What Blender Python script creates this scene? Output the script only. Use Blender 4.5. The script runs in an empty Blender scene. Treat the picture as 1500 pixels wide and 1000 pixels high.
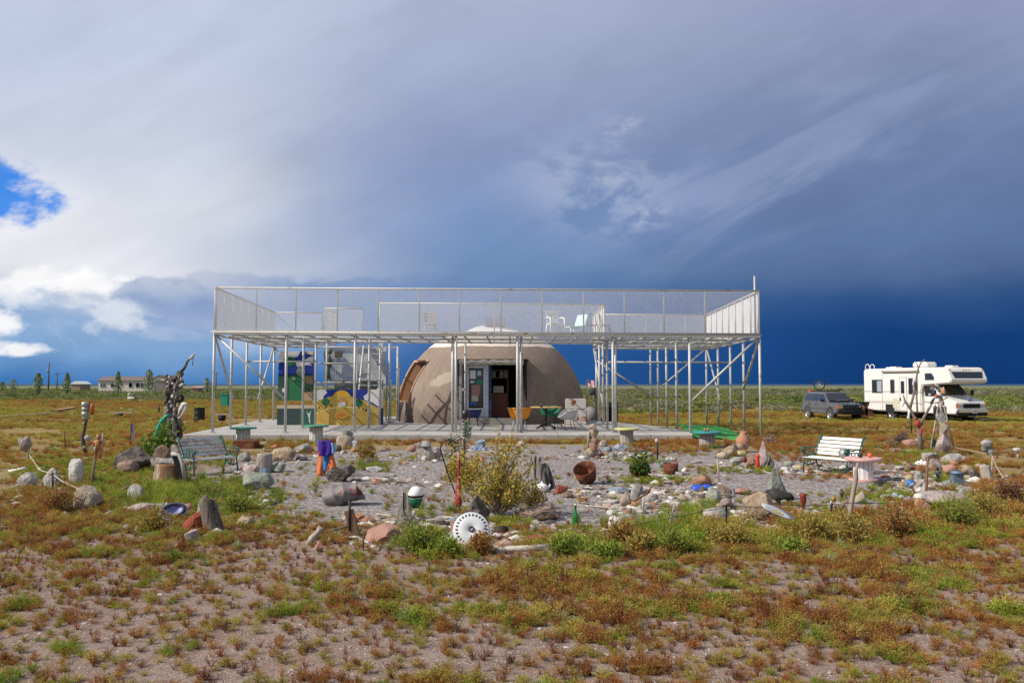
import bpy, bmesh, math, random
import numpy as np
from mathutils import Vector, Matrix, noise as mnoise, Euler

# ------------------------------------------------------------------ camera, sky, sun, exposure
SC = bpy.context.scene
COL = SC.collection
F = 1167.0                    # focal length in photo pixels (1500 wide)
H = 1.85                      # eye height
PITCH = math.atan(62 / F)
cam = bpy.data.cameras.new('camera')
cam.sensor_width = 36; cam.lens = F / 1500 * 36; cam.clip_end = 8000; cam.clip_start = 0.1
camo = bpy.data.objects.new('camera', cam); COL.objects.link(camo)
camo.location = (0, 0, H); camo.rotation_euler = (math.pi / 2 + PITCH, 0, 0)
SC.camera = camo
SC.view_settings.view_transform = 'Standard'; SC.view_settings.look = 'None'
SC.view_settings.exposure = 0.0; SC.view_settings.gamma = 1.0
SC.view_settings.use_curve_mapping = False
SC.cycles.max_bounces = 6; SC.cycles.transparent_max_bounces = 24
SC.cycles.use_denoising = False; SC.cycles.use_adaptive_sampling = False

SUN_AZ = math.radians(-108)   # direction towards the sun, measured from +Y towards +X
SUN_EL = math.radians(41)
sd = Vector((math.sin(SUN_AZ) * math.cos(SUN_EL), math.cos(SUN_AZ) * math.cos(SUN_EL), math.sin(SUN_EL)))
sl = bpy.data.lights.new('sun', 'SUN'); sl.energy = 5.0; sl.angle = math.radians(0.53); sl.color = (1.0, 0.93, 0.82)
so = bpy.data.objects.new('sun', sl); COL.objects.link(so)
so.rotation_euler = sd.to_track_quat('Z', 'Y').to_euler()


def S(r, g, b):
    f = lambda c: (c / 255 / 12.92) if c / 255 <= .04045 else ((c / 255 + .055) / 1.055) ** 2.4
    return (f(r), f(g), f(b), 1.0)


class NT:
    """small helper for node expressions"""
    def __init__(s, tree): s.t = tree; s.n = tree.nodes; s.l = tree.links
    def new(s, typ, **kw):
        n = s.n.new(typ)
        for k, v in kw.items(): setattr(n, k, v)
        return n
    def put(s, sock, v):
        if isinstance(v, bpy.types.NodeSocket): s.l.new(v, sock)
        elif v is not None: sock.default_value = v
    def m(s, op, a, b=None, c=None):
        n = s.new('ShaderNodeMath', operation=op)
        for i, v in enumerate((a, b, c)): s.put(n.inputs[i], v)
        return n.outputs[0]
    def add(s, a, b): return s.m('ADD', a, b)
    def sub(s, a, b): return s.m('SUBTRACT', a, b)
    def mul(s, a, b): return s.m('MULTIPLY', a, b)
    def sm(s, v, a, b, lo=0., hi=1.):
        n = s.new('ShaderNodeMapRange', interpolation_type='SMOOTHSTEP')
        s.put(n.inputs[0], v); n.inputs[1].default_value = a; n.inputs[2].default_value = b
        n.inputs[3].default_value = lo; n.inputs[4].default_value = hi
        if a > b:
            n.inputs[1].default_value = b; n.inputs[2].default_value = a
            n.inputs[3].default_value = hi; n.inputs[4].default_value = lo
        return n.outputs[0]
    def mix(s, f, a, b):
        n = s.new('ShaderNodeMix', data_type='RGBA')
        s.put(n.inputs[0], f); s.put(n.inputs[6], a); s.put(n.inputs[7], b)
        return n.outputs[2]
    def ramp(s, f, stops, interp='LINEAR'):
        n = s.new('ShaderNodeValToRGB'); s.put(n.inputs[0], f)
        cr = n.color_ramp; cr.interpolation = interp
        while len(cr.elements) < len(stops): cr.elements.new(0.5)
        for e, (p, c) in zip(cr.elements, stops): e.position = p
        for e, (p, c) in zip(cr.elements, stops): e.color = c
        return n.outputs[0]
    def xyz(s, x, y, z=0.):
        n = s.new('ShaderNodeCombineXYZ')
        for i, v in enumerate((x, y, z)): s.put(n.inputs[i], v)
        return n.outputs[0]
    def noise(s, vec, scale=1., detail=5., rough=.55, dist=0.):
        n = s.new('ShaderNodeTexNoise'); s.put(n.inputs['Vector'], vec)
        n.inputs['Scale'].default_value = scale; n.inputs['Detail'].default_value = detail
        n.inputs['Roughness'].default_value = rough; n.inputs['Distortion'].default_value = dist
        return n.outputs[0]


def make_world():
    w = bpy.data.worlds.new('World'); SC.world = w; w.use_nodes = True
    w.node_tree.nodes.clear(); T = NT(w.node_tree)
    out = T.new('ShaderNodeOutputWorld'); bg = T.new('ShaderNodeBackground'); bg.inputs[1].default_value = 0.1
    T.l.new(bg.outputs[0], out.inputs[0])
    tc = T.new('ShaderNodeTexCoord'); sp = T.new('ShaderNodeSeparateXYZ'); T.l.new(tc.outputs['Generated'], sp.inputs[0])
    x, y, z = sp.outputs
    yc = T.m('MAXIMUM', y, 0.32)
    P = T.m('DIVIDE', x, yc)                     # tangent of azimuth from north (+Y)
    Q = T.m('DIVIDE', z, yc)                     # tangent of elevation
    px = lambda v: (v - 750) / F
    py = lambda v: (562 - v) / F
    vec = T.xyz(P, Q, 0.)
    n_big = T.noise(T.xyz(T.mul(P, 2.2), T.mul(Q, 4.0), 3.1), 1, 3, .5)
    n_med = T.noise(T.xyz(T.mul(P, 7.), T.mul(Q, 13.0), 1.7), 1, 5, .58, .3)
    n_fin = T.noise(T.xyz(T.mul(P, 20.), T.mul(Q, 30.0), 0.4), 1, 5, .62, .2)
    rot = T.xyz(T.add(T.mul(P, 2.6), T.mul(Q, 3.4)), T.sub(T.mul(Q, 17.), T.mul(P, 9.)), 6.2)
    n_str = T.noise(rot, 1, 5, .55, .5)          # slanting streaks
    c0 = lambda n, k: T.mul(T.sub(n, .5), k)
    Qd = T.add(Q, T.add(c0(n_big, .10), c0(n_med, .03)))
    Pd = T.add(P, T.add(c0(n_big, .40), c0(n_med, .10)))
    fac = T.m('DIVIDE', Qd, .75)
    r = lambda *st: T.ramp(fac, [(max(0, (562 - a) / F / .75), S(*c)) for a, c in st])
    right = r((562, (17, 58, 114)), (490, (20, 62, 120)), (440, (44, 82, 134)), (395, (82, 106, 150)), (330, (96, 120, 164)),
              (200, (110, 130, 168)), (60, (134, 148, 180)), (-60, (152, 160, 194)), (-260, (150, 158, 184)))
    mid = r((562, (38, 88, 152)), (500, (46, 96, 160)), (440, (82, 120, 172)), (400, (112, 142, 186)), (330, (118, 146, 192)),
            (200, (140, 156, 192)), (60, (164, 177, 205)), (-60, (174, 184, 210)), (-260, (150, 160, 186)))
    left = r((562, (66, 124, 188)), (520, (128, 168, 212)), (470, (146, 176, 214)), (430, (188, 202, 224)), (395, (214, 218, 228)),
             (300, (218, 222, 232)), (220, (202, 209, 226)), (60, (192, 202, 225)), (-60, (194, 203, 226)), (-260, (170, 178, 200)))
    t1 = T.sm(Pd, px(230), px(720)); t2 = T.sm(Pd, px(640), px(1330))
    col = T.mix(t1, left, mid); col = T.mix(t2, col, right)
    # pale veil sweeping down from the upper left
    d = T.sub(py(215), T.add(Qd, T.mul(T.sub(P, px(0)), .62)))       # >0 below the slanting edge
    veil = T.mul(T.sm(d, -.05, .10), T.sm(Qd, py(440), py(385)))
    veil = T.mul(veil, T.sm(Pd, px(720), px(150)))
    col = T.mix(T.mul(veil, .85), col, S(238, 240, 245))
    low = T.mul(T.sm(T.add(n_med, T.mul(n_big, .3)), .56, .74), T.mul(T.sm(Q, py(545), py(500)), T.sm(Q, py(405), py(450))))
    low = T.mul(low, T.sm(P, px(620), px(200)))
    col = T.mix(T.mul(low, .7), col, S(196, 208, 230))
    # low dark cloud band, torn upper edge
    band = T.mul(T.sm(T.add(Q, T.add(c0(n_med, .055), c0(n_fin, .03))), py(402), py(414)), T.sm(Q, py(520), py(440)))
    band = T.mul(band, T.mul(T.sm(Pd, px(90), px(240)), T.sm(Pd, px(950), px(600))))
    band = T.mul(band, T.add(.35, T.mul(T.sm(T.add(T.mul(n_med, .7), T.mul(n_fin, .3)), .36, .60), .75)))
    col = T.mix(T.mul(band, .72), col, S(114, 142, 188))
    # white cumulus on the left, low
    def puff(col, cx, cy, rx, ry, thr, c, k=1.):
        dx = T.m('DIVIDE', T.sub(P, px(cx)), rx / F); dy = T.m('DIVIDE', T.sub(Q, py(cy)), ry / F)
        r2 = T.add(T.mul(dx, dx), T.mul(dy, dy))
        v = T.add(T.sub(1., r2), T.add(c0(n_med, 2.2), c0(n_fin, 2.0)))
        return T.mix(T.mul(T.sm(v, thr, thr + .7), k), col, S(*c))
    col = puff(col, 60, 412, 170, 34, .25, (252, 252, 253), .95)
    col = puff(col, 165, 465, 75, 36, .25, (220, 227, 238), .85)
    col = puff(col, 70, 440, 120, 22, .3, (226, 231, 240), .8)
    col = puff(col, -10, 470, 55, 26, .2, (250, 250, 252), .95)
    col = puff(col, 20, 512, 95, 15, .2, (250, 250, 252), .95)
    # clear gap, upper left: the Nishita sky shows through
    sky = T.new('ShaderNodeTexSky', sky_type='NISHITA'); sky.sun_disc = False
    sky.sun_elevation = SUN_EL; sky.sun_rotation = SUN_AZ; sky.altitude = 2300; sky.air_density = 1.0; sky.dust_density = .3
    clr = T.mix(.42, S(20, 118, 226), T.mix(.9, sky.outputs[0], T.mul(.1, 1.)))
    vm = T.new('ShaderNodeVectorMath', operation='MULTIPLY'); T.l.new(sky.outputs[0], vm.inputs[0]); vm.inputs[1].default_value = (.045, .085, .16)
    clr = T.mix(.5, S(52, 136, 224), vm.outputs[0])
    g = T.sub(1., T.add(T.m('DIVIDE', T.sub(P, px(-80)), 250 / F),
                        T.m('DIVIDE', T.m('ABSOLUTE', T.add(T.sub(Q, py(284)), T.mul(T.sub(P, px(0)), .30))), 92 / F)))
    gap = T.sm(T.add(g, T.add(c0(n_med, 1.8), c0(n_fin, 1.3))), .02, .52)
    col = T.mix(gap, col, clr)
    # lighter wisps and streaks in the grey deck
    def glow(cx, cy, rx, ry, slope=0.):
        dx = T.m('DIVIDE', T.sub(P, px(cx)), rx / F)
        dy = T.m('DIVIDE', T.sub(T.sub(Q, py(cy)), T.mul(T.sub(P, px(cx)), slope)), ry / F)
        return T.m('EXPONENT', T.mul(T.add(T.mul(dx, dx), T.mul(dy, dy)), -1.))
    w1 = T.mul(glow(875, 268, 105, 62), T.sm(T.add(T.mul(n_med, .7), T.mul(n_fin, .3)), .44, .56))
    w2 = T.mul(glow(1130, 290, 190, 45, .45), T.sm(n_str, .42, .66))
    w3 = T.mul(glow(1150, 180, 330, 110, .3), T.sm(n_str, .46, .72))
    w4 = T.mul(glow(940, 320, 40, 16, .2), T.sm(n_fin, .42, .6))
    w5 = T.mul(glow(915, 182, 34, 18, .3), T.sm(n_fin, .42, .6))
    wis = T.add(T.add(T.mul(w1, .62), T.mul(w2, .36)), T.add(T.mul(w3, .16), T.add(T.mul(w4, .6), T.mul(w5, .55))))
    col = T.mix(wis, col, S(182, 192, 216))
    # cloud shelf over the rain curtain, right
    sh = T.mul(T.sm(T.add(Q, T.add(T.mul(P, -.16), T.add(c0(n_med, .06), c0(n_fin, .03)))), py(468), py(452)), T.sm(Q, py(352), py(410)))
    sh = T.mul(sh, T.sm(P, px(1120), px(1300)))
    col = T.mix(T.mul(sh, .6), col, S(106, 122, 164))
    # soft mottling
    mot = T.new('ShaderNodeMix', data_type='RGBA', blend_type='MULTIPLY'); mot.inputs[0].default_value = 1.
    T.l.new(col, mot.inputs[6])
    gv = T.add(1., T.add(c0(n_str, .22), T.add(c0(n_med, .20), c0(n_fin, .05))))
    cc = T.new('ShaderNodeCombineColor'); [T.l.new(gv, cc.inputs[i]) for i in range(3)]
    T.l.new(cc.outputs[0], mot.inputs[7]); col = mot.outputs[2]
    # behind the viewer the cloud is broken and brighter
    back = T.sm(y, .30, -.25)
    bc = T.mix(T.sm(n_big, .4, .6), S(128, 150, 184), S(200, 203, 208))
    col = T.mix(back, col, bc)
    # x10: the Background strength is 0.1
    mu = T.new('ShaderNodeVectorMath', operation='SCALE'); T.l.new(col, mu.inputs[0]); mu.inputs['Scale'].default_value = 10.
    T.l.new(mu.outputs[0], bg.inputs[0])


make_world()

# ------------------------------------------------------------------ geometry helpers
RND = random.Random(7)


def gz(x, y):
    """height of the ground"""
    t = min(1, max(0, (y - 33) / 12)); d = -.35 * t * t * (3 - 2 * t)
    n = .035 * mnoise.noise(Vector((x * .35, y * .35, 0))) if 1 < y < 25 else 0
    if 1 < y < 25: n *= min(1, (25 - y) / 2)
    return d + n


def ray(px, py):
    a, b = (px - 750) / F, (500 - py) / F
    c, s = math.cos(PITCH), math.sin(PITCH)
    return Vector((a, c - b * s, s + b * c))


def G(px, py, z=None):
    """ground point seen at a pixel of the photograph"""
    d = ray(px, py); zz = 0. if z is None else z
    for _ in range(4):
        t = (zz - H) / d.z
        if z is None: zz = gz(d.x * t, d.y * t)
    return Vector((d.x * t, d.y * t, zz))


def A(px, py, Y):
    d = ray(px, py); t = Y / d.y
    return Vector((d.x * t, Y, H + d.z * t))


class MB:
    def __init__(s): s.v = []; s.f = []; s.mi = []; s.sm = []; s.M = Matrix.Identity(4)
    def add(s, vs, fs, mi=0, sm=False):
        o = len(s.v); M = s.M
        s.v += [M @ Vector(v) for v in vs]
        for f in fs: s.f.append([i + o for i in f]); s.mi.append(mi); s.sm.append(sm)
        return s
    def box(s, c, d, mi=0, R=None):
        a, b, e = d[0] / 2, d[1] / 2, d[2] / 2
        vs = [Vector((x, y, z)) for z in (-e, e) for y in (-b, b) for x in (-a, a)]
        if R is not None:
            if not isinstance(R, Matrix): R = Euler(R).to_matrix()
            vs = [R @ v for v in vs]
        vs = [v + Vector(c) for v in vs]
        return s.add(vs, [(0, 2, 3, 1), (4, 5, 7, 6), (0, 1, 5, 4), (2, 6, 7, 3), (0, 4, 6, 2), (1, 3, 7, 5)], mi)
    def tube(s, pts, r, n=8, mi=0, sm=True, caps=True):
        pts = [Vector(p) for p in pts]; k = len(pts)
        rs = r if isinstance(r, (list, tuple)) else [r] * k
        vs = []; fs = []; prev = None
        for i, p in enumerate(pts):
            t = (pts[min(i + 1, k - 1)] - pts[max(i - 1, 0)])
            t = t.normalized() if t.length > 1e-9 else Vector((0, 0, 1))
            if prev is None: u = t.orthogonal().normalized()
            else:
                u = prev - t * prev.dot(t)
                u = u.normalized() if u.length > 1e-6 else t.orthogonal().normalized()
            prev = u; w = t.cross(u)
            for j in range(n):
                a = 2 * math.pi * j / n
                vs.append(p + (u * math.cos(a) + w * math.sin(a)) * rs[i])
        for i in range(k - 1):
            for j in range(n):
                fs.append((i * n + j, i * n + (j + 1) % n, (i + 1) * n + (j + 1) % n, (i + 1) * n + j))
        s.add(vs, fs, mi, sm)
        if caps: s.add(vs[:n], [list(range(n))[::-1]], mi); s.add(vs[-n:], [list(range(n))], mi)
        return s
    def lathe(s, prof, n=24, c=(0, 0, 0), mi=0, sm=True, R=None):
        vs = []; fs = []; k = len(prof); c = Vector(c)
        if R is not None and not isinstance(R, Matrix): R = Euler(R).to_matrix()
        for r, z in prof:
            for j in range(n):
                a = 2 * math.pi * j / n; q = Vector((max(r, 1e-4) * math.cos(a), max(r, 1e-4) * math.sin(a), z))
                vs.append((R @ q if R is not None else q) + c)
        for i in range(k - 1):
            for j in range(n):
                fs.append((i * n + j, i * n + (j + 1) % n, (i + 1) * n + (j + 1) % n, (i + 1) * n + j))
        return s.add(vs, fs, mi, sm)
    def prism(s, poly, y0, y1, mi=0, axis='y'):
        """polygon in (x,z) extruded along y (axis 'y'), or in (x,y) extruded along z (axis 'z')"""
        n = len(poly)
        q = (lambda p, d: (p[0], d, p[1])) if axis == 'y' else (lambda p, d: (p[0], p[1], d))
        vs = [q(p, y0) for p in poly] + [q(p, y1) for p in poly]
        fs = [list(range(n)), list(range(2 * n - 1, n - 1, -1))]
        fs += [(i, i + n, (i + 1) % n + n, (i + 1) % n) for i in range(n)]
        return s.add(vs, fs, mi)
    def ell(s, c, r, n=14, m=9, mi=0, R=None):
        prof = [(math.sin(math.pi * i / m), -math.cos(math.pi * i / m)) for i in range(m + 1)]
        o = s.M.copy()
        RR = Matrix.Identity(4) if R is None else Euler(R).to_matrix().to_4x4()
        s.M = o @ Matrix.Translation(Vector(c)) @ RR @ Matrix.Diagonal((r[0], r[1], r[2], 1))
        s.lathe(prof, n, mi=mi); s.M = o
        return s


def build(mb, name, mats, parent=None, loc=None, rz=0., bevel=0., segs=2, fixn=True):
    me = bpy.data.meshes.new(name)
    me.from_pydata([tuple(v) for v in mb.v], [], mb.f)
    if not isinstance(mats, (list, tuple)): mats = [mats]
    for m in mats: me.materials.append(m)
    me.polygons.foreach_set('material_index', mb.mi); me.polygons.foreach_set('use_smooth', mb.sm)
    if fixn or bevel:
        bm = bmesh.new(); bm.from_mesh(me)
        bmesh.ops.remove_doubles(bm, verts=bm.verts, dist=1e-5)
        bmesh.ops.recalc_face_normals(bm, faces=bm.faces)
        if bevel:
            ed = [e for e in bm.edges if len(e.link_faces) == 2 and e.calc_face_angle(0) > .6]
            bmesh.ops.bevel(bm, geom=ed, offset=bevel, segments=segs, affect='EDGES', clamp_overlap=True)
        bm.to_mesh(me); bm.free()
    me.update()
    o = bpy.data.objects.new(name, me); COL.objects.link(o)
    if parent is not None: o.parent = parent
    if loc is not None: o.location = loc
    o.rotation_euler = (0, 0, rz)
    return o


def tag(o, label=None, cat=None, group=None, kind=None):
    if label: o['label'] = label
    if cat: o['category'] = cat
    if group: o['group'] = group
    if kind: o['kind'] = kind
    return o


def thing(name, label, cat, loc=(0, 0, 0), rz=0., group=None):
    o = bpy.data.objects.new(name, None); COL.objects.link(o)
    o.empty_display_size = .2
    o.location = loc; o.rotation_euler = (0, 0, rz)
    return tag(o, label, cat, group)


def copy_tree(o, parent=None):
    c = o.copy(); COL.objects.link(c)
    if parent is not None: c.parent = parent; c.matrix_parent_inverse = o.matrix_parent_inverse
    for ch in o.children: copy_tree(ch, c)
    return c


# ------------------------------------------------------------------ materials
_M = {}


def mat(name, col, rough=.7, metal=0., var=.18, vs=6., bump=0., bs=40., col2=None, c2t=(.52, .62), c2s=3., spec=.4, coat=0., trans=0., grain=0.):
    if name in _M: return _M[name]
    m = bpy.data.materials.new(name); m.use_nodes = True; T = NT(m.node_tree)
    b = m.node_tree.nodes['Principled BSDF']
    tc = T.new('ShaderNodeTexCoord'); co = tc.outputs['Object']
    oi = T.new('ShaderNodeObjectInfo')
    va = T.new('ShaderNodeVectorMath', operation='ADD'); T.l.new(co, va.inputs[0])
    rv = T.mul(oi.outputs['Random'], 37.); T.l.new(T.xyz(rv, rv, rv), va.inputs[1]); co = va.outputs[0]
    if grain:
        vg = T.new('ShaderNodeVectorMath', operation='MULTIPLY'); T.l.new(co, vg.inputs[0]); vg.inputs[1].default_value = (1, 1, grain); co = vg.outputs[0]
    c = tuple(col) + (1.,) if len(col) == 3 else col
    base = c
    if col2 is not None:
        base = T.mix(T.sm(T.noise(co, c2s, 6, .62), c2t[0], c2t[1]), c, tuple(col2) + (1.,))
    if var:
        n1 = T.noise(co, vs, 5, .6)
        g = T.add(1 - var, T.mul(n1, 2 * var))
        g = T.mul(g, T.add(1 - var * .5, T.mul(T.noise(co, vs * 7, 3, .6), var)))
        vm = T.new('ShaderNodeVectorMath', operation='SCALE'); T.put(vm.inputs[0], base if isinstance(base, bpy.types.NodeSocket) else c[:3])
        T.l.new(g, vm.inputs['Scale']); base = vm.outputs[0]
    T.put(b.inputs['Base Color'], base)
    b.inputs['Roughness'].default_value = rough; b.inputs['Metallic'].default_value = metal
    b.inputs['Specular IOR Level'].default_value = spec
    if coat: b.inputs['Coat Weight'].default_value = coat; b.inputs['Coat Roughness'].default_value = .08
    if trans: b.inputs['Transmission Weight'].default_value = trans
    if bump:
        bn = T.new('ShaderNodeBump'); bn.inputs['Strength'].default_value = min(1, bump); bn.inputs['Distance'].default_value = .03 if name[:5] == 'stone' else .02
        T.l.new(T.noise(co, bs, 6, .65), bn.inputs['Height']); T.l.new(bn.outputs[0], b.inputs['Normal'])
    _M[name] = m
    return m


def rockmat(key):
    pal = {'grey': ((.30, .28, .255), (.40, .38, .35)), 'dark': ((.105, .09, .08), (.19, .16, .14)), 'tan': ((.46, .36, .255), (.34, .24, .16)),
           'pink': ((.46, .26, .20), (.36, .20, .16)), 'red': ((.33, .085, .045), (.25, .07, .05)), 'white': ((.62, .61, .58), (.45, .43, .40)),
           'brown': ((.20, .13, .095), (.30, .22, .17)), 'green': ((.24, .26, .205), (.33, .34, .29)), 'beige': ((.44, .37, .285), (.34, .27, .21)),
           'orange': ((.50, .24, .12), (.40, .24, .16)), 'mauve': ((.33, .255, .235), (.42, .35, .32)), 'yellow': ((.52, .44, .20), (.42, .34, .2)),
           'blue': ((.20, .24, .30), (.30, .33, .37)), 'black': ((.035, .033, .032), (.07, .065, .06))}
    a, b = pal[key]
    return mat('stone_' + key, tuple(.9 * q for q in a), .9, var=.42, vs=11, bump=1., bs=20, col2=b, c2s=6, c2t=(.42, .58), spec=.2)


M = dict(
    white_metal=mat('painted_steel', (.47, .47, .46), .5, .2, .14, 4, .05, 60, col2=(.27, .17, .10), c2s=5, c2t=(.58, .70)),
    galv=mat('galvanised_steel', (.48, .49, .50), .5, .35, .12, 5),
    white_paint=mat('white_paint', (.80, .79, .76), .45, 0, .05, 3),
    black=mat('black_rubber', (.018, .018, .02), .8, 0, .2, 10),
    blackmetal=mat('black_metal', (.025, .024, .024), .5, .4, .3, 8, col2=(.09, .045, .025), c2t=(.55, .7)),
    rust=mat('rusty_steel', (.15, .045, .025), .85, .25, .35, 9, .4, 30, col2=(.26, .11, .05), c2s=6),
    rustgrey=mat('rusty_grey_steel', (.20, .18, .18), .65, .3, .35, 7, .5, 26, col2=(.20, .055, .04), c2s=4, c2t=(.54, .62)),
    chrome=mat('chrome', (.72, .72, .73), .18, 1., .05, 4),
    glass=mat('dark_glass', (.020, .024, .030), .06, 0, .1, 2, spec=.8),
    wood=mat('weathered_wood', (.20, .16, .13), .9, 0, .4, 14, 1., 34, col2=(.055, .042, .034), c2s=14, c2t=(.48, .6), grain=.12),
    driftwood=mat('driftwood', (.42, .37, .315), .9, 0, .35, 14, .9, 34, col2=(.17, .13, .10), c2s=14, c2t=(.5, .64), grain=.15),
    brownwood=mat('brown_wood', (.13, .075, .045), .85, 0, .3, 9, .5, 26),
    plywood=mat('plywood', (.48, .33, .16), .75, 0, .15, 5),
    green_iron=mat('green_cast_iron', (.02, .115, .075), .5, .1, .25, 12, col2=(.035, .05, .035)),
    concrete=None,
)
# ------------------------------------------------------------------ ground
def ground_material():
    m = bpy.data.materials.new('ground'); m.use_nodes = True; T = NT(m.node_tree)
    b = m.node_tree.nodes['Principled BSDF']; b.inputs['Roughness'].default_value = .95; b.inputs['Specular IOR Level'].default_value = .12
    tc = T.new('ShaderNodeTexCoord'); co = tc.outputs['Object']
    sp = T.new('ShaderNodeSeparateXYZ'); T.l.new(co, sp.inputs[0]); x, y, _ = sp.outputs
    flat = T.xyz(x, y, 0.)
    n1 = T.noise(flat, .45, 5, .6); n2 = T.noise(flat, 2.2, 6, .62); n3 = T.noise(flat, 11., 5, .6); n4 = T.noise(flat, 60., 4, .6)
    nf = T.noise(flat, .06, 5, .6)
    vo = T.new('ShaderNodeTexVoronoi'); T.l.new(flat, vo.inputs['Vector']); vo.inputs['Scale'].default_value = 62
    vs = T.new('ShaderNodeSeparateColor'); T.l.new(vo.outputs['Color'], vs.inputs[0])
    vo2 = T.new('ShaderNodeTexVoronoi'); T.l.new(flat, vo2.inputs['Vector']); vo2.inputs['Scale'].default_value = 150
    vs2 = T.new('ShaderNodeSeparateColor'); T.l.new(vo2.outputs['Color'], vs2.inputs[0])
    dirt = T.mix(T.sm(n2, .35, .68), (.238, .160, .122, 1), (.285, .212, .178, 1))
    dirt = T.mix(T.mul(T.sm(vs.outputs[0], .5, 1.), .42), dirt, (.43, .365, .32, 1))
    dirt = T.mix(T.mul(T.sm(vs2.outputs[1], .55, 1.), .4), dirt, (.13, .09, .08, 1))
    grav = T.mix(vs.outputs[1], (.175, .150, .145, 1), (.34, .305, .29, 1))
    grav = T.mix(T.mul(T.sm(vs2.outputs[0], .3, 1.), .5), grav, (.22, .175, .162, 1))
    # the gravel court, an irregular oval
    dx = T.m('DIVIDE', T.sub(x, .9), 7.6); dy = T.m('DIVIDE', T.sub(y, 17.2), 7.2)
    rr = T.add(T.m('SQRT', T.add(T.mul(dx, dx), T.mul(dy, dy))), T.add(T.mul(T.sub(n1, .5), .5), T.mul(T.sub(n2, .5), .25)))
    vo3 = T.new('ShaderNodeTexVoronoi'); T.l.new(flat, vo3.inputs['Vector']); vo3.inputs['Scale'].default_value = 24
    vs3 = T.new('ShaderNodeSeparateColor'); T.l.new(vo3.outputs['Color'], vs3.inputs[0])
    grav = T.mix(T.mul(T.sm(vs3.outputs[0], .62, .9), .75), grav, (.50, .46, .44, 1))
    grav = T.mix(T.mul(T.sm(vs3.outputs[1], .6, .9), .75), grav, (.10, .085, .08, 1))
    dirt = T.mix(T.mul(T.sm(vs3.outputs[1], .7, .95), .5), dirt, (.12, .085, .072, 1))
    dirt = T.mix(T.mul(T.sm(n3, .55, .75), .4), dirt, (.16, .10, .075, 1))
    court = T.sm(rr, 1.02, .92)
    col = T.mix(court, dirt, grav)
    # plant litter: olive and rust patches beyond the garden
    lit = T.mix(T.sm(n1, .40, .60), (.27, .215, .075, 1), (.25, .155, .06, 1))
    lit = T.mix(T.sm(n2, .45, .75), lit, (.32, .24, .10, 1))
    lit = T.mix(T.mul(T.sm(n3, .5, .8), .5), lit, (.14, .085, .04, 1))
    far = T.sm(T.add(y, T.add(T.mul(T.sub(n1, .5), 10), T.mul(T.sub(n2, .5), 5))), 19., 26.)
    side = T.sm(T.add(T.m('ABSOLUTE', T.sub(x, .9)), T.mul(T.sub(n1, .5), 3.)), 7.5, 9.5)
    side = T.mul(side, T.sm(y, 9., 14.))
    cover = T.m('MAXIMUM', T.mul(far, T.sub(1., court)), T.mul(side, .8))
    cover = T.mul(cover, T.sm(T.add(n2, T.mul(n3, .4)), .38, .66, .55, 1.))
    col = T.mix(cover, col, lit)
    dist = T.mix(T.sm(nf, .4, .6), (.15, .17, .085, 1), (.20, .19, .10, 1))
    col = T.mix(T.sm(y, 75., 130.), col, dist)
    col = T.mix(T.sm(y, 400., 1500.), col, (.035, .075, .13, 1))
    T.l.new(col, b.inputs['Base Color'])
    bn = T.new('ShaderNodeBump'); bn.inputs['Distance'].default_value = .008; bn.inputs['Strength'].default_value = .8
    h = T.add(T.add(T.mul(vo.outputs['Distance'], -.8), T.mul(vo2.outputs['Distance'], -.4)), T.add(T.mul(n3, 1.2), T.mul(n4, .5)))
    T.l.new(h, bn.inputs['Height']); T.l.new(bn.outputs[0], b.inputs['Normal'])
    return m


def make_ground():
    xs = [0]; d = .16
    while xs[-1] < 4500: xs.append(xs[-1] + d); d *= 1.032 if xs[-1] < 30 else 1.16
    X = [-v for v in xs[:0:-1]] + xs
    ys = [-60, -30, -15, -6, -1]; d = .1
    while ys[-1] < 6000: ys.append(ys[-1] + d); d *= 1.014 if ys[-1] < 40 else 1.12
    vs = [(x, y, gz(x, y)) for y in ys for x in X]
    n = len(X)
    fs = [(j * n + i, j * n + i + 1, (j + 1) * n + i + 1, (j + 1) * n + i) for j in range(len(ys) - 1) for i in range(n - 1)]
    mb = MB(); mb.add(vs, fs, 0, True)
    o = build(mb, 'ground', ground_material(), fixn=False); o['kind'] = 'structure'


make_ground()

# ------------------------------------------------------------------ slab
def slab_material():
    m = bpy.data.materials.new('slab_concrete'); m.use_nodes = True; T = NT(m.node_tree)
    b = m.node_tree.nodes['Principled BSDF']; b.inputs['Roughness'].default_value = .9
    tc = T.new('ShaderNodeTexCoord'); co = tc.outputs['Object']
    n = T.noise(co, 1.2, 6, .65); n2 = T.noise(co, 9, 5, .65)
    c = T.mix(T.sm(n, .35, .65), (.35, .33, .305, 1), (.44, .418, .39, 1))
    c = T.mix(T.mul(T.sm(n2, .5, .75), .35), c, (.20, .18, .165, 1))
    br = T.new('ShaderNodeTexBrick'); T.l.new(co, br.inputs['Vector']); br.offset = 0
    br.inputs['Scale'].default_value = 1; br.inputs['Brick Width'].default_value = 1.5; br.inputs['Row Height'].default_value = 1.5
    br.inputs['Mortar Size'].default_value = .012; br.inputs['Mortar Smooth'].default_value = .3
    c = T.mix(br.outputs['Fac'], c, (.13, .115, .10, 1))
    T.l.new(c, b.inputs['Base Color'])
    bn = T.new('ShaderNodeBump'); bn.inputs['Distance'].default_value = .01; bn.inputs['Strength'].default_value = .5
    T.l.new(T.sub(n2, br.outputs['Fac']), bn.inputs['Height']); T.l.new(bn.outputs[0], b.inputs['Normal'])
    return m


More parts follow.
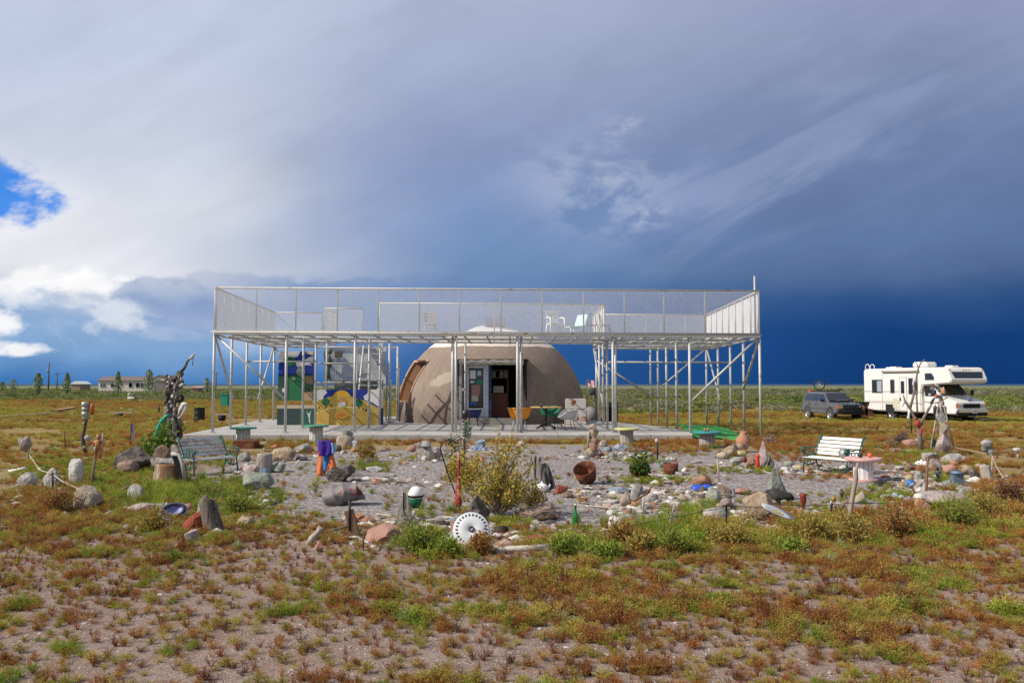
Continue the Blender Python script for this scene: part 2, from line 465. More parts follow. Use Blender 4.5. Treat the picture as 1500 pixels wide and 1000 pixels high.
SZ = .20          # top of the slab
mb = MB()
mb.prism([(-10.75, 25.9), (5.85, 25.9), (6.2, 27.5), (5.9, 30.5), (5.2, 32.9), (3.6, 36.5), (-5.0, 41.0), (-11.6, 36.8)], -.06, SZ, axis='z')
o = build(mb, 'patio_slab', slab_material(), bevel=.02); o['kind'] = 'structure'

# ------------------------------------------------------------------ steel viewing deck
def mesh_material(name, a, col, obl):
    m = bpy.data.materials.new(name); m.use_nodes = True; T = NT(m.node_tree)
    b = m.node_tree.nodes['Principled BSDF']; out = m.node_tree.nodes['Material Output']
    b.inputs['Base Color'].default_value = col + (1,); b.inputs['Roughness'].default_value = .6
    tr = T.new('ShaderNodeBsdfTransparent'); mx = T.new('ShaderNodeMixShader')
    lw = T.new('ShaderNodeLayerWeight'); lw.inputs[0].default_value = .5
    tc = T.new('ShaderNodeTexCoord')
    n = T.noise(tc.outputs['Object'], 9, 2, .6); n2 = T.noise(tc.outputs['Object'], 1.3, 4, .6)
    f = T.add(a, T.mul(T.m('POWER', lw.outputs['Facing'], 2.2), obl))
    f = T.mul(f, T.add(.55, T.add(T.mul(n, .6), T.mul(n2, .3))))
    T.l.new(T.m('MINIMUM', f, .95), mx.inputs[0]); T.l.new(tr.outputs[0], mx.inputs[1]); T.l.new(b.outputs[0], mx.inputs[2])
    T.l.new(mx.outputs[0], out.inputs[0])
    return m


MESH = mesh_material('expanded_metal_rail', .30, (.82, .81, .79), .78)
GRATE = mesh_material('expanded_metal_floor', .22, (.56, .54, .50), .12)
WM = M['white_metal']


def dz(x): return -.11 * (x + 10.1) / 18.5      # the deck sags a little to the right


deck = thing('viewing_deck', 'long white steel pipe viewing deck with mesh railings, standing over the dome house', 'viewing deck', (0, 0, 0))
ZF, ZR = 3.60, 5.11
YR = [27., 29.6, 31.9, 34.2, 36.5]


def xo(side, i):                                   # outer edge flares towards the back
    return [-10.1, -10.42, -10.62, -10.78, -10.9][i] if side < 0 else [8.4, 8.6, 8.74, 8.84, 8.9][i]


XIL, XIR = -5.32, 3.72


def bar(name, p, q, r=.04, m=WM, n=6, parent=deck):
    mb = MB(); p, q = Vector(p), Vector(q); mb.tube([p, q], r, n, sm=True)
    return build(mb, name, m, parent)


def post(x, y, base=None, z=None, r=.047):
    zb = base if base is not None else (SZ if -11 < x < 5.9 and y < 36.3 else gz(x, y) - .05)
    mb = MB(); mb.tube([(x, y, zb), (x, y, (ZF + dz(x)) if z is None else z)], r, 8)
    if zb == SZ: mb.box((x, y, SZ + .012), (.2, .2, .022))
    build(mb, 'post', WM, deck)


for i, y in enumerate(YR):
    post(xo(-1, i), y); post(-7.65 - .1 * i, y); post(XIL + .02 * i, y)
    post(xo(1, i), y); post(6.02 + .08 * i, y); post(XIR - .3 + .11 * i, y)
for x in (-1.9, .19): post(x, 27.); post(x + .03, 31.9, r=.045)
post(-2.02, 27.12); post(.31, 27.12); post(3.52, 27.15)
# beams along X at each row, edges along Y
segs_ = [(YR[0], xo(-1, 0), xo(1, 0)), (YR[1], xo(-1, 1), xo(1, 1)), (YR[2], xo(-1, 2), xo(1, 2)), (YR[3], xo(-1, 3), -8.1), (YR[3], XIR, xo(1, 3)),
         (YR[4], xo(-1, 4), XIL), (YR[4], XIR, xo(1, 4))]
for y, a, b_ in segs_:
    mb = MB(); mb.M = Matrix.Identity(4); n = 6
    pts = [(a + (b_ - a) * t / n, y, ZF + dz(a + (b_ - a) * t / n) - .05) for t in range(n + 1)]
    mb.tube(pts, .055, 4, sm=False); build(mb, 'beam', WM, deck)
for y in (28.3, 30.75):
    bar('beam', (xo(-1, 0) - .2, y, ZF - .09), (xo(1, 0) + .1, y, ZF - .09 + dz(8.4)), .032)
for y in (33.05, 35.35):
    bar('beam', (xo(-1, 3), y, ZF - .09), (-8.1, y, ZF - .09 + dz(-8.1)), .032)
    bar('beam', (XIR, y, ZF - .09 + dz(XIR)), (xo(1, 3), y, ZF - .09 + dz(8.4)), .032)
k = 0
x = -10.1
while x < 8.45:
    back = 36.5 if (x <= XIL or x >= XIR) else 31.9
    if -8.1 < x < XIL: back = 32.4                 # stairwell opening
    fl = -.8 * max(0, (-x - 7.5) / 2.6) if x < 0 else .5 * max(0, (x - 6) / 2.4)
    bar('joist', (x, 27., ZF + dz(x) - .085), (x + fl * (back - 27) / 9.5, back, ZF + dz(x) - .085), .034, n=4)
    x += .771
# floor grating
mb = MB(); z = ZF + .03
for poly in ([(-10.1, 27.), (XIL, 27.), (XIL, 32.4), (-10.56, 32.4)], [(-10.56, 32.4), (-8.1, 32.4), (-8.1, 36.5), (-10.9, 36.5)], [(XIL, 27.), (XIR, 27.), (XIR, 31.9), (XIL, 31.9)], [(XIR, 27.), (8.4, 27.), (8.9, 36.5), (XIR, 36.5)]):
    mb.add([(p[0], p[1], z + dz(p[0])) for p in poly], [(0, 1, 2, 3)])
build(mb, 'floor_grating', GRATE, deck, fixn=False)


def railing(pts, top, nposts, name='railing', panel=True, tr=.036, pr=.026):
    """pts: polyline on the deck edge; one run of railing: top rail and posts, mesh panel as its sub-part"""
    mb = MB()
    P0, P1 = Vector(pts[0]), Vector(pts[1])
    z0, z1 = ZF + dz(P0.x), ZF + dz(P1.x)
    a, b_ = P0.to_3d(), P1.to_3d(); a.z = z0; b_.z = z1
    mb.tube([a + Vector((0, 0, top)), b_ + Vector((0, 0, top))], tr, 6)
    mb.tube([a + Vector((0, 0, .05)), b_ + Vector((0, 0, .05))], .028, 6)
    xs = nposts if isinstance(nposts, list) else [i / (nposts - 1) for i in range(nposts)]
    for t in xs:
        p = a.lerp(b_, t); mb.tube([p, p + Vector((0, 0, top))], pr, 6)
    o = build(mb, name, WM, deck)
    if panel:
        mb = MB(); off = (b_ - a).cross(Vector((0, 0, 1))).normalized() * .03
        mb.add([a + off + Vector((0, 0, .06)), b_ + off + Vector((0, 0, .06)), b_ + off + Vector((0, 0, top - .02)), a + off + Vector((0, 0, top - .02))], [(0, 1, 2, 3)])
        build(mb, 'mesh_panel', MESH, o, fixn=False)
    return o


RT = ZR - ZF
fx = [316, 375, 433, 494, 554, 614, 673, 734, 794, 855, 915, 973, 1033, 1112]
railing([(-10.1, 26.97), (8.4, 26.97)], RT, [min(1, max(0, ((q - 750) / 43.2 + 10.1) / 18.5)) for q in fx])
railing([(-10.1, 27.), (-10.9, 36.5)], RT, 9); railing([(8.4, 27.), (8.9, 36.5)], RT, 9)
railing([(XIL, 31.9), (XIR, 31.9)], RT, [0, .235, .51, .77, 1])
railing([(XIR, 31.9), (XIR, 36.5)], RT, 6); railing([(XIR, 36.5), (8.9, 36.5)], RT, [0, .28, .47, .6, .82, 1])
railing([(-10.9, 36.5), (-8.75, 36.5)], RT, 2); railing([(-8.1, 34.3), (-6.45, 34.3)], RT, 2); railing([(-8.1, 34.3), (-8.1, 36.5)], RT, 3)
# long kick beam at the deck edge and the tall corner pipe
bar('edge_beam', (-10.2, 26.9, ZF + .0), (8.46, 26.9, ZF + dz(8.5) + .0), .036, n=4)
bar('flag_pipe', (8.28, 27.05, ZF - .1), (8.28, 27.05, 5.52), .032)
# braces
dB = [((6.05, 27, 1.25), (8.36, 27, 3.42)), ((6.35, 36.5, 1.3), (8.88, 36.5, 3.45)), ((3.82, 36.5, 2.95), (6.33, 36.5, 1.3)),
      ((8.4, 27.02, 3.4), (8.62, 30.1, 1.3)), ((8.9, 36.4, 3.45), (8.84, 33.9, 1.15)), ((3.75, 36.4, 3.4), (3.83, 33.6, .9)),
      ((-10.06, 27, 3.5), (-7.65, 27, 1.3)), ((-10.1, 27.02, 3.5), (-10.48, 30.0, 1.3)), ((-10.9, 36.4, 3.5), (-10.78, 33.9, 1.2)),
      ((-10.88, 36.5, 3.5), (-8.2, 36.5, 1.4))]
for p, q in dB: bar('brace', p, q, .042)
bar('cross_rail', (XIR - .05, 31.95, 2.72), (8.74, 31.95, 2.70), .038)
bar('cross_rail', (-10.62, 31.95, 2.74), (-7.85, 31.95, 2.74), .034)
bar('cross_rail', (XIR - .3, 27.6, 2.6), (XIR, 31.9, 2.6), .032)
# stair up into the left wing
st = MB()
for i in range(12):
    t = i / 11
    st.box((-6.0, 32.8 + t * 1.5, .45 + t * 2.95), (.74, .24, .045))
tread = build(st, 'stair_treads', M['galv'], deck)
mb = MB()
for sx in (-6.4, -5.6): mb.tube([(sx, 32.7, SZ), (sx, 34.4, ZF)], .05, 6)
build(mb, 'stair_stringers', WM, deck)
for x0, x1, y, z0, z1 in ((-5.55, -4.98, 35.2, .3, 2.75), (-5.5, -5.15, 33.9, .3, 2.0), (-8.15, -6.45, 33.2, 1.9, 3.38)):
    mb = MB(); mb.tube([(x0, y, z0), (x0, y, z1), (x1, y, z1), (x1, y, z0), (x0, y, z0)], .035, 6)
    if x1 - x0 > 1: mb.tube([(x0, y, 2.7), (x1, y, 2.7)], .03, 6)
    build(mb, 'pipe_frame', WM, deck)
# grey plastic sheeting that closes the stairwell
sheet = bpy.data.materials.new('plastic_sheet'); sheet.use_nodes = True
_T = NT(sheet.node_tree); _b = sheet.node_tree.nodes['Principled BSDF']; _o = sheet.node_tree.nodes['Material Output']
_n = _T.noise(_T.new('ShaderNodeTexCoord').outputs['Object'], 2.2, 6, .7, 1.2)
_T.l.new(_T.mix(_T.sm(_n, .35, .65), (.40, .41, .41, 1), (.62, .62, .61, 1)), _b.inputs['Base Color'])
_tr = _T.new('ShaderNodeBsdfTransparent'); _mx = _T.new('ShaderNodeMixShader'); _T.l.new(_T.sm(_n, .3, .7, .80, .98), _mx.inputs[0])
_T.l.new(_tr.outputs[0], _mx.inputs[1]); _T.l.new(_b.outputs[0], _mx.inputs[2]); _T.l.new(_mx.outputs[0], _o.inputs[0])


def crinkle(x0, x1, y, z0, z1, nx=24, nz=14, amp=.05, seed=0):
    vs = []; fs = []
    for j in range(nz + 1):
        for i in range(nx + 1):
            u, v = x0 + (x1 - x0) * i / nx, z0 + (z1 - z0) * j / nz
            vs.append((u, y + amp * (mnoise.noise(Vector((u * 1.7 + v * 1.2, v * 1.9, seed))) + .5 * mnoise.noise(Vector((u * 5, v * 4, seed)))), v))
    for j in range(nz):
        for i in range(nx): fs.append((j * (nx + 1) + i, j * (nx + 1) + i + 1, (j + 1) * (nx + 1) + i + 1, (j + 1) * (nx + 1) + i))
    mb = MB(); mb.add(vs, fs, 0, True); return mb


build(crinkle(-8.12, -5.45, 34.45, 1.85, 3.42, seed=2), 'plastic_sheet', sheet, deck, fixn=False)
build(crinkle(-7.5, -5.6, 33.7, 1.5, 1.98, 14, 6, seed=5), 'tarp', mat('grey_tarp', (.22, .22, .21), .8, 0, .3, 3), deck, fixn=False)

# ------------------------------------------------------------------ dome house
DX, DY, DR, DH = -.92, 36.6, 4.28, 4.14


def dome_material():
    m = bpy.data.materials.new('dome_coating'); m.use_nodes = True; T = NT(m.node_tree)
    b = m.node_tree.nodes['Principled BSDF']; b.inputs['Roughness'].default_value = .85; b.inputs['Specular IOR Level'].default_value = .25
    co = T.new('ShaderNodeTexCoord').outputs['Object']; sp = T.new('ShaderNodeSeparateXYZ'); T.l.new(co, sp.inputs[0]); x, y, z = sp.outputs
    n = T.noise(co, .9, 6, .6); n2 = T.noise(co, 5, 6, .65)
    stv = T.noise(T.xyz(T.mul(x, 5.), T.mul(y, 5.), T.mul(z, .35)), 1, 4, .6)
    c = T.mix(T.sm(n, .35, .7), (.240, .180, .143, 1), (.275, .214, .175, 1))
    c = T.mix(T.mul(T.sm(stv, .50, .70), .32), c, (.345, .29, .25, 1))
    c = T.mix(T.mul(T.sm(stv, .46, .30), .22), c, (.15, .112, .09, 1))          # run-off streaks
    c = T.mix(T.mul(T.sm(T.sub(z, T.mul(n2, 1.1)), .35, -.25), .55), c, (.10, .072, .056, 1))   # darker brown towards the foot, edge broken up by noise
    c = T.mix(T.mul(T.sm(n2, .56, .7), .25), c, (.15, .108, .085, 1))
    fr = T.add(T.add(z, .10), T.add(T.mul(T.sub(n, .5), .18), T.mul(T.sub(stv, .5), .10)))
    c = T.mix(T.sm(fr, 3.33, 3.37), c, (.70, .60, .52, 1))                        # white-painted cap
    c = T.mix(T.sm(fr, 4.05, 4.12), c, (.78, .76, .74, 1))
    # pale worn patch beside the entry
    dx = T.m('DIVIDE', T.add(x, 1.95), .75); dz_ = T.m('DIVIDE', T.sub(T.sub(z, 1.85), T.mul(T.add(x, 1.95), .35)), .32)
    pt = T.mul(T.m('EXPONENT', T.mul(T.add(T.mul(dx, dx), T.mul(dz_, dz_)), -1.)), T.sm(y, 0., -1.))
    n3 = T.noise(co, 9, 6, .7)
    c = T.mix(T.mul(T.sm(T.add(pt, T.mul(n3, .9)), .98, 1.12), .8), c, (.40, .34, .28, 1))
    T.l.new(c, b.inputs['Base Color'])
    bn = T.new('ShaderNodeBump'); bn.inputs['Distance'].default_value = .03; bn.inputs['Strength'].default_value = .35
    T.l.new(T.add(T.mul(n2, 1.), T.mul(n, 2.)), bn.inputs['Height']); T.l.new(bn.outputs[0], b.inputs['Normal'])
    return m


dome = thing('dome_house', 'brown dome house with white painted cap and an open glazed door, under the steel deck', 'house', (DX, DY, SZ))


def shell(scale, nseg=96, nr=40):
    prof = []
    for i in range(nr + 1):
        a = math.pi / 2 * i / nr
        prof.append((DR * scale * math.cos(a) ** .8, DH * scale * math.sin(a)))
    return prof


mb = MB(); mb.lathe([(DR, -.1)] + shell(1.) , 96)
n_out = len(mb.v)
inner = shell(.955)
mb.lathe(inner[::-1] + [(DR * .955, -.1), (DR, -.1)], 96)
body = build(mb, 'wall', [dome_material(), mat('dome_inside', (.14, .11, .09), .9)], dome)


def cut(o, cutter):
    co = build(cutter, 'cutter', [], None)
    co.matrix_world = Matrix.Translation((DX, DY, SZ)); bpy.context.view_layer.update()
    md = o.modifiers.new('b', 'BOOLEAN'); md.operation = 'DIFFERENCE'; md.object = co; md.solver = 'EXACT'
    dg = bpy.context.evaluated_depsgraph_get()
    me = bpy.data.meshes.new_from_object(o.evaluated_get(dg))
    o.modifiers.clear(); old = o.data; o.data = me
    bpy.data.objects.remove(co)


EX0, EX1 = -1.12, 1.17      # entry, dome-local X
mb = MB(); mb.box(((EX0 + EX1) / 2, -4.0, 1.22), (EX1 - EX0, 3.2, 2.52)); cut(body, mb)
# window niche on the left flank
mb = MB(); mb.prism([(-6, -.25), (-3.15, -.25), (-2.65, -2.3), (-6, -2.3)], .85, 2.68, axis='z'); cut(body, mb)
body.data.polygons.foreach_set('use_smooth', [True] * len(body.data.polygons))
md = body.data
for p in body.data.polygons:
    if p.area > .25: p.use_smooth = False

dm_brown = mat('niche_wood', (.40, .215, .11), .8, 0, .15, 5)
dm_trim = mat('niche_trim', (.60, .38, .25), .8, 0, .15, 6)
# niche lining: brown far jamb following the dome's curve, glass at the back, pale sill and edge trim


def rz_(z): return DR * math.cos(math.asin(min(1, z / DH))) ** .8


jz = [.85 + i * 1.83 / 14 for i in range(15)]
mb = MB(); mb.prism([(-math.sqrt(rz_(z) ** 2 - .06) - .03, z) for z in jz] + [(-3.10, 2.68), (-3.10, .85)], -.28, -.20); frame = build(mb, 'window_jamb', dm_brown, dome)
mb = MB(); mb.tube([(-math.sqrt(rz_(z) ** 2 - .06) - .05, -.26, z) for z in jz], .055, 6); build(mb, 'edge_trim', dm_trim, frame)
mb = MB(); mb.tube([(-math.sqrt(max(.1, rz_(z) ** 2 - 5.3)) - .02, -2.3, z) for z in jz[:-2]], .035, 6); build(mb, 'edge_trim', dm_trim, frame)
mb = MB(); mb.prism([(-4.28, -.22), (-3.1, -.22), (-2.7, -2.3), (-3.62, -2.34)], .80, .89, axis='z'); build(mb, 'sill', dm_trim, frame, bevel=.01)
mb = MB(); mb.prism([(-3.55, -.22), (-3.0, -.22), (-2.5, -2.1), (-2.7, -2.2)], 2.62, 2.72, axis='z'); build(mb, 'window_head', dm_trim, frame, bevel=.01)
mb = MB(); mb.add([(-3.14, -.28, .88), (-2.64, -2.29, .88), (-2.64, -2.29, 2.66), (-3.14, -.28, 2.66)], [(0, 1, 2, 3)]); o = build(mb, 'back_panel', mat('niche_back', (.09, .06, .045), .8), frame, fixn=False); q = o.modifiers.new('t', 'SOLIDIFY'); q.thickness = .03
mb = MB(); mb.add([(-3.19, -.45, 1.75), (-2.74, -2.2, 1.75), (-2.74, -2.2, 2.6), (-3.19, -.45, 2.6)], [(0, 1, 2, 3)]); o = build(mb, 'pane', M['glass'], frame, fixn=False); q = o.modifiers.new('t', 'SOLIDIFY'); q.thickness = .02
# entry: threshold, cheeks, lintel, door leaf, dark room with shelves
EY = -4.22
mb = MB(); mb.box(((EX0 + EX1) / 2, -4.12, .13), (2.62, .62, .26)); build(mb, 'threshold', mat('threshold', (.30, .27, .245), .9, 0, .2, 6), dome, bevel=.015)
mb = MB(); mb.box((EX0 - .04, -3.75, 1.36), (.12, 1.05, 2.2)); build(mb, 'entry_cheek', mat('entry_cheek', (.36, .325, .30), .85, 0, .2, 5), dome, bevel=.02)
mb = MB(); mb.box((EX1 + .05, -3.72, 1.36), (.13, 1.0, 2.2)); build(mb, 'entry_cheek', mat('entry_cheek', ()), dome, bevel=.02)
mb = MB()
pts = [(EX0 - .12 + i * (EX1 - EX0 + .34) / 22, -4.2 + .02 * math.sin(i * 2.1), 2.52 + .015 * math.sin(i * 1.7)) for i in range(23)]
mb.tube(pts, [.085 + .02 * abs(math.sin(i * 1.9)) for i in range(23)], 10)
mb.box(((EX0 + EX1) / 2 + .04, -3.68, 2.50), (EX1 - EX0 + .3, 1.0, .13))
build(mb, 'lintel', mat('lintel_plaster', (.52, .48, .43), .9, 0, .25, 8, .5, 20, col2=(.36, .30, .25)), dome)
# room behind
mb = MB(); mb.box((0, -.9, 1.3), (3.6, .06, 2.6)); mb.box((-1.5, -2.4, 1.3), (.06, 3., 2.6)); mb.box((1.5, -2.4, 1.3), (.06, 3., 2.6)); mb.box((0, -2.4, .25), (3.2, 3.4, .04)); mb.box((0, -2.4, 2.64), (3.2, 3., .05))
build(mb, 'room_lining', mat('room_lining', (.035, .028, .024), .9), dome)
dmt = mat('door_paint', (.50, .56, .64), .5, 0, .08, 3)
dl = MB(); w = 1.02; dxc = -.55
dl.box((dxc - w / 2 + .09, EY + .34, 1.38), (.18, .055, 2.2)); dl.box((dxc + w / 2 - .09, EY + .34, 1.38), (.18, .055, 2.2))
dl.box((dxc, EY + .34, .46), (w - .36, .055, .36)); dl.box((dxc, EY + .34, 2.40), (w - .36, .055, .16))
door = build(dl, 'door', dmt, dome, bevel=.008)
mb = MB(); mb.box((dxc, EY + .345, 1.48), (w - .36, .02, 1.68)); build(mb, 'pane', M['glass'], door)
mb = MB()
for a, b_, c_, d_ in ((dxc - .33, .64, .045, 1.7), (dxc + .33, .64, .045, 1.7)): mb.box((a, EY + .30, 1.48), (c_, .03, d_))
mb.box((dxc, EY + .30, .63), (.70, .03, .05)); mb.box((dxc, EY + .30, 2.33), (.70, .03, .05)); build(mb, 'pane_trim', M['white_paint'], door)
mb = MB(); mb.tube([(dxc + .43, EY + .24, 1.22), (dxc + .36, EY + .24, 1.22)], .018, 6); build(mb, 'handle', M['chrome'], door)
for (u, v, a, b_, c_) in ((-.14, 2.03, .24, .34, (.72, .76, .76)), (.13, 2.08, .16, .2, (.50, .60, .62)), (-.16, 1.73, .16, .1, (.6, .7, .7)), (.15, 1.72, .24, .16, (.03, .30, .12)),
                          (-.02, 1.40, .34, .42, (.40, .22, .17)), (-.05, 1.06, .28, .24, (.50, .48, .34)), (-.12, .86, .3, .14, (.05, .1, .35))):
    mb = MB(); mb.box((dxc + u, EY + .327 + abs(u) * .01, v), (a, .006, b_)); build(mb, 'paper', mat('paper_%d_%d' % (int(c_[0] * 99), int(c_[1] * 99)), c_, .7), door)
mb = MB(); mb.box((EX0 + .07, EY + .36, 1.38), (.09, .12, 2.24)); mb.box((.03, EY + .36, 1.38), (.1, .12, 2.24)); build(mb, 'door_frame', mat('blue_frame', (.02, .035, .11), .6), dome)
mb = MB()
mb.box((.38, -3.0, .75), (.7, .4, 1.0)); mb.box((.74, -2.95, 1.25), (.05, .36, 2.0)); mb.box((.0, -2.95, 1.25), (.05, .36, 2.0))
for q in (1.9, 2.22): mb.box((.37, -2.95, q), (.76, .34, .04))
build(mb, 'shelf', mat('shelf_wood', (.16, .06, .035), .7), dome)
mb = MB(); mb.box((.35, -3.05, 1.42), (.44, .3, .28)); build(mb, 'box', mat('carton', (.42, .40, .36), .8), dome, bevel=.01)
for u in (-.15, .18, .38): mb = MB(); mb.box((.3 + u, -3.02, 2.05), (.16, .2, .26)); build(mb, 'box', mat('carton_b', (.20, .22, .22), .8), dome)
# skylight on the cap
mb = MB(); mb.lathe([(1.2, -.06), (1.05, .05), (.75, .17), (.42, .25), (.02, .28)], 24); sky_l = build(mb, 'skylight', mat('skylight_white', (.66, .66, .66), .5), dome, loc=(0, 0, DH - .06))
mb = MB(); mb.box((.12, -.55, .30), (.95, .8, .36), R=(-.22, 0, .15))
build(mb, 'skylight_pane', mat('blue_pane', (.07, .11, .28), .4, 0, .3, 4), sky_l, bevel=.04)
mb = MB(); mb.ell((-1.08, -4.22, 1.42), (.07, .05, .07), 10, 6); build(mb, 'wall_ornament', M['white_paint'], dome)

# ------------------------------------------------------------------ painted boards (flat boards, hand-painted shapes)
def board(name, label, cat, px0, px1, py0, py1, Y, shapes, thick=.05, base=(.05, .08, .07), rz=0.):
    """shapes: list of (polygon in photo px, colour); each later shape sits 2 mm proud of the earlier ones"""
    k = Y and 1167 / Y
    ox = (px0 - 750) / k; w_ = (px1 - px0) / k; h_ = (py1 - py0) / k
    cols = [base] + [c for _, c in shapes]; mats = []
    for i, c in enumerate(cols):
        key = 'board_paint_%02d_%02d_%02d' % tuple(int(q * 99) for q in c)
        mats.append(mat(key, tuple(min(.75, q * 1.35) for q in c), .75, 0, .26, 5, .2, 30))
    th = thing(name, label, cat, (ox, Y, SZ))
    mb = MB(); mb.box((w_ / 2, thick / 2, h_ / 2), (w_, thick, h_)); build(mb, 'panel', mats[0], th)
    mb = MB()
    for i, (poly, c) in enumerate(shapes):
        q = [((min(max(p[0], px0), px1) - px0) / k, (py1 - min(max(p[1], py0), py1)) / k) for p in poly]
        mb.prism(q, -.003 - .003 * i, -.0005 - .003 * i, i)
    build(mb, 'painting', mats[1:], th)
    return th


def circ(cx, cy, r, ry=None, n=20, a0=0, a1=2 * math.pi): return [(cx + r * math.cos(a0 + (a1 - a0) * i / n), cy - (ry or r) * math.sin(a0 + (a1 - a0) * i / n)) for i in range(n + (0 if a1 - a0 > 6.2 else 1))]


BL, GR, DG, WHT = (.012, .03, .22), (.015, .115, .045), (.018, .05, .03), (.62, .63, .64)
cl = lambda pts: pts
board('painted_board', 'tall painted board of trees, clouds and deep blue sky under the deck', 'painted board', 408, 459.5, 523, 595, 32.15, [
    ([(408, 523), (459, 523), (459, 560), (408, 560)], BL),
    ([(408, 523), (440, 523), (436, 531), (425, 533), (418, 534), (412, 538), (408, 541)], WHT),
    ([(433, 541), (438, 537), (446, 536), (452, 532), (459, 530), (459, 540), (452, 541), (458, 544), (450, 543), (443, 545), (436, 546)], WHT),
    ([(446, 523), (459, 523), (459, 529), (450, 527)], (.45, .40, .33)),
    (circ(424, 538, 9, 7), GR), (circ(441, 553, 6.5, 7.5), (.16, .22, .18)),
    ([(408, 559), (416, 557), (424, 559), (434, 556), (440, 560), (450, 557), (459, 559), (459, 595), (408, 595)], DG),
    ([(424, 595), (424, 562), (430, 558), (436, 561), (445, 566), (446, 595)], GR),
    ([(408, 578), (415, 573), (421, 580), (421, 595), (408, 595)], (.04, .075, .06)),
    ([(446, 560), (459, 558), (459, 572), (449, 570)], (.12, .10, .05)),
    ([(445, 583), (459, 582), (459, 595), (445, 595)], (.30, .20, .11)),
    (circ(418, 580, 4, 3.2), (.5, .5, .5)), (circ(431, 563, 3, 2), (.25, .3, .2)),
], base=(.04, .06, .05)).location.z = SZ + .98
board('painted_board', 'low dark green painted board with a small white waving figure, below the tall tree board', 'painted board', 407, 462, 593, 622, 32.1, [
    ([(407, 593), (462, 593), (462, 598), (407, 598)], (.36, .30, .22)),
    ([(440, 599), (462, 599), (462, 622), (440, 622)], (.02, .075, .055)),
    ([(450, 601), (452.4, 605), (454.2, 605), (457, 600), (455.4, 607), (455, 613), (456, 619), (454, 619), (453.4, 611), (451.4, 606)], (.42, .45, .43)),
], base=(.022, .045, .045))
board('painted_board', 'wide painted board of an orange sun behind a yellow hill with green trees', 'painted board', 460, 556, 570.5, 622, 32.13, [
    ([(460, 570), (556, 570), (556, 622), (460, 622)], BL),
    ([(460, 570), (478, 570), (480, 575), (475, 579), (474, 584), (464, 588), (460, 590)], WHT),
    ([(541, 570), (556, 570), (556, 596), (546, 589), (535, 586), (533, 580), (538, 577)], WHT),
    (circ(501, 586, 14.5, 14.5, 24), (.62, .32, .03)),
    ([(460, 592), (466, 587), (476, 583), (488, 580), (500, 579.5), (514, 580.5), (528, 584), (542, 590), (556, 598), (556, 622), (460, 622)], (.42, .29, .065)),
    (circ(508, 610.5, 47, 15.5, 40), (.60, .50, .20)), (circ(508, 610.8, 46, 14.2, 40), (.40, .265, .055)),
    (circ(478, 588.5, 5.6, 6), GR), ([(477, 593), (479, 593), (479, 597), (477, 597)], (.12, .06, .03)),
    (circ(526, 589.5, 5.6, 6), GR), ([(525, 594), (527, 594), (527, 598), (525, 598)], (.12, .06, .03)),
    (circ(502, 591, 6.5, 8, 16, 0, math.pi), (.45, .22, .07)), ([(496.5, 589), (507.5, 589), (506, 595), (498, 595)], (.68, .66, .6)),
    (circ(486, 594, 1.3), (.02, .03, .01)), (circ(517, 594, 1.3), (.02, .03, .01)), (circ(469, 597, 1.3), (.02, .03, .01)), (circ(465, 599.5, 1.5), (.02, .03, .01)),
    (circ(533, 598, 1.4), (.02, .03, .01)), (circ(537, 600, 1.6), (.02, .03, .01)),
    (circ(501, 607.5, 10.5, 4.6), (.52, .24, .04)), (circ(501, 607, 6.5, 2.6), (.40, .15, .03)),
], thick=.07)
mb = MB(); q0 = (557 - 750) / 36.3
th = thing('side_board', 'narrow white and deep blue painted board at the right edge of the sun painting', 'painted board', (q0, 32.2, SZ))
mb.box((.03, .2, 1.05), (.06, .5, .76)); build(mb, 'panel', M['white_paint'], th)
mb = MB(); mb.box((.03, .2, .335), (.065, .5, .66)); build(mb, 'lower_panel', mat('deep_blue_paint', BL, .7), th)

# slender green figure hung on the sheeting
g = MB()
fx0, fz = (482.5 - 750) / 34.0, SZ
P = lambda px, py: ((px - 750) / 34.0, 0, (562 - py) / 34.0 + H)
g.tube([P(482, 556), P(482, 545), P(483, 535), P(483, 525), P(483, 520)], [.05, .05, .08, .10, .05], 8)
g.tube([P(480, 558), P(481, 549), P(482, 540)], [.03, .045, .05], 6); g.tube([P(486, 558), P(484, 549), P(483, 540)], [.03, .045, .05], 6)
g.tube([P(483, 524), P(478, 527), P(475, 519), P(476, 514)], [.035, .03, .025, .02], 6); g.tube([P(483, 524), P(487, 529), P(486, 538)], [.035, .03, .02], 6)
g.ell(P(484, 515), (.11, .09, .13)); o = build(g, 'figure', mat('figure_green', (.10, .13, .085), .7, 0, .3, 8), loc=(0, 34.2, 0))
tag(o, 'slender dark green figure with a raised arm hanging on the grey stairwell sheeting', 'figure')
mb = MB(); mb.box((0, 0, 0), (.34, .03, .28)); tag(build(mb, 'plaque', mat('plaque', (.10, .08, .065), .7), loc=tuple(A(496, 519, 34.15))), 'small square dark brown plaque beside the hanging green figure', 'plaque')

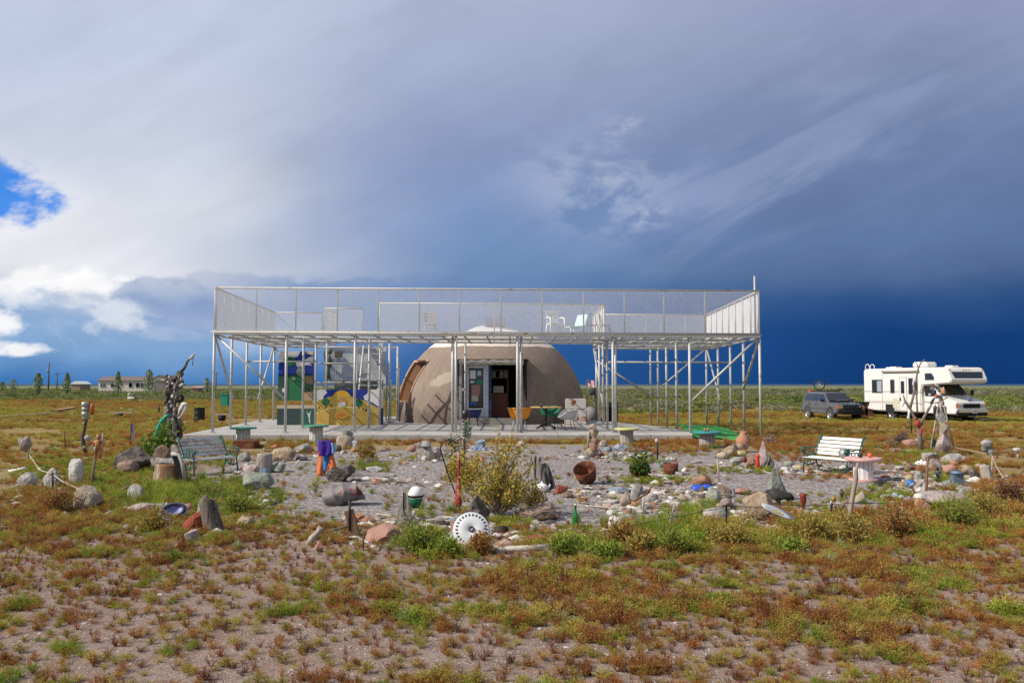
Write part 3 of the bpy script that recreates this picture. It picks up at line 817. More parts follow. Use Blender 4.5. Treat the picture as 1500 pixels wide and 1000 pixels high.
# ------------------------------------------------------------------ patio furniture
def bucket_chair(label, px, py, rz, m, legm, sc=1., arms=False, group='chairs around the patio table'):
    p = G(px, py, SZ); th = thing('patio_chair', label, 'chair', p, rz, group)
    prof = [(.20, .42), (.27, .44), (.33, .52), (.37, .66), (.40, .80)]
    vs = []; fs = []; n = 28
    for i, (r, z) in enumerate(prof):
        for j in range(n):
            a = 2 * math.pi * j / n; back = max(0, math.sin(a)) if i >= 1 else 0
            front = max(0, -math.sin(a))
            zz = .42 + (z - .42) * (1 - .75 * front ** 1.5)
            vs.append((r * sc * math.cos(a) * 1.02, r * sc * math.sin(a), zz * sc))
    for i in range(len(prof) - 1):
        for j in range(n): fs.append((i * n + j, i * n + (j + 1) % n, (i + 1) * n + (j + 1) % n, (i + 1) * n + j))
    mb = MB(); mb.add(vs, fs, 0, True)
    # inner skin, so the bowl has a thickness
    mb.add([(v[0] * .95, v[1] * .95, v[2] + .012) for v in vs], [f[::-1] for f in fs], 0, True)
    mb.lathe([(.001, .425 * sc), (.20 * sc, .42 * sc)], n); mb.lathe([(.001, .440 * sc), (.19 * sc, .435 * sc)], n)
    # woven ribs
    for j in range(0, n, 2):
        mb.tube([Vector(vs[i * n + j]) * 1.005 for i in range(len(prof))], .009, 4, caps=False)
    mb.tube([vs[(len(prof) - 1) * n + j % n] for j in range(n + 1)], .022, 6, caps=False)
    build(mb, 'seat_shell', m, th, fixn=False)
    for sx, sy in ((-1, -1), (1, -1), (-1, 1), (1, 1)):
        mb = MB(); mb.tube([(sx * .17 * sc, sy * .15 * sc, .43 * sc), (sx * .25 * sc, sy * .24 * sc, 0)], .013, 6); build(mb, 'leg', legm, th)
    return th


steel = M['blackmetal']
bucket_chair('bright orange woven bucket chair on the patio in front of the open doorway', 761, 631, math.radians(172), mat('orange_weave', (.72, .27, .015), .6, 0, .15, 30), M['galv'])
bucket_chair('dark green bucket chair behind the round patio table', 806, 626, math.radians(10), mat('green_weave', (.02, .19, .10), .6, 0, .15, 30), steel)
bucket_chair('white bucket chair with thin red legs to the right of the patio table', 832, 629, math.radians(-75), mat('white_weave', (.62, .60, .58), .6, 0, .15, 30), mat('red_legs', (.36, .05, .08), .5), .88)
p = G(800, 628, SZ); th = thing('patio_table', 'round wooden patio table on a black cross-foot pedestal beside the orange chair', 'table', p)
mb = MB(); mb.lathe([(0, .77), (.58, .77), (.60, .785), (.60, .80), (.58, .815), (0, .815)], 36); build(mb, 'table_top', mat('table_top', (.58, .36, .13), .6, 0, .15, 7), th)
mb = MB(); mb.lathe([(.035, .1), (.035, .77)], 10)
for a in range(4):
    c, s = math.cos(a * math.pi / 2 + .7), math.sin(a * math.pi / 2 + .7)
    mb.tube([(0, 0, .16), (c * .25, s * .25, .12), (c * .48, s * .48, .025)], [.04, .034, .026], 6)
build(mb, 'pedestal', steel, th)
for dx, r, h, c, nm in ((-.18, .07, .1, (.10, .09, .14), 'small dark violet pot on the round patio table'), (.08, .05, .06, (.22, .19, .14), 'small brown dish on the round patio table')):
    mb = MB(); mb.lathe([(0, 0), (r * .7, 0), (r, h * .6), (r * .8, h), (r * .7, h), (r * .6, h * .4), (0, h * .3)], 14)
    tag(build(mb, 'pot', mat('pot_%d' % int(c[2] * 99), c, .6), loc=(p.x + dx, p.y - .1, SZ + .815)), nm, 'pot')
bucket_chair('dark blue metal chair standing against the white door', 693, 624, math.radians(180), mat('navy_chair', (.015, .03, .12), .5), steel, .8)

# old white cabinet with rust, grey tank end, barrels
p = G(844, 622, SZ); th = thing('old_refrigerator', 'white rust-streaked old refrigerator lying by the right foot of the dome', 'refrigerator', p)
mb = MB(); mb.box((0, .3, .30), (.86, .6, .60)); build(mb, 'body', mat('rusty_white', (.66, .62, .56), .6, 0, .15, 5, .1, 20, col2=(.30, .095, .04), c2s=2.6, c2t=(.50, .58)), th, bevel=.03)
mb = MB(); mb.box((0, .3, .84), (.84, .56, .42)); build(mb, 'upper_cabinet', mat('rusty_white'  , ()), th, bevel=.03)
mb = MB(); mb.tube([(-.36, -.02, .36), (-.36, -.05, .4), (-.36, -.05, .52), (-.36, -.02, .56)], .014, 6); build(mb, 'handle', M['chrome'], th)
p = G(866, 621); mb = MB(); mb.ell((0, .5, .42), (.42, .5, .5), 20, 12); tag(build(mb, 'rounded_tank', mat('grey_tank', (.23, .215, .21), .8, 0, .2, 5), loc=p), 'rounded grey tank end on the ground right of the rusty white refrigerator', 'tank')


def barrel(label, px, py, r, h, m, name='barrel', cat='barrel'):
    p = G(px, py); mb = MB()
    prof = [(0, 0), (r, 0), (r, .03)]
    for t in (.33, .66): prof += [(r, h * t - .03), (r + .018, h * t), (r, h * t + .03)]
    prof += [(r, h - .03), (r + .012, h), (r - .02, h), (r - .02, h - .05), (0, h - .05)]
    mb.lathe(prof, 28, sm=False); return tag(build(mb, name, m, loc=p), label, cat)


barrel('tall black rusty barrel on the turf between the dome and the right deck posts', 896, 622, .31, 1.12, M['blackmetal'])
barrel('black rusty steel barrel standing in the field left of the deck', 292, 618.5, .29, .85, M['blackmetal'])
th = thing('storage_tank', 'dark green round water tank on a stand behind the right of the dome', 'tank', G(869, 588))
mb = MB(); mb.lathe([(0, .85), (.45, .85), (.5, .95), (.5, 1.55), (.42, 1.68), (0, 1.74)], 24); build(mb, 'tank', mat('tank_dark', (.02, .035, .03), .6), th)
mb = MB()
for a in range(4): mb.tube([(.34 * math.cos(a * 1.57 + .8), .34 * math.sin(a * 1.57 + .8), 0), (.34 * math.cos(a * 1.57 + .8), .34 * math.sin(a * 1.57 + .8), .87)], .04, 6)
build(mb, 'stand', M['blackmetal'], th)


def us_flag(label, loc, w, h, rz, pole, faded):
    th = thing('flag', label, 'flag', loc, rz)
    c = [(.55, .16, .18), (.70, .60, .60), (.08, .10, .28)] if not faded else [(.55, .22, .26), (.66, .55, .56), (.16, .18, .32)]
    mats = [mat('flag_%d_%d' % (int(faded), i), q, .8, 0, .08, 6) for i, q in enumerate(c)]
    mb = MB(); n = 10; vs = []; fs = []; mi = []
    for j in range(14):
        for i in range(n + 1):
            u = i / n * w; vs.append((u, .08 * w * math.sin(i * 1.1 + j * .12), pole - h + j / 13 * h - .25 * u * (1 - .3 * j / 13)))
    for j in range(13):
        for i in range(n):
            mb.f.append([j * (n + 1) + i, j * (n + 1) + i + 1, (j + 1) * (n + 1) + i + 1, (j + 1) * (n + 1) + i]); mb.mi.append(2 if (j >= 6 and i < 5) else j % 2); mb.sm.append(True)
    mb.v = [Vector(v) for v in vs]
    build(mb, 'cloth', mats, th, fixn=False)
    mb = MB(); mb.tube([(0, 0, 0), (0, 0, pole + .03)], .008, 6); build(mb, 'pole', M['wood'], th)


us_flag('small red, white and blue flag flying at the right edge of the dome', (3.3, 35.2, .2), .34, .30, -.3, 1.85, False)

# chairs on the deck
def deck_chair_white(label, x, y, rz, m, group='chairs up on the deck'):
    th = thing('plastic_chair', label, 'chair', (x, y, ZF + dz(x) + .04), rz, group)
    mb = MB(); mb.box((0, 0, .42), (.5, .48, .04)); build(mb, 'seat', m, th, bevel=.012)
    mb = MB()
    for i in range(7): mb.box((-.21 + i * .07, .23 + .02 * 1, .66), (.045, .025, .44), R=(-.12, 0, 0))
    mb.box((0, .27, .88), (.50, .035, .08), R=(-.12, 0, 0)); build(mb, 'backrest', m, th, bevel=.008)
    for s in (-1, 1):
        mb = MB(); mb.tube([(s * .27, .26, .66), (s * .28, 0, .66), (s * .27, -.22, .62), (s * .26, -.24, 0)], [.022, .028, .026, .02], 6); build(mb, 'arm', m, th)
        mb = MB(); mb.tube([(s * .23, .2, .42), (s * .26, .27, 0)], [.026, .018], 6); build(mb, 'leg', m, th)
    return th


deck_chair_white('white plastic armchair up on the deck behind the mesh railing', 1.55, 28.6, .35, mat('white_plastic', (.80, .80, .78), .4, 0, .03))
th = thing('lounge_chair', 'pale aqua plastic lounge chair next to the white armchair up on the deck', 'chair', (2.25, 28.8, ZF + dz(2.3) + .04), -.9, 'chairs up on the deck')
aq = mat('aqua_plastic', (.52, .70, .69), .5, 0, .05)
mb = MB(); mb.box((0, -.1, .33), (.62, .75, .05), R=(.08, 0, 0)); build(mb, 'seat', aq, th, bevel=.015)
mb = MB(); mb.box((0, .36, .58), (.56, .05, .48), R=(-.35, 0, 0)); build(mb, 'backrest', aq, th, bevel=.015)
for sx in (-1, 1):
    for sy in (-.42, .26): mb = MB(); mb.tube([(sx * .28, sy, .33), (sx * .3, sy, 0)], .024, 6); build(mb, 'leg', aq, th)
th = thing('folding_chair', 'tan wooden folding chair up on the deck above the dome', 'chair', (-3.05, 29.6, ZF + dz(-3) + .04), .1, 'chairs up on the deck')
tw = mat('tan_wood', (.56, .46, .33), .7, 0, .1)
mb = MB(); mb.box((0, -.1, .44), (.44, .4, .03)); build(mb, 'seat', tw, th)
mb = MB(); [mb.box((0, .14, z), (.44, .02, .06)) for z in (.86, .74, .62)]; mb.box((-.22, .12, .68), (.035, .03, .5)); mb.box((.22, .12, .68), (.035, .03, .5)); build(mb, 'backrest', tw, th)
for s in (-1, 1):
    mb = MB(); mb.tube([(s * .21, .12, .5), (s * .21, -.24, 0)], .018, 5); build(mb, 'leg', tw, th)
    mb = MB(); mb.tube([(s * .19, -.25, .45), (s * .19, .22, 0)], .018, 5); build(mb, 'leg', tw, th)
for i, (x, lab) in enumerate(((3.0, 'dark wire chair next to the aqua lounge chair up on the deck'), (3.45, 'dark wire chair nearest the inner railing corner up on the deck'))):
    th = thing('wire_chair', lab, 'chair', (x, 29.4, ZF + dz(x) + .04), .3 + i, 'chairs up on the deck')
    mb = MB(); mb.lathe([(0, .44), (.2, .44), (.21, .45), (0, .455)], 14); build(mb, 'seat', steel, th)
    mb = MB(); mb.tube([(-.19, .1, .45), (-.17, .2, .8), (0, .24, .9), (.17, .2, .8), (.19, .1, .45)], .012, 5); mb.tube([(0, .2, .45), (0, .24, .9)], .008, 5); build(mb, 'backrest', steel, th)
    for s, q in ((-1, -1), (1, -1), (-1, 1), (1, 1)): mb = MB(); mb.tube([(s * .14, q * .14, .44), (s * .2, q * .2, 0)], .011, 5); build(mb, 'leg', steel, th)

# green turf carpet, rumpled, on the ground and along the slab
def carpet(name, label, pts, m, n=26, seed=1):
    P = [G(*p) for p in pts]          # a quadrilateral
    vs = []; fs = []
    for j in range(n + 1):
        for i in range(n + 1):
            u, v = i / n, j / n; q = (P[0] * (1 - u) + P[1] * u) * (1 - v) + (P[3] * (1 - u) + P[2] * u) * v
            r = .05 * max(0, mnoise.noise(Vector((q.x * 1.6, q.y * 1.1, seed)))) + .02 * mnoise.noise(Vector((q.x * 5, q.y * 4, seed)))
            e = .16 * mnoise.noise(Vector((q.x * .9, q.y * .9, seed + 9)))
            vs.append((q.x + e, q.y + e, gz(q.x, q.y) + .035 + r))
    for j in range(n):
        for i in range(n): fs.append((j * (n + 1) + i, j * (n + 1) + i + 1, (j + 1) * (n + 1) + i + 1, (j + 1) * (n + 1) + i))
    mb = MB(); mb.add(vs, fs, 0, True); o = build(mb, name, m, fixn=False)
    md = o.modifiers.new('t', 'SOLIDIFY'); md.thickness = .012
    return tag(o, label, 'carpet')


turf = mat('artificial_turf', (.045, .30, .055), .9, 0, .35, 14, .5, 60, col2=(.02, .13, .035), c2s=1.3)
turf2 = mat('artificial_turf_pale', (.22, .50, .07), .9, 0, .3, 9, .5, 50)
carpet('turf_carpet', 'long bright green artificial turf carpet under the right end of the deck', [(1018, 641), (1106, 647), (1060, 626), (985, 621)], turf)
carpet('turf_carpet', 'pale lime green turf carpet strip behind the patio slab', [(928, 620), (985, 621), (990, 615), (930, 613)], turf2, seed=4)

# ------------------------------------------------------------------ far left: the long house, poles, trees, small outbuildings
def far_house():
    Y = 205.; kx = Y / F
    x0, x1 = (145 - 750) * kx, (246 - 750) * kx
    th = thing('long_house', 'long pale single-storey house with a brown roof far behind the field', 'house', (x0, Y, gz(0, Y)))
    Lh = x1 - x0; wl = mat('house_siding', (.60, .55, .50), .8, 0, .06, .5)
    mb = MB(); mb.box((Lh / 2, 4, 1.55), (Lh, 8, 3.1)); build(mb, 'wall', wl, th)
    mb = MB(); M0 = [(-.4, 3.05), (4, 4.15), (8.4, 3.05)]
    mb.M = Matrix.Rotation(math.pi / 2, 4, 'Z')
    mb.prism(M0, -(Lh * .80) + 0, .4)          # ridge along X
    build(mb, 'roof', mat('house_roof', (.17, .13, .11), .9), th)
    mb = MB(); mb.prism([(Lh * .79, 3.05), (Lh * .91, 4.3), (Lh * 1.03, 3.05)], -1.2, 8); build(mb, 'gable', wl, th)
    mb = MB(); mb.add([(Lh * .78, -1.5, 3.05), (Lh * .91, -1.5, 4.42), (Lh * .91, 8, 4.42), (Lh * .78, 8, 3.05)], [(0, 1, 2, 3)]); mb.add([(Lh * 1.04, -1.5, 3.05), (Lh * .91, -1.5, 4.42), (Lh * .91, 8, 4.42), (Lh * 1.04, 8, 3.05)], [(3, 2, 1, 0)])
    build(mb, 'gable_roof', mat('house_roof', ()), th)
    for t in (.045, .085, .20, .235, .46, .475, .56, .585, .635):
        mb = MB(); mb.box((Lh * t, -.05, 1.9), (.55 if t in (.045, .085) else .8, .12, 1.1)); w_ = build(mb, 'window', M['white_paint'], th)
        mb = MB(); mb.box((Lh * t, -.12, 1.9), (.42 if t < .1 else .68, .06, .95)); build(mb, 'pane', M['glass'], w_)
    mb = MB(); mb.box((Lh * .91, -1.25, 1.3), (2.6, .1, 2.0)); build(mb, 'door', mat('porch', (.2, .18, .17), .8), th)


far_house()


def pole(px, ytop, Y, label, arms):
    x = (px - 750) / F * Y; h = (562 - ytop) / F * Y + H + .35
    th = thing('utility_pole', label, 'utility pole', (x, Y, gz(x, Y)))
    mb = MB(); mb.tube([(0, 0, 0), (0, 0, h)], [.22, .15], 8); build(mb, 'pole', M['brownwood'], th)
    if arms:
        mb = MB(); mb.box((0, -.2, h - .7), (2.4, .15, .18)); build(mb, 'crossarm', M['brownwood'], th)
    else:
        mb = MB(); mb.lathe([(0, 0), (.3, 0), (.3, .9), (0, .95)], 10, (.1, -.45, h - 2.9)); build(mb, 'transformer', mat('transformer', (.2, .22, .23), .6), th)


pole(72, 531, 230, 'tall utility pole with a transformer, far field left of the long house', False)
pole(84.5, 545, 330, 'shorter distant utility pole with a crossarm, beside the tall pole', True)
pole(317, 545, 300, 'thin distant utility pole just right of the left deck posts', True)


def shed(px0, px1, py0, Y, label, col):
    x0, x1 = (px0 - 750) / F * Y, (px1 - 750) / F * Y; h = (562 - py0) / F * Y + H + .35
    th = thing('shed', label, 'shed', (x0, Y, gz(0, Y))); w_ = x1 - x0
    mb = MB(); mb.box((w_ / 2, 3, h * .36), (w_, 6, h * .72)); build(mb, 'wall', mat('shed_wall', (.30, .22, .17), .9), th)
    mb = MB(); mb.prism([(-.3, h * .7), (w_ / 2, h), (w_ + .3, h * .7)], -.3, 6.3); build(mb, 'roof', mat('shed_roof_%d' % int(col[0] * 99), col, .6), th)


shed(105, 118, 558, 240, 'small far shed with a bright white roof left of the long house', (.78, .78, .78))
shed(281, 290, 565, 200, 'tiny far shed with a pale pink roof right of the driftwood totem', (.62, .42, .38))


def far_tree(px, ytop, w, Y, label, seed, kind):
    rnd = random.Random(seed); x = (px - 750) / F * Y; h = (562 - ytop) / F * Y + H + .35; r = w / 2 / F * Y
    th = thing('tree', label, 'tree', (x, Y, gz(x, Y)), 0, 'young trees far across the field')
    mb = MB(); mb.tube([(0, 0, 0), (.1, 0, h * .5), (0, .1, h * .95)], [.16, .1, .03], 6)
    for i in range(9):
        a = rnd.random() * 6.3; z = h * (.2 + .07 * i); mb.tube([(0, 0, z), (math.cos(a) * r * .6, math.sin(a) * r * .6, z + h * .14)], [.05, .015], 4)
    build(mb, 'trunk', M['brownwood'], th)
    vs = []; fs = []
    for i in range(560):
        t = rnd.random() ** .8; z = h * (.12 + .88 * t)
        prof = (1 - t) ** .6 * (.75 + .25 * min(1, t * 4)) if kind == 'cone' else math.sin(math.pi * min(1, (t * .9 + .08))) ** .7
        a = rnd.random() * 6.283; lump = .85 + .85 * mnoise.noise(Vector((math.cos(a) * 1.6, math.sin(a) * 1.6, z * 1.1 + seed * 3.7)))
        rr = r * prof * lump * (.35 + .65 * math.sqrt(rnd.random()))
        c = Vector((math.cos(a) * rr, math.sin(a) * rr, z)); s = rnd.uniform(.12, .24) * (h / 5)
        u = Vector((rnd.gauss(0, 1), rnd.gauss(0, 1), rnd.gauss(0, 1))).normalized(); v = u.orthogonal().normalized()
        o = len(vs); vs += [c - u * s, c + v * s * .6, c + u * s, c - v * s * .6]; fs.append((o, o + 1, o + 2, o + 3))
    mb = MB(); mb.add(vs, fs); build(mb, 'crown', mat('tree_leaf_%d' % (seed % 2), ((.21, .27, .115), (.26, .31, .165))[seed % 2], .8, 0, .4, .9), th, fixn=False)


for i, (px, yt, w_, Y, lab, kd) in enumerate((
        (20, 555, 13, 190, 'dark low bush-like tree nearest the left edge of the field', 'round'), (57, 546, 13, 150, 'rounded young tree standing just left of the tall utility pole', 'round'),
        (99, 545, 13, 150, 'light green young tree just right of the shorter utility pole', 'cone'), (174, 544, 12, 170, 'thin grey-green young tree in front of the long house wall', 'cone'),
        (219, 541, 19, 140, 'broad green young tree in front of the gable of the long house', 'cone'), (262, 543, 15, 150, 'young tree behind the driftwood totem', 'cone'),
        (304, 553, 12, 170, 'young tree just left of the deck corner post', 'round'), (5, 558, 8, 200, 'small dark tree at the very left edge of the horizon', 'round'))):
    far_tree(px, yt + .5, w_ * 1.25, Y, lab, i + 3, kd)

p = G(325, 616); mb = MB(); mb.lathe([(0, 0), (.20, 0), (.22, .34), (.2, .34), (.18, .05), (0, .05)], 16); tag(build(mb, 'bucket', M['black'], loc=p), 'black tub under a pale board just left of the deck corner posts', 'tub')
mb = MB(); mb.box((0, 0, 0), (1.1, .4, .05)); tag(build(mb, 'board', M['driftwood'], loc=p + Vector((0, 0, .37))), 'pale board balanced on the black tub beside the left deck posts', 'board')
p = G(357, 657); mb = MB(); mb.box((0, .2, .09), (.62, .42, .26)); tag(build(mb, 'trough', M['rust'], loc=p, bevel=.02), 'low rust-red trough on the ground below the left teal spool table', 'trough')
# teal bin and boards in the field
p = G(331, 575.5); th = thing('field_bin', 'small teal green bin in the field behind the left deck posts', 'bin', A(331, 575.5, 75))
th.location = ((331 - 750) / F * 75, 75, gz(0, 75))
mb = MB(); mb.box((0, 0, .62), (.72, .6, 1.1)); build(mb, 'body', mat('teal_bin', (.02, .26, .17), .6), th, bevel=.05)
mb = MB(); mb.box((0, -.02, 1.2), (.78, .66, .09)); build(mb, 'lid', mat('teal_lid', (.03, .34, .22), .6), th, bevel=.02)


def plank(label, a, b, w_, t_, m, name='plank', cat='plank', lift=.0):
    A0, B0 = G(*a), G(*b); d = B0 - A0; L_ = d.length
    mb = MB(); mb.box((L_ / 2, 0, t_ / 2), (L_, w_, t_)); o = build(mb, name, m, loc=A0 + Vector((0, 0, lift)), bevel=min(.01, t_ * .2))
    o.rotation_euler = (0, -math.asin(d.z / L_), math.atan2(d.y, d.x)); return tag(o, label, cat)


plank('long grey plank lying flat in the rusty field at the left edge', (-20, 614), (84, 607), .3, .16, M['driftwood'])
plank('thick tan timber lying in the field at the end of the grey plank', (80, 606), (109, 601), .5, .30, mat('tan_timber', (.36, .20, .10), .9, 0, .3, 8, .4))
plank('white pipe lying slantwise in the field beside the pale ball', (201, 588), (243, 583), .2, .16, M['white_paint'], 'pipe', 'pipe')
plank('thin brown board lying flat by the tin can post', (117, 608), (153, 605), .2, .06, M['brownwood'])
plank('pale board lying flat between the totem and the field', (217, 601), (240, 599), .25, .08, mat('pink_board', (.42, .30, .24), .9))
plank('pale concrete strip lying in the grass left of the patio slab', (268, 612), (405, 611), .6, .07, mat('pale_strip', (.42, .38, .36), .9, 0, .2, 4))
plank('white board lying on the grass right of the motorhome', (1436, 617), (1457, 617), .35, .14, M['white_paint'])
# ------------------------------------------------------------------ vehicles
def wheel(parent, x, y, r, w, tyre, rim, side, dual=False):
    """wheel on the axle point (x, y); side = +1 outer face towards +y"""
    mb = MB(); mb.M = Matrix.Translation((x, y, r)) @ Matrix.Rotation(-side * math.pi / 2, 4, 'X')
    mb.lathe([(r * .55, -w / 2), (r * .9, -w / 2), (r, -w * .36), (r, w * .36), (r * .9, w / 2), (r * .62, w / 2), (r * .58, w * .3), (r * .55, -w / 2)], 28)
    t = build(mb, 'wheel', tyre, parent)
    mb = MB(); mb.M = Matrix.Translation((x, y, r)) @ Matrix.Rotation(-side * math.pi / 2, 4, 'X')
    mb.lathe([(0, w * .42), (r * .16, w * .42), (r * .2, w * .36), (r * .5, w * .22), (r * .58, w * .44), (r * .63, w * .5)], 24)
    for k in range(6):
        a = k * math.pi / 3; mb.box((r * .36 * math.cos(a), r * .36 * math.sin(a), w * .33), (r * .22, r * .10, w * .1), R=(0, 0, a))
    build(mb, 'rim', rim, t)
    return t


GLS = M['glass']
cream = mat('motorhome_shell', (.78, .755, .70), .4, 0, .05, 2, coat=.2)
stripe = mat('motorhome_stripe', (.43, .40, .37), .5)
HEAD = math.radians(-74)
RVL = G(1393, 617)
rv = thing('motorhome', 'white cab-over motorhome with brown stripes parked in the field right of the grey off-roader', 'motorhome', (25.25, 45.6, gz(25, 46)), HEAD)
# x forward, y left (the visible flank is the right one, y < 0); origin under the front axle
o_ = -3.0
HB = [(-5.55, .62), (-5.55, 2.86), (-5.45, 2.98), (-1.5, 3.0), (.55, 2.98), (.80, 2.9), (1.06, 2.28), (.98, 2.13), (-.95, 2.02), (-1.05, 1.7), (-1.05, .52), (-4.6, .52)]
mb = MB(); mb.prism(HB, -1.22, 1.22); build(mb, 'house_body', cream, rv, bevel=.05, segs=3)
CB = [(-1.1, .48), (-1.1, 2.06), (-.55, 2.05), (.05, 1.42), (.95, 1.20), (1.12, 1.08), (1.14, .62), (1.05, .48)]
mb = MB(); mb.prism(CB, -.98, .98); build(mb, 'cab', mat('cab_white', (.74, .73, .71), .35, 0, .04, 2, coat=.3), rv, bevel=.05, segs=3)


def flank(name, x0, x1, z0, z1, m, parent=rv, y=-1.222, t=.02, bev=.0):
    mb = MB(); mb.box(((x0 + x1) / 2, y, (z0 + z1) / 2), (x1 - x0, t, z1 - z0)); return build(mb, name, m, parent, bevel=bev)


alu = mat('window_frame_dark', (.10, .095, .09), .5)
for x0, x1, z0, z1 in ((-4.85, -3.95, 1.55, 2.35), (-3.35, -3.0, 1.55, 2.35), (-1.95, -1.25, 1.50, 2.42)):
    w_ = flank('window', x0, x1, z0, z1, alu, bev=.012)
    flank('pane', x0 + .05, x1 - .05, z0 + .05, z1 - .05, GLS, w_, -1.230)
    if x1 - x0 > .5: flank('curtain', (x0 + x1) / 2, x1 - .08, z0 + .08, z1 - .08, mat('curtain', (.34, .38, .43), .6), w_, -1.236, .012)
# overhang side window
mb = MB(); mb.prism([(-.72, 2.30), (-.72, 2.68), (-.25, 2.68), (-.08, 2.45), (-.08, 2.30)], -1.235, -1.21); ow = build(mb, 'window', alu, rv)
mb = MB(); mb.prism([(-.68, 2.34), (-.68, 2.64), (-.27, 2.64), (-.12, 2.44), (-.12, 2.34)], -1.243, -1.22); build(mb, 'pane', GLS, ow)
# entry door with its own window and handle
d = flank('door', -2.62, -2.08, .62, 2.45, mat('door_white', (.74, .72, .68), .45), y=-1.228, bev=.01)
for x0, x1, z0, z1 in ((-2.64, -2.61, .6, 2.47), (-2.09, -2.06, .6, 2.47), (-2.64, -2.06, 2.45, 2.48)): flank('door_edge', x0, x1, z0, z1, stripe, d, -1.238, .012)
flank('pane', -2.50, -2.24, 1.55, 2.25, GLS, d, -1.242, .01)
mb = MB(); mb.box((-2.54, -1.26, 1.22), (.07, .05, .16)); build(mb, 'handle', M['black'], d)
for x0, x1, z0, z1 in ((-5.54, -2.66, 1.62, 1.68), (-2.04, -1.06, 1.62, 1.68), (-5.54, -2.66, .98, 1.05), (-2.04, -1.06, .98, 1.05), (-5.54, -2.66, 1.10, 1.12)):
    flank('stripe', x0, x1, z0, z1, stripe, y=-1.2215, t=.008)
flank('grille_vent', -3.15, -2.75, .72, 1.28, mat('yellowed_vent', (.60, .55, .42), .6), y=-1.226)
flank('skirt_hatch', -3.15, -2.7, .54, .66, stripe, y=-1.224, t=.01)
flank('corner_trim', -4.02, -3.97, .6, 2.95, mat('trim_grey', (.5, .49, .46), .5), y=-1.226, t=.012)
flank('wheel_arch', -4.0 - .0 + .25, -3.0 - .05, .45, .92, M['black'], y=-1.215, t=.03)
mb = MB(); mb.tube([(-3.9, -1.27, 2.80), (-1.1, -1.27, 2.80)], .06, 8); build(mb, 'awning', mat('awning_roll', (.36, .33, .29), .7), rv)
# front of the overhang: wide dark window, orange marker lamps, lower trim
mb = MB()
fr = lambda t, z: .80 + (1.06 - .80) * (2.9 - z) / .62 + t
mb.add([(fr(.012, 2.40), -.92, 2.40), (fr(.012, 2.40), .92, 2.40), (fr(.012, 2.74), 1.02, 2.74), (fr(.012, 2.74), -1.02, 2.74)], [(0, 1, 2, 3)])
fw = build(mb, 'front_window', GLS, rv, fixn=False); sm_ = fw.modifiers.new('t', 'SOLIDIFY'); sm_.thickness = .02
for y in (-1.08, -.2, 0, .2, 1.08):
    mb = MB(); mb.box((fr(.0, 2.84), y, 2.84), (.05, .08, .04)); build(mb, 'marker_lamp', mat('amber_lens', (.75, .16, .02), .3), rv)
mb = MB(); mb.box((1.02, 0, 2.20), (.1, 2.4, .02)); build(mb, 'overhang_trim', stripe, rv)
# cab: windshield, side glass, bonnet emblem, grille, lamps, bumper, plate, mirrors
mb = MB(); mb.add([(.045, -.86, 1.50), (.045, .86, 1.50), (-.48, .80, 2.03), (-.48, -.80, 2.03)], [(0, 1, 2, 3)])
ws = build(mb, 'windshield', GLS, rv, fixn=False); q = ws.modifiers.new('t', 'SOLIDIFY'); q.thickness = .05; q.offset = 1
mb = MB(); mb.prism([(-1.0, 1.42), (-1.0, 1.95), (-.62, 1.95), (-.15, 1.42)], -.993, -.97); build(mb, 'cab_window', GLS, rv)
mb = MB(); mb.box((-.55, -.985, .95), (.95, .02, .9)); build(mb, 'cab_door', mat('cab_white', ()), rv, bevel=.008)
mb = MB(); mb.ell((1.0, 0, 1.235), (.05, .13, .02), 14, 6, R=(0, .25, 0)); build(mb, 'emblem', mat('emblem_blue', (.02, .04, .12), .3), rv)
mb = MB(); mb.box((1.145, 0, .93), (.03, 1.12, .24)); gr_ = build(mb, 'grille', M['black'], rv, bevel=.01)
mb = MB(); [mb.box((1.163, 0, .84 + .045 * i), (.012, 1.08, .012)) for i in range(5)]; build(mb, 'grille_bars', M['blackmetal'], gr_)
for s in (-1, 1):
    mb = MB(); mb.box((1.13, s * .755, .93), (.05, .32, .21)); build(mb, 'headlight', mat('lamp_glass', (.48, .50, .52), .12, .3), rv, bevel=.02)
    mb = MB(); mb.box((1.10, s * .945, .95), (.08, .08, .22)); build(mb, 'turn_signal', mat('amber_lens', ()), rv, bevel=.01)
    mb = MB(); mb.tube([(-.25, s * .98, 1.5), (-.05, s * 1.22, 1.55)], .015, 5); mb.box((-.02, s * 1.26, 1.62), (.05, .16, .30)); build(mb, 'mirror', M['black'], rv)
mb = MB(); mb.box((1.20, 0, .66), (.16, 2.0, .15)); build(mb, 'bumper', M['chrome'], rv, bevel=.03)
mb = MB(); mb.box((1.14, 0, .50), (.12, 1.95, .2)); build(mb, 'bumper_apron', M['black'], rv, bevel=.02)
mb = MB(); mb.box((1.287, 0.05, .62), (.012, .34, .17)); build(mb, 'number_plate', mat('plate', (.50, .48, .52), .5, 0, .25, 30), rv)
mb = MB(); mb.box((1.1, .05, .37), (.06, .5, .05)); build(mb, 'tow_bar', mat('tow', (.45, .45, .45), .5), rv)
mb = MB(); mb.box((-2.3, 0, .40), (5.9, 1.5, .26)); build(mb, 'chassis', M['black'], rv)
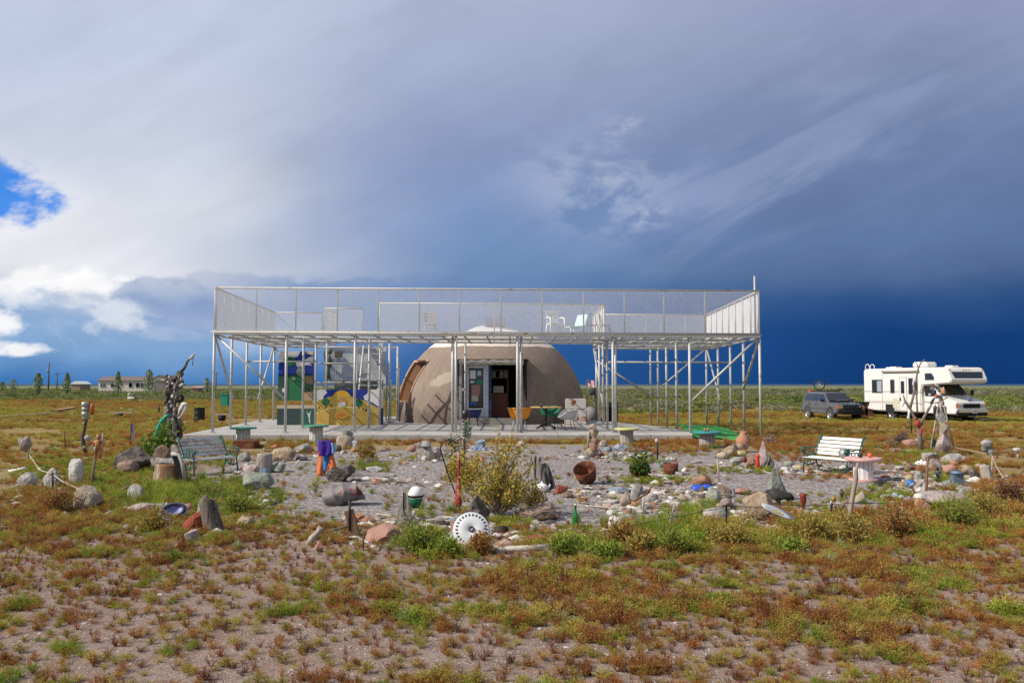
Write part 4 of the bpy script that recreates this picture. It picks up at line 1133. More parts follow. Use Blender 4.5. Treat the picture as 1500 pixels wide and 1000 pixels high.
# roof
mb = MB(); mb.box((-1.75, -.25, 3.16), (1.05, .8, .34)); build(mb, 'roof_air_conditioner', cream, rv, bevel=.09, segs=3)
for x, y in ((-3.9, -.3), (-.3, .2), (-4.9, .3)):
    mb = MB(); mb.box((x, y, 3.04), (.55, .5, .12)); build(mb, 'roof_vent', cream, rv, bevel=.04)
mb = MB()
for y in (-1.0, -.65): mb.tube([(-5.6, y, .9), (-5.62, y, 3.12), (-5.55, y, 3.26), (-5.4, y, 3.28), (-5.28, y, 3.18), (-5.26, y, 2.98)], .022, 6)
for z in np.linspace(1.0, 2.9, 7): mb.tube([(-5.62, -1.0, z), (-5.62, -.65, z)], .016, 5)
build(mb, 'ladder', M['white_paint'], rv)
for x, y, s in ((0, -.86, -1), (0, .86, 1), (-3.4, -1.02, -1), (-3.4, 1.02, 1)):
    wheel(rv, x, y, .38, .24, M['black'], M['chrome'], s)
mb = MB(); mb.box((0, -.985, .62), (.92, .03, .52)); build(mb, 'wheel_arch', M['black'], rv, bevel=.06)
mb = MB(); mb.box((-1.75, -1.32, .36), (.55, .3, .05)); build(mb, 'entry_step', M['blackmetal'], rv)

rv.scale = (1.05, 1.05, 1.05)

# grey off-roader
gcar = mat('grey_car_paint', (.17, .173, .18), .38, .35, .08, 2, coat=.35)
car = thing('off_roader', 'old grey off-road wagon with a black grille guard and a bicycle on its roof', 'car', (19.75, 47.6, gz(20, 47)), math.radians(-83))
LB = [(-3.45, .48), (-3.5, .66), (-3.46, 1.05), (-2.3, 1.10), (-.35, 1.10), (-.15, 1.08), (.72, 1.0), (.80, .92), (.80, .52), (.45, .42), (-3.1, .42)]
mb = MB(); mb.prism(LB, -.86, .86); build(mb, 'body', gcar, car, bevel=.05, segs=3)
mb = MB()
top = [(-3.42, 1.08), (-3.15, 1.66), (-2.9, 1.70), (-1.15, 1.69), (-.98, 1.62), (-.30, 1.10)]
vs = []
for s in (-1, 1):
    for x, z in top: vs.append((x, s * (.83 - .16 * (z - 1.08) / .6), z))
n = len(top)
mb.add(vs, [list(range(n)), list(range(2 * n - 1, n - 1, -1))] + [(i, i + n, (i + 1) % n + n, (i + 1) % n) for i in range(n)])
build(mb, 'cabin', gcar, car, bevel=.04, segs=2)


def side_glass(poly, name='window'):
    mb = MB(); P = []
    for x, z in poly:
        y = -(.83 - .16 * (z - 1.08) / .6); P.append((x, y - .012, z))
    mb.add(P, [list(range(len(P)))]); o = build(mb, name, GLS, car, fixn=False); q = o.modifiers.new('t', 'SOLIDIFY'); q.thickness = .02; q.offset = 0
    return o


side_glass([(-3.22, 1.18), (-2.42, 1.18), (-2.42, 1.60), (-3.05, 1.60)])
side_glass([(-2.32, 1.18), (-1.55, 1.18), (-1.55, 1.60), (-2.32, 1.60)])
side_glass([(-1.46, 1.18), (-.56, 1.18), (-.98, 1.58), (-1.46, 1.60)])
mb = MB(); mb.add([(-.36, -.70, 1.17), (-.36, .70, 1.17), (-.92, .60, 1.60), (-.92, -.60, 1.60)], [(0, 1, 2, 3)])
o = build(mb, 'windshield', GLS, car, fixn=False); q = o.modifiers.new('t', 'SOLIDIFY'); q.thickness = .06; q.offset = 1
mb = MB(); mb.box((-.40, .1, 1.20), (.28, .7, .01), R=(0, -.2, 0)); build(mb, 'sunshade', mat('sunshade', (.5, .6, .62), .4), car)
for x in (-1.5, -2.38, -.52):
    mb = MB(); mb.box((x, -.863, .80), (.012, .008, .58)); build(mb, 'door_seam', M['black'], car)
for x in (-1.65, -2.5): mb = MB(); mb.box((x, -.875, .98), (.14, .03, .035)); build(mb, 'handle', M['black'], car)
mb = MB(); mb.box((-1.6, -.868, .72), (2.4, .02, .06)); build(mb, 'side_trim', mat('side_trim', (.08, .08, .085), .6), car)
mb = MB(); mb.box((-.72, -.95, 1.2), (.10, .18, .16)); mb.box((-.72, -.86, 1.17), (.05, .1, .04)); build(mb, 'mirror', M['black'], car, bevel=.02)
mb = MB(); mb.box((-.72, .95, 1.2), (.10, .18, .16)); build(mb, 'mirror', M['black'], car, bevel=.02)
mb = MB(); mb.box((.81, 0, .80), (.03, 1.0, .24)); build(mb, 'grille', M['black'], car)
for s in (-1, 1):
    mb = MB(); mb.box((.80, s * .60, .82), (.05, .28, .17)); build(mb, 'headlight', mat('lamp_glass', ()), car, bevel=.015)
    mb = MB(); mb.box((.76, s * .79, .82), (.12, .14, .17)); build(mb, 'turn_signal', mat('amber_lens', ()), car, bevel=.015)
mb = MB(); mb.box((.86, 0, .54), (.2, 1.72, .22)); build(mb, 'bumper', M['black'], car, bevel=.03)
mb = MB()
for y in (-.55, -.28, .28, .55): mb.tube([(.98, y, .42), (1.0, y, .95), (.88, y, 1.06)], .035, 6)
for z in (.62, .80, .96): mb.tube([(1.0, -.62, z), (1.0, .62, z)], .03, 6)
mb.box((.97, 0, .62), (.04, 1.2, .42)); build(mb, 'grille_guard', M['black'], car)
mb = MB(); mb.box((-3.5, 0, .52), (.18, 1.7, .2)); build(mb, 'rear_bumper', M['black'], car, bevel=.03)
silver = mat('silver_wheel', (.50, .49, .47), .4, .5, .1, 4); tyd = mat('dusty_tyre', (.07, .062, .055), .9, 0, .3, 10)
for x, y, s in ((0, -.78, -1), (0, .78, 1), (-2.7, -.78, -1), (-2.7, .78, 1)):
    wheel(car, x, y, .36, .24, tyd, silver, s)
    mb = MB(); mb.M = Matrix.Translation((x, s * .80, .42)) @ Matrix.Rotation(math.pi / 2, 4, 'X'); mb.lathe([(0, -.065), (.44, -.065), (.44, .065), (0, .065)], 24); build(mb, 'wheel_arch', M['black'], car)
mb = MB()
for y in (-.5, .5): mb.tube([(-2.7, y, 1.74), (-1.2, y, 1.74)], .02, 5)
for x in (-2.4, -1.4): mb.tube([(x, -.6, 1.76), (x, .6, 1.76)], .022, 5)
build(mb, 'roof_rack', M['black'], car)
mb = MB(); mb.tube([(-2.9, .6, 1.65), (-2.9, .6, 2.6)], .012, 5); build(mb, 'antenna', M['black'], car)
mb = MB(); mb.box((-3.0, -.45, 1.76), (.3, .3, .12)); build(mb, 'roof_bundle', mat('red_bundle', (.55, .12, .05), .8), car, bevel=.03)
# bicycle lying on the roof rack
bk = thing('bicycle', 'bicycle with one black wheel standing upright on the roof rack of the grey off-roader', 'bicycle', tuple(car.matrix_basis @ Vector((-2.0, -.1, 1.80))), math.radians(-83) + .95)
for x, tl in ((-.3, 0), (.72, 1)):
    mb = MB(); mb.M = Matrix.Translation((x, 0, .34 if not tl else .06)) @ (Matrix.Rotation(math.pi / 2, 4, 'X') if not tl else Matrix.Identity(4))
    mb.tube([(.31 * math.cos(a), .31 * math.sin(a), 0) for a in np.linspace(0, 2 * math.pi, 29)], .032, 6, caps=False); w_ = build(mb, 'wheel', M['black'], bk)
    mb = MB(); mb.M = Matrix.Translation((x, 0, .34 if not tl else .06)) @ (Matrix.Rotation(math.pi / 2, 4, 'X') if not tl else Matrix.Identity(4))
    for a in np.linspace(0, math.pi, 8)[:-1]: mb.tube([(.29 * math.cos(a), .29 * math.sin(a), 0), (-.29 * math.cos(a), -.29 * math.sin(a), 0)], .004, 3)
    build(mb, 'spokes', M['galv'], w_)
mb = MB(); mb.tube([(-.3, 0, .34), (0, .05, .12), (.45, .05, .12), (.1, .05, .3), (-.12, 0, .3)], .02, 6); mb.tube([(.45, .05, .12), (.72, .02, .08)], .015, 5); build(mb, 'frame', mat('bike_frame', (.45, .40, .12), .4), bk)
mb = MB(); mb.tube([(.0, -.25, .3), (.08, 0, .34), (.0, .25, .3)], .014, 5); build(mb, 'handlebar', M['black'], bk)

# brown cabinet with a dark flat top between the two vehicles
th = thing('wooden_cabinet', 'dark brown wooden cabinet with a flat dark top between the off-roader and the motorhome', 'cabinet', G(1267, 613), -.15)
mb = MB()
for x in (-.42, 0, .40): mb.box((x, .3, .5), (.05 + (.3 if x > .3 else 0), .6, .98))
mb.box((0, .58, .5), (.9, .04, .96)); build(mb, 'panels', mat('cabinet_wood', (.11, .045, .025), .7, 0, .3, 5), th)
mb = MB(); mb.box((.3, .25, 1.03), (2.3, .9, .07)); build(mb, 'top', M['black'], th, bevel=.01)
mb = MB(); mb.lathe([(0, 0), (.12, 0), (.14, .14), (0, .16)], 10, (.5, .25, 1.065)); build(mb, 'lamp', M['black'], th)

# ------------------------------------------------------------------ benches and cable-spool tables
def bench(label, px, py, rz, slat_m, sc=1.):
    p = G(px, py); th = thing('garden_bench', label, 'bench', p, rz, 'slatted garden benches around the gravel court')
    W = 1.32 * sc
    mb = MB()
    for i in range(5):
        y = -.22 + i * .10; mb.box((0, y * sc, (.42 - .012 * abs(i - 2)) * sc), (W, .082 * sc, .024 * sc), R=(.03 * (i - 2), 0, 0))
    build(mb, 'seat', slat_m, th, bevel=.004)
    mb = MB()
    for i in range(5): mb.box((0, (.27 + .045 * i + .006 * i * i) * sc, (.50 + .095 * i) * sc), (W, .024 * sc, .082 * sc), R=(-.42 - .03 * i, 0, 0))
    build(mb, 'backrest', slat_m, th, bevel=.004)
    for s in (-1, 1):
        mb = MB(); x = s * (W / 2 - .02)
        q = lambda *pts: [(x, a * sc, b * sc) for a, b in pts]
        mb.tube(q((-.26, 0), (-.30, .10), (-.25, .26), (-.24, .40), (-.1, .425), (.22, .42)), .022 * sc, 6)
        mb.tube(q((.34, 0), (.40, .08), (.30, .22), (.24, .40), (.30, .55), (.42, .78), (.50, .92), (.55, .96), (.585, .93)), [.022 * sc] * 6 + [.024 * sc, .026 * sc, .02 * sc], 6)
        mb.tube(q((.33, .64), (.2, .655), (.02, .63), (-.16, .66), (-.28, .665), (-.33, .62), (-.31, .56), (-.26, .57)), .022 * sc, 6)
        mb.tube(q((-.24, .40), (-.27, .50), (-.22, .60), (-.16, .64)), .018 * sc, 6)
        for cy, cz, r in ((-.12, .53, .075), (.04, .52, .07), (.18, .52, .06), (-.05, .27, .07), (.10, .28, .075)):
            mb.tube([(x, (cy + r * math.cos(a)) * sc, (cz + r * math.sin(a)) * sc) for a in np.linspace(0, 6.283, 14)], .012 * sc, 5, caps=False)
        mb.tube(q((-.25, .26), (-.1, .18), (.1, .18), (.29, .24)), .016 * sc, 6)
        build(mb, 'end_frame', M['green_iron'], th)
    return th


bl = bench('weathered grey-slatted bench with green iron ends, left of the gravel court', 308, 693, math.radians(52), mat('weathered_slats', (.50, .52, .53), .75, 0, .25, 9, .2, 40, col2=(.36, .34, .32), c2s=6), .78)
br_ = bench('bright white-slatted bench with green iron ends, right of the gravel court', 1217, 693, math.radians(-56), mat('white_slats', (.76, .76, .72), .6, 0, .08, 9), .78)


def spool(label, px, py, topc, drumc, d, h, g='cable spool tables around the court'):
    p = G(px, py); th = thing('spool_table', label, 'table', p, RND.random(), g)
    mb = MB(); mb.lathe([(0, h - .05), (d / 2, h - .05), (d / 2 + .008, h - .025), (d / 2, h), (0, h)], 30, sm=False); build(mb, 'table_top', topc, th)
    mb = MB(); r = d * .25
    for k in range(14):
        a = k / 14 * 2 * math.pi; mb.box((r * math.cos(a), r * math.sin(a), h / 2 - .02), (.03, 2 * r * math.pi / 14 * .94, h - .07), R=(0, 0, a))
    mb.lathe([(r * .95, .03), (r * .95, h - .06)], 14); build(mb, 'drum', drumc, th)
    mb = MB(); mb.lathe([(0, 0), (d * .40, 0), (d * .40, .035), (0, .035)], 26, sm=False); build(mb, 'base', topc, th)
    return th, p, h


dr = mat('spool_drum_white', (.56, .55, .53), .85, 0, .2, 8, .3, 40); dr2 = mat('spool_drum_grey', (.36, .33, .31), .9, 0, .25, 8, .3, 40)
spool('cable spool table with a teal green top beside the left bench', 356, 649, mat('teal_top', (.06, .26, .18), .6, 0, .2, 8), dr, .80, .50)
spool('cable spool table with a teal green top in front of the sun painting', 463, 648, mat('teal_top', ()), dr, .76, .55)
spool('cable spool table with a pale yellow top before the right of the patio slab', 918, 651, mat('yellow_top', (.55, .52, .22), .6, 0, .2, 8), dr2, .74, .50)
spool('cable spool table with a blue-green top beside the green turf carpet', 1036, 655, mat('bluegreen_top', (.04, .25, .25), .6, 0, .2, 8), dr2, .82, .46)
_, p, h = spool('cable spool table with a pinkish red top in front of the white bench', 1265, 703, mat('pinkred_top', (.64, .36, .33), .6, 0, .2, 8), mat('spool_drum_bright', (.68, .66, .65), .8), .66, .43)
for dx, c, nm in ((.12, (.80, .13, .05), 'small orange-red ball on the pinkish red spool table'), (-.06, (.01, .035, .03), 'small dark green ball on the pinkish red spool table')):
    mb = MB(); mb.ell((0, 0, .045), (.045, .045, .045), 14, 9); tag(build(mb, 'ball', mat('ball_%d' % int(c[0] * 99), c, .4), loc=p + Vector((dx, -.02, h))), nm, 'ball')
p = G(1036, 655); mb = MB()
for x in (-.04, .05): mb.lathe([(0, 0), (.03, 0), (.035, .08), (0, .11)], 8, (x, 0, 0))
tag(build(mb, 'figurine', rockmat('orange'), loc=p + Vector((-.02, 0, .46))), 'pair of small pale orange figurines on the blue-green spool table', 'figurine')
# ------------------------------------------------------------------ stones
def rockmesh(w, d, h, seed, kind, lean=0.):
    rnd = random.Random(seed); bm = bmesh.new()
    bmesh.ops.create_icosphere(bm, subdivisions=4 if w > .35 else 3, radius=1)
    pl = []
    if kind in ('round', 'egg'): npl, lo, hi, amp = 6, .74, .95, .30
    elif kind == 'slab': npl, lo, hi, amp = 10, .60, .92, .3
    else: npl, lo, hi, amp = 15, .50, .84, .34
    for i in range(npl):
        v = Vector((rnd.gauss(0, 1), rnd.gauss(0, 1), rnd.gauss(0, .8))).normalized(); pl.append((v, rnd.uniform(lo, hi)))
    sd_ = Vector((seed * 1.37 % 50, seed * .71 % 50, seed * 2.1 % 50))
    for v in bm.verts:
        n = v.co.normalized()
        c = n * (1 + amp * mnoise.noise(n * 1.3 + sd_) + amp * .35 * mnoise.noise(n * 3.5 + sd_))
        for q, t in pl:
            e = c.dot(q) - t
            if e > 0: c -= q * e * (.96 if kind not in ('round', 'egg') else .8)
        c += n * (.05 * mnoise.noise(n * 6 + sd_) + .03 * mnoise.noise(n * 14 + sd_)) * (1. if kind != 'egg' else .3)
        v.co = c
    xs = [v.co.x for v in bm.verts]; ys = [v.co.y for v in bm.verts]; zs = [v.co.z for v in bm.verts]
    for v in bm.verts:
        x = (v.co.x - min(xs)) / (max(xs) - min(xs)) - .5; y = (v.co.y - min(ys)) / (max(ys) - min(ys)) - .5; z = (v.co.z - min(zs)) / (max(zs) - min(zs))
        if kind == 'fin': k = 1 - .86 * max(0, z - .05); x *= k; y *= k
        if kind == 'tall': k = 1 - .72 * max(0, z - .12) ** 1.2; x *= k; y *= k
        if kind in ('round', 'angular', 'slab'): z = (z - .2) / .8; z = max(z, -.12)
        else: z = z * 1.06 - .06
        v.co = Vector((x * w + lean * z * h, y * d, z * h))
    return bm


RK = 0


def rock(label, px, py, wp, hp, kind, colr, lift=0., rz=None, dep=.75, lean=0., name='rock', cat='rock', group=None):
    global RK
    RK += 1
    p = G(px, py); k = p.y / F; w, h = wp * k, hp * k
    p.y += w * dep * .30                      # the given pixel is the near foot of the stone
    bm = rockmesh(w, w * dep, h, RK * 3 + 11, kind, lean)
    me = bpy.data.meshes.new(name); bm.to_mesh(me); bm.free(); me.materials.append(rockmat(colr))
    me.polygons.foreach_set('use_smooth', [True] * len(me.polygons))
    if kind not in ('round', 'egg'): me.set_sharp_from_angle(angle=.34)
    o = bpy.data.objects.new(name, me); COL.objects.link(o); o.location = p + Vector((0, 0, lift)); o.rotation_euler = (0, 0, RND.uniform(-.5, .5) if rz is None else rz)
    return tag(o, label, cat, group)


ROCKS = [
    # left rim
    ('smooth dark grey boulder low in the grass, leftmost of the garden boulders', 36, 716, 30, 24, 'round', 'grey'),
    ('grey flat-faced block with white stones on it, near the left rope stake', 73, 716, 30, 31, 'angular', 'grey'),
    ('small white stone perched on the left edge of the grey flat-faced block', 60, 690, 14, 6, 'slab', 'white'),
    ('tall white painted oval stone standing upright in the left grass', 109, 708, 27, 36, 'egg', 'white'),
    ('large round beige boulder in front of the white oval stone', 123, 748, 42, 36, 'round', 'beige'),
    ('black wet-looking stone tucked at the left foot of the large beige boulder', 99, 748, 14, 12, 'angular', 'dark'),
    ('pale flat stone in the weeds at the foot of the smooth dark grey boulder', 20, 722, 16, 5, 'slab', 'pink'),
    ('huge hollowed dark brown boulder behind the left grass', 189, 691, 60, 38, 'angular', 'dark'),
    ('mauve brown stone set inside the hollow of the huge dark boulder', 184, 695, 31, 21, 'round', 'brown'),
    ('blue-grey stone in the grass behind the orange doll', 141, 664, 18, 12, 'round', 'blue'),
    ('mottled grey-green boulder in the grass between the beige boulder and the rusty stump', 196, 735, 32, 26, 'angular', 'grey'),
    ('long flat pinkish slab lying beside the blue-violet dish', 207, 752, 52, 13, 'slab', 'mauve'),
    ('orange-red block-shaped stone with a flat top beside the dark leaning stump', 283, 781, 37, 30, 'angular', 'red'),
    ('pale pink stone behind the orange-red block', 272, 752, 22, 14, 'round', 'pink'),
    ('white pointed stone behind the dark leaning stump', 293, 762, 17, 30, 'tall', 'white'),
    ('grey faceted stone on the dirt before the orange-red block', 279, 792, 20, 16, 'angular', 'mauve'),
    ('small brown stone between the grey faceted stone and the dark stump', 303, 790, 16, 8, 'slab', 'brown'),
    ('tan and black skull-like stone alone in the left gravel edge', 358, 772, 27, 17, 'angular', 'tan'),
    ('grey tombstone-like rock standing behind the rusty stump', 258, 675, 22, 24, 'angular', 'mauve'),
    ('dark stone leaning behind the left bench end', 246, 662, 36, 22, 'angular', 'brown'),
    ('rough grey capstone lying on the rusty stump', 240, 707, 46, 11, 'slab', 'grey', .36),
    ('brown bird-shaped stone on the capstone of the rusty stump', 235, 707, 24, 19, 'angular', 'brown', .47),
    ('small round cream stone on the soil next to the green hose planter', 261, 637, 8, 8, 'round', 'beige'),
    ('orange stone under the left arm of the left bench', 274, 680, 10, 7, 'round', 'orange'),
    # before the left bench
    ('big smooth grey-green boulder alone on the gravel before the left bench', 375, 717, 45, 24, 'round', 'green'),
    ('big tan boulder beside the left bench, behind the grey stump', 412, 675, 40, 20, 'round', 'tan'),
    ('dark olive round stone at the right foot of the left bench', 356, 676, 20, 14, 'round', 'green'),
    ('dark green-grey stone at the right of the tall grey stump', 406, 692, 24, 15, 'angular', 'green'),
    ('pile stone of mauve grey at the left foot of the tall grey stump', 364, 697, 24, 17, 'angular', 'mauve'),
    ('white stone on the rubble at the foot of the tall grey stump', 361, 686, 10, 8, 'round', 'white'),
    ('grey arched stone between the tan boulder and the scarecrow', 440, 663, 26, 14, 'angular', 'grey'),
    ('pinkish low stone right of the big tan boulder', 441, 674, 18, 8, 'round', 'mauve'),
    ('rust orange stone at the upper rim of the gravel by the left bench', 402, 657, 12, 6, 'round', 'orange'),
    ('flat grey stone at the rim behind the tall stump', 385, 655, 14, 8, 'round', 'green'),
    ('cream boulder topped by a green-grey stone, behind the scarecrow', 505, 656, 27, 20, 'round', 'beige'),
    ('green-grey stone sitting on the cream boulder behind the scarecrow', 507, 656, 18, 9, 'angular', 'green', .34),
    ('white ring-shaped stone at the right foot of the cream boulder', 519, 656, 11, 12, 'round', 'white'),
    ('dark stone between the cream boulder and the scarecrow', 494, 661, 12, 10, 'angular', 'dark'),
    ('heap of dark brown-black lava stone behind the crumpled drum', 497, 706, 44, 25, 'angular', 'dark'),
    ('smooth pink-brown stone left of the yellow tussock', 519, 662, 12, 7, 'round', 'orange'),
    ('flat white slab lying in the green tuft near the scarecrow', 548, 691, 26, 8, 'slab', 'white'),
    ('dark stone in the green tuft behind the flat white slab', 541, 684, 15, 14, 'angular', 'dark'),
    ('pale pink stone at the foot of the hatted post', 602, 662, 14, 10, 'round', 'pink'),
    ('mauve stone right behind the pale pink stone by the hatted post', 612, 656, 14, 8, 'angular', 'mauve'),
    ('small white round stone at the base of the hatted post', 621, 675, 9, 6, 'round', 'white'),
    ('slanted grey stone at the right of the hatted post', 638, 673, 17, 17, 'angular', 'mauve'),
    # centre front
    ('large pink granite boulder in the front centre left', 557, 794, 50, 26, 'angular', 'pink'),
    ('small sharp pink stone beside the pale driftwood piece', 466, 809, 17, 16, 'tall', 'pink'),
    ('orange-pink flat stone behind the brown plank stub', 514, 766, 22, 9, 'slab', 'orange'),
    ('orange-red stone next to the flat orange-pink stone', 526, 760, 17, 8, 'angular', 'orange'),
    ('small grey stone behind the large pink boulder', 558, 768, 12, 6, 'slab', 'grey'),
    ('white flat stone behind the large pink boulder', 572, 770, 18, 7, 'slab', 'white'),
    ('tiny brown stone on the dirt before the brown plank stub', 497, 811, 9, 6, 'round', 'mauve'),
    ('white stone at the foot of the helmeted plank post', 610, 772, 11, 12, 'angular', 'white'),
    ('cream pebble-like stone left of the white wheel cover', 647, 780, 24, 10, 'round', 'beige'),
    ('pink stone leaning behind the white wheel cover', 669, 780, 20, 18, 'angular', 'pink'),
    ('large dark slab-sided boulder under the yellow bush', 698, 764, 42, 36, 'angular', 'dark', 0., 0.2),
    ('long dark brown stone at the right foot of the yellow bush', 790, 763, 62, 22, 'angular', 'brown'),
    ('black smooth stone at the right of the white wheel cover', 735, 782, 20, 12, 'round', 'black'),
    ('pale stone behind the black smooth stone near the wheel cover', 722, 776, 14, 10, 'round', 'beige'),
    ('rusty red flat stone behind the pale fallen log', 782, 795, 32, 10, 'slab', 'red'),
    ('white flat stone behind the rusty red flat stone', 757, 785, 22, 7, 'slab', 'white'),
    ('orange-red broken stone at the foot of the dark standing stump', 822, 722, 22, 11, 'angular', 'red'),
    ('brown round stone right of the orange-red broken stone', 832, 729, 20, 8, 'round', 'brown'),
    ('cream round stone on the gravel behind the yellow bush', 763, 656, 15, 11, 'round', 'beige'),
    ('white stone at the right side of the yellow bush', 744, 673, 14, 10, 'round', 'white'),
    ('blue-grey stone heap behind the yellow bush', 703, 656, 18, 12, 'angular', 'blue'),
    ('pale blue-grey stone left of the white wheel cover', 664, 766, 18, 8, 'angular', 'blue'),
    # centre right heap
    ('grey round boulder, highest of the heap left of the green grass', 934, 733, 20, 23, 'round', 'grey'),
    ('round speckled cream boulder lowest left in the front heap', 917, 741, 20, 17, 'round', 'beige'),
    ('round grey-cream boulder at the right of the front heap', 957, 735, 18, 14, 'round', 'grey'),
    ('mauve stone in the middle of the front heap', 945, 738, 14, 14, 'angular', 'mauve'),
    ('flat dark blue-grey slab on the gravel left of the front heap', 907, 722, 36, 8, 'slab', 'blue'),
    ('pale flat stone on the gravel below the dark slab', 896, 739, 26, 7, 'slab', 'white'),
    ('orange stone at the foot of the front heap', 931, 742, 14, 7, 'slab', 'orange'),
    ('small rust orange stone below the front heap', 921, 752, 11, 8, 'angular', 'orange'),
    ('grey-cream stone alone right of the front heap', 1001, 734, 17, 9, 'round', 'beige'),
    ('flat cream stone right of the grey-cream stone', 1022, 739, 18, 8, 'slab', 'beige'),
    ('white weathered stone in the grass below the front heap', 968, 776, 12, 10, 'angular', 'white'),
    ('orange rock beside the blue cloth', 1028, 712, 34, 15, 'angular', 'orange'),
    ('dark upright grey boulder right under the blue cloth', 1046, 735, 23, 22, 'angular', 'green'),
    ('brown layered stone right of the dark upright boulder', 1063, 725, 22, 15, 'angular', 'brown'),
    ('flat grey boulder low in the grass under the bone stake', 1051, 765, 38, 22, 'round', 'grey'),
    ('pinkish low stone on the gravel right of the brown layered stone', 1090, 724, 28, 9, 'round', 'pink'),
    # upper right
    ('pink-orange stone left of the pitcher heap', 1060, 672, 20, 11, 'round', 'beige'),
    ('tan boulder leaning on the pitcher heap', 1071, 668, 20, 15, 'round', 'tan'),
    ('dark brown stone behind the clay pitcher', 1078, 658, 14, 9, 'round', 'dark'),
    ('yellow-green stone under the clay pitcher', 1087, 668, 16, 8, 'round', 'yellow'),
    ('red stone in the pitcher heap', 1091, 677, 11, 9, 'round', 'red'),
    ('pink pointed leaning stone left of the red bottle', 1101, 687, 18, 25, 'tall', 'pink'),
    ('tall pale standing stone right of the red bottle', 1119, 687, 17, 42, 'tall', 'mauve'),
    ('dark stone behind the tall pale standing stone', 1130, 687, 10, 18, 'angular', 'dark'),
    ('grey block in the middle of the pitcher heap', 1080, 683, 20, 14, 'angular', 'grey'),
    ('small blue stone on the gravel before the pitcher heap', 1097, 691, 8, 4, 'round', 'blue'),
    ('flat white stone at the foot of the pitcher heap', 1060, 684, 15, 3, 'slab', 'white'),
    ('low grey stone in front of the white bench', 1158, 683, 16, 8, 'round', 'green'),
    ('yellowish stone left of the white bench legs', 1172, 686, 13, 5, 'round', 'yellow'),
    ('pinkish stone under the white bench', 1195, 683, 22, 8, 'angular', 'mauve'),
    ('tall dark shark-fin stone in the right centre', 1139, 733, 50, 54, 'fin', 'green', 0., .5, .5, .06),
    ('black mound stone at the foot of the shark-fin stone', 1142, 738, 48, 20, 'round', 'black'),
    ('small round grey stone in front of the black mound', 1132, 739, 14, 8, 'round', 'mauve'),
    ('small green-white stone in front of the black mound', 1150, 739, 12, 8, 'round', 'green'),
    ('big flat-topped beige boulder under the oval platter', 1114, 764, 52, 42, 'angular', 'tan', 0., .2),
    ('white speckled round boulder behind the acorn-headed log', 1228, 752, 24, 18, 'round', 'white'),
    ('pale triangular stone left of the slanted driftwood stake', 1263, 737, 20, 18, 'tall', 'beige'),
    # right rim
    ('pinkish boulder at the foot of the branch totem', 1337, 656, 26, 13, 'round', 'pink'),
    ('pale cap stone behind the pinkish boulder of the branch totem', 1349, 651, 18, 12, 'angular', 'mauve'),
    ('round pink boulder, left of the twin round boulders', 1394, 697, 21, 17, 'egg', 'pink'),
    ('round tan boulder, right of the twin round boulders', 1419, 697, 21, 16, 'egg', 'tan'),
    ('dark stone leaning on the right of the twin round boulders', 1430, 702, 16, 15, 'angular', 'dark'),
    ('pale pointed statue-like stone under the windmill tripod', 1388, 668, 42, 42, 'fin', 'mauve', 0., .3, .7),
    ('pale rough stone head on top of the statue-like stone', 1386, 668, 11, 14, 'angular', 'beige', .60),
    ('dark grey round stone left of the statue-like stone', 1369, 658, 10, 15, 'round', 'dark'),
    ('long grey stone at the front of the statue-like stone', 1395, 680, 30, 16, 'angular', 'grey'),
    ('grey slab stone left of the statue-like stone', 1366, 676, 24, 14, 'angular', 'grey'),
    ('big grey stone above the right gravel mound', 1373, 690, 24, 18, 'angular', 'mauve'),
    ('yellowish round stone by the blue tin', 1334, 706, 14, 11, 'round', 'yellow'),
    ('grey stone right of the yellowish round stone', 1348, 704, 18, 15, 'angular', 'grey'),
    ('dark brown stone above the yellowish round stone', 1336, 690, 16, 12, 'angular', 'brown'),
    ('pale grey block under the red twig', 1352, 720, 16, 18, 'angular', 'mauve'),
    ('dark grey squat boulder below the blue tin', 1333, 742, 18, 15, 'round', 'blue'),
    ('rusty white-capped stone at the right rim, beside the squat boulder', 1354, 749, 22, 20, 'angular', 'orange'),
    ('white cap stone resting on the rusty stone at the right rim', 1352, 748, 20, 8, 'slab', 'white', .17),
    ('low dark grey stone in the weeds at the front right', 1365, 776, 18, 8, 'round', 'blue'),
    ('dark lump stone by the tin sheet on the right', 1418, 731, 20, 18, 'angular', 'grey'),
    ('olive brown stone in the grass above the right gravel mound', 1391, 715, 20, 12, 'angular', 'green'),
    ('small white stone in the weeds beyond the right log', 1441, 690, 7, 5, 'round', 'white'),
    ('low pinkish brown gravel mound among the stones at the right rim', 1388, 744, 84, 22, 'round', 'mauve'),
    ('grey pointed stone left of the low gravel mound', 1358, 728, 16, 22, 'tall', 'grey'),
    ('dark broken stone behind the slate blue can', 1407, 700, 14, 10, 'angular', 'dark'),
    ('white broken stone below the slanted tin sheet', 1424, 738, 14, 9, 'angular', 'white'),
    ('tan stone at the right end of the slanted tin sheet', 1452, 728, 12, 8, 'round', 'tan'),
    ('cream broken stone under the crumpled white tin sheet', 1312, 742, 18, 8, 'angular', 'beige'),
    ('brown stone in the grass left of the crumpled tin sheet', 1290, 748, 14, 8, 'angular', 'brown'),
    ('flat grey stone beside the long grey log', 1322, 688, 22, 6, 'slab', 'grey'),
    ('orange-brown stone behind the round pink boulder', 1400, 682, 14, 9, 'angular', 'orange'),
    ('mauve stone between the statue-like stone and the twin boulders', 1410, 678, 16, 10, 'angular', 'mauve'),
    # behind centre right
    ('grey slabby stone at the upper gravel rim before the yellow-topped spool table', 913, 660, 26, 10, 'slab', 'blue'),
    ('blue-grey round stone left of the grey slabby stone', 891, 661, 13, 7, 'round', 'blue'),
    ('orange brown stone below the blue-grey round stone', 889, 669, 17, 7, 'angular', 'orange'),
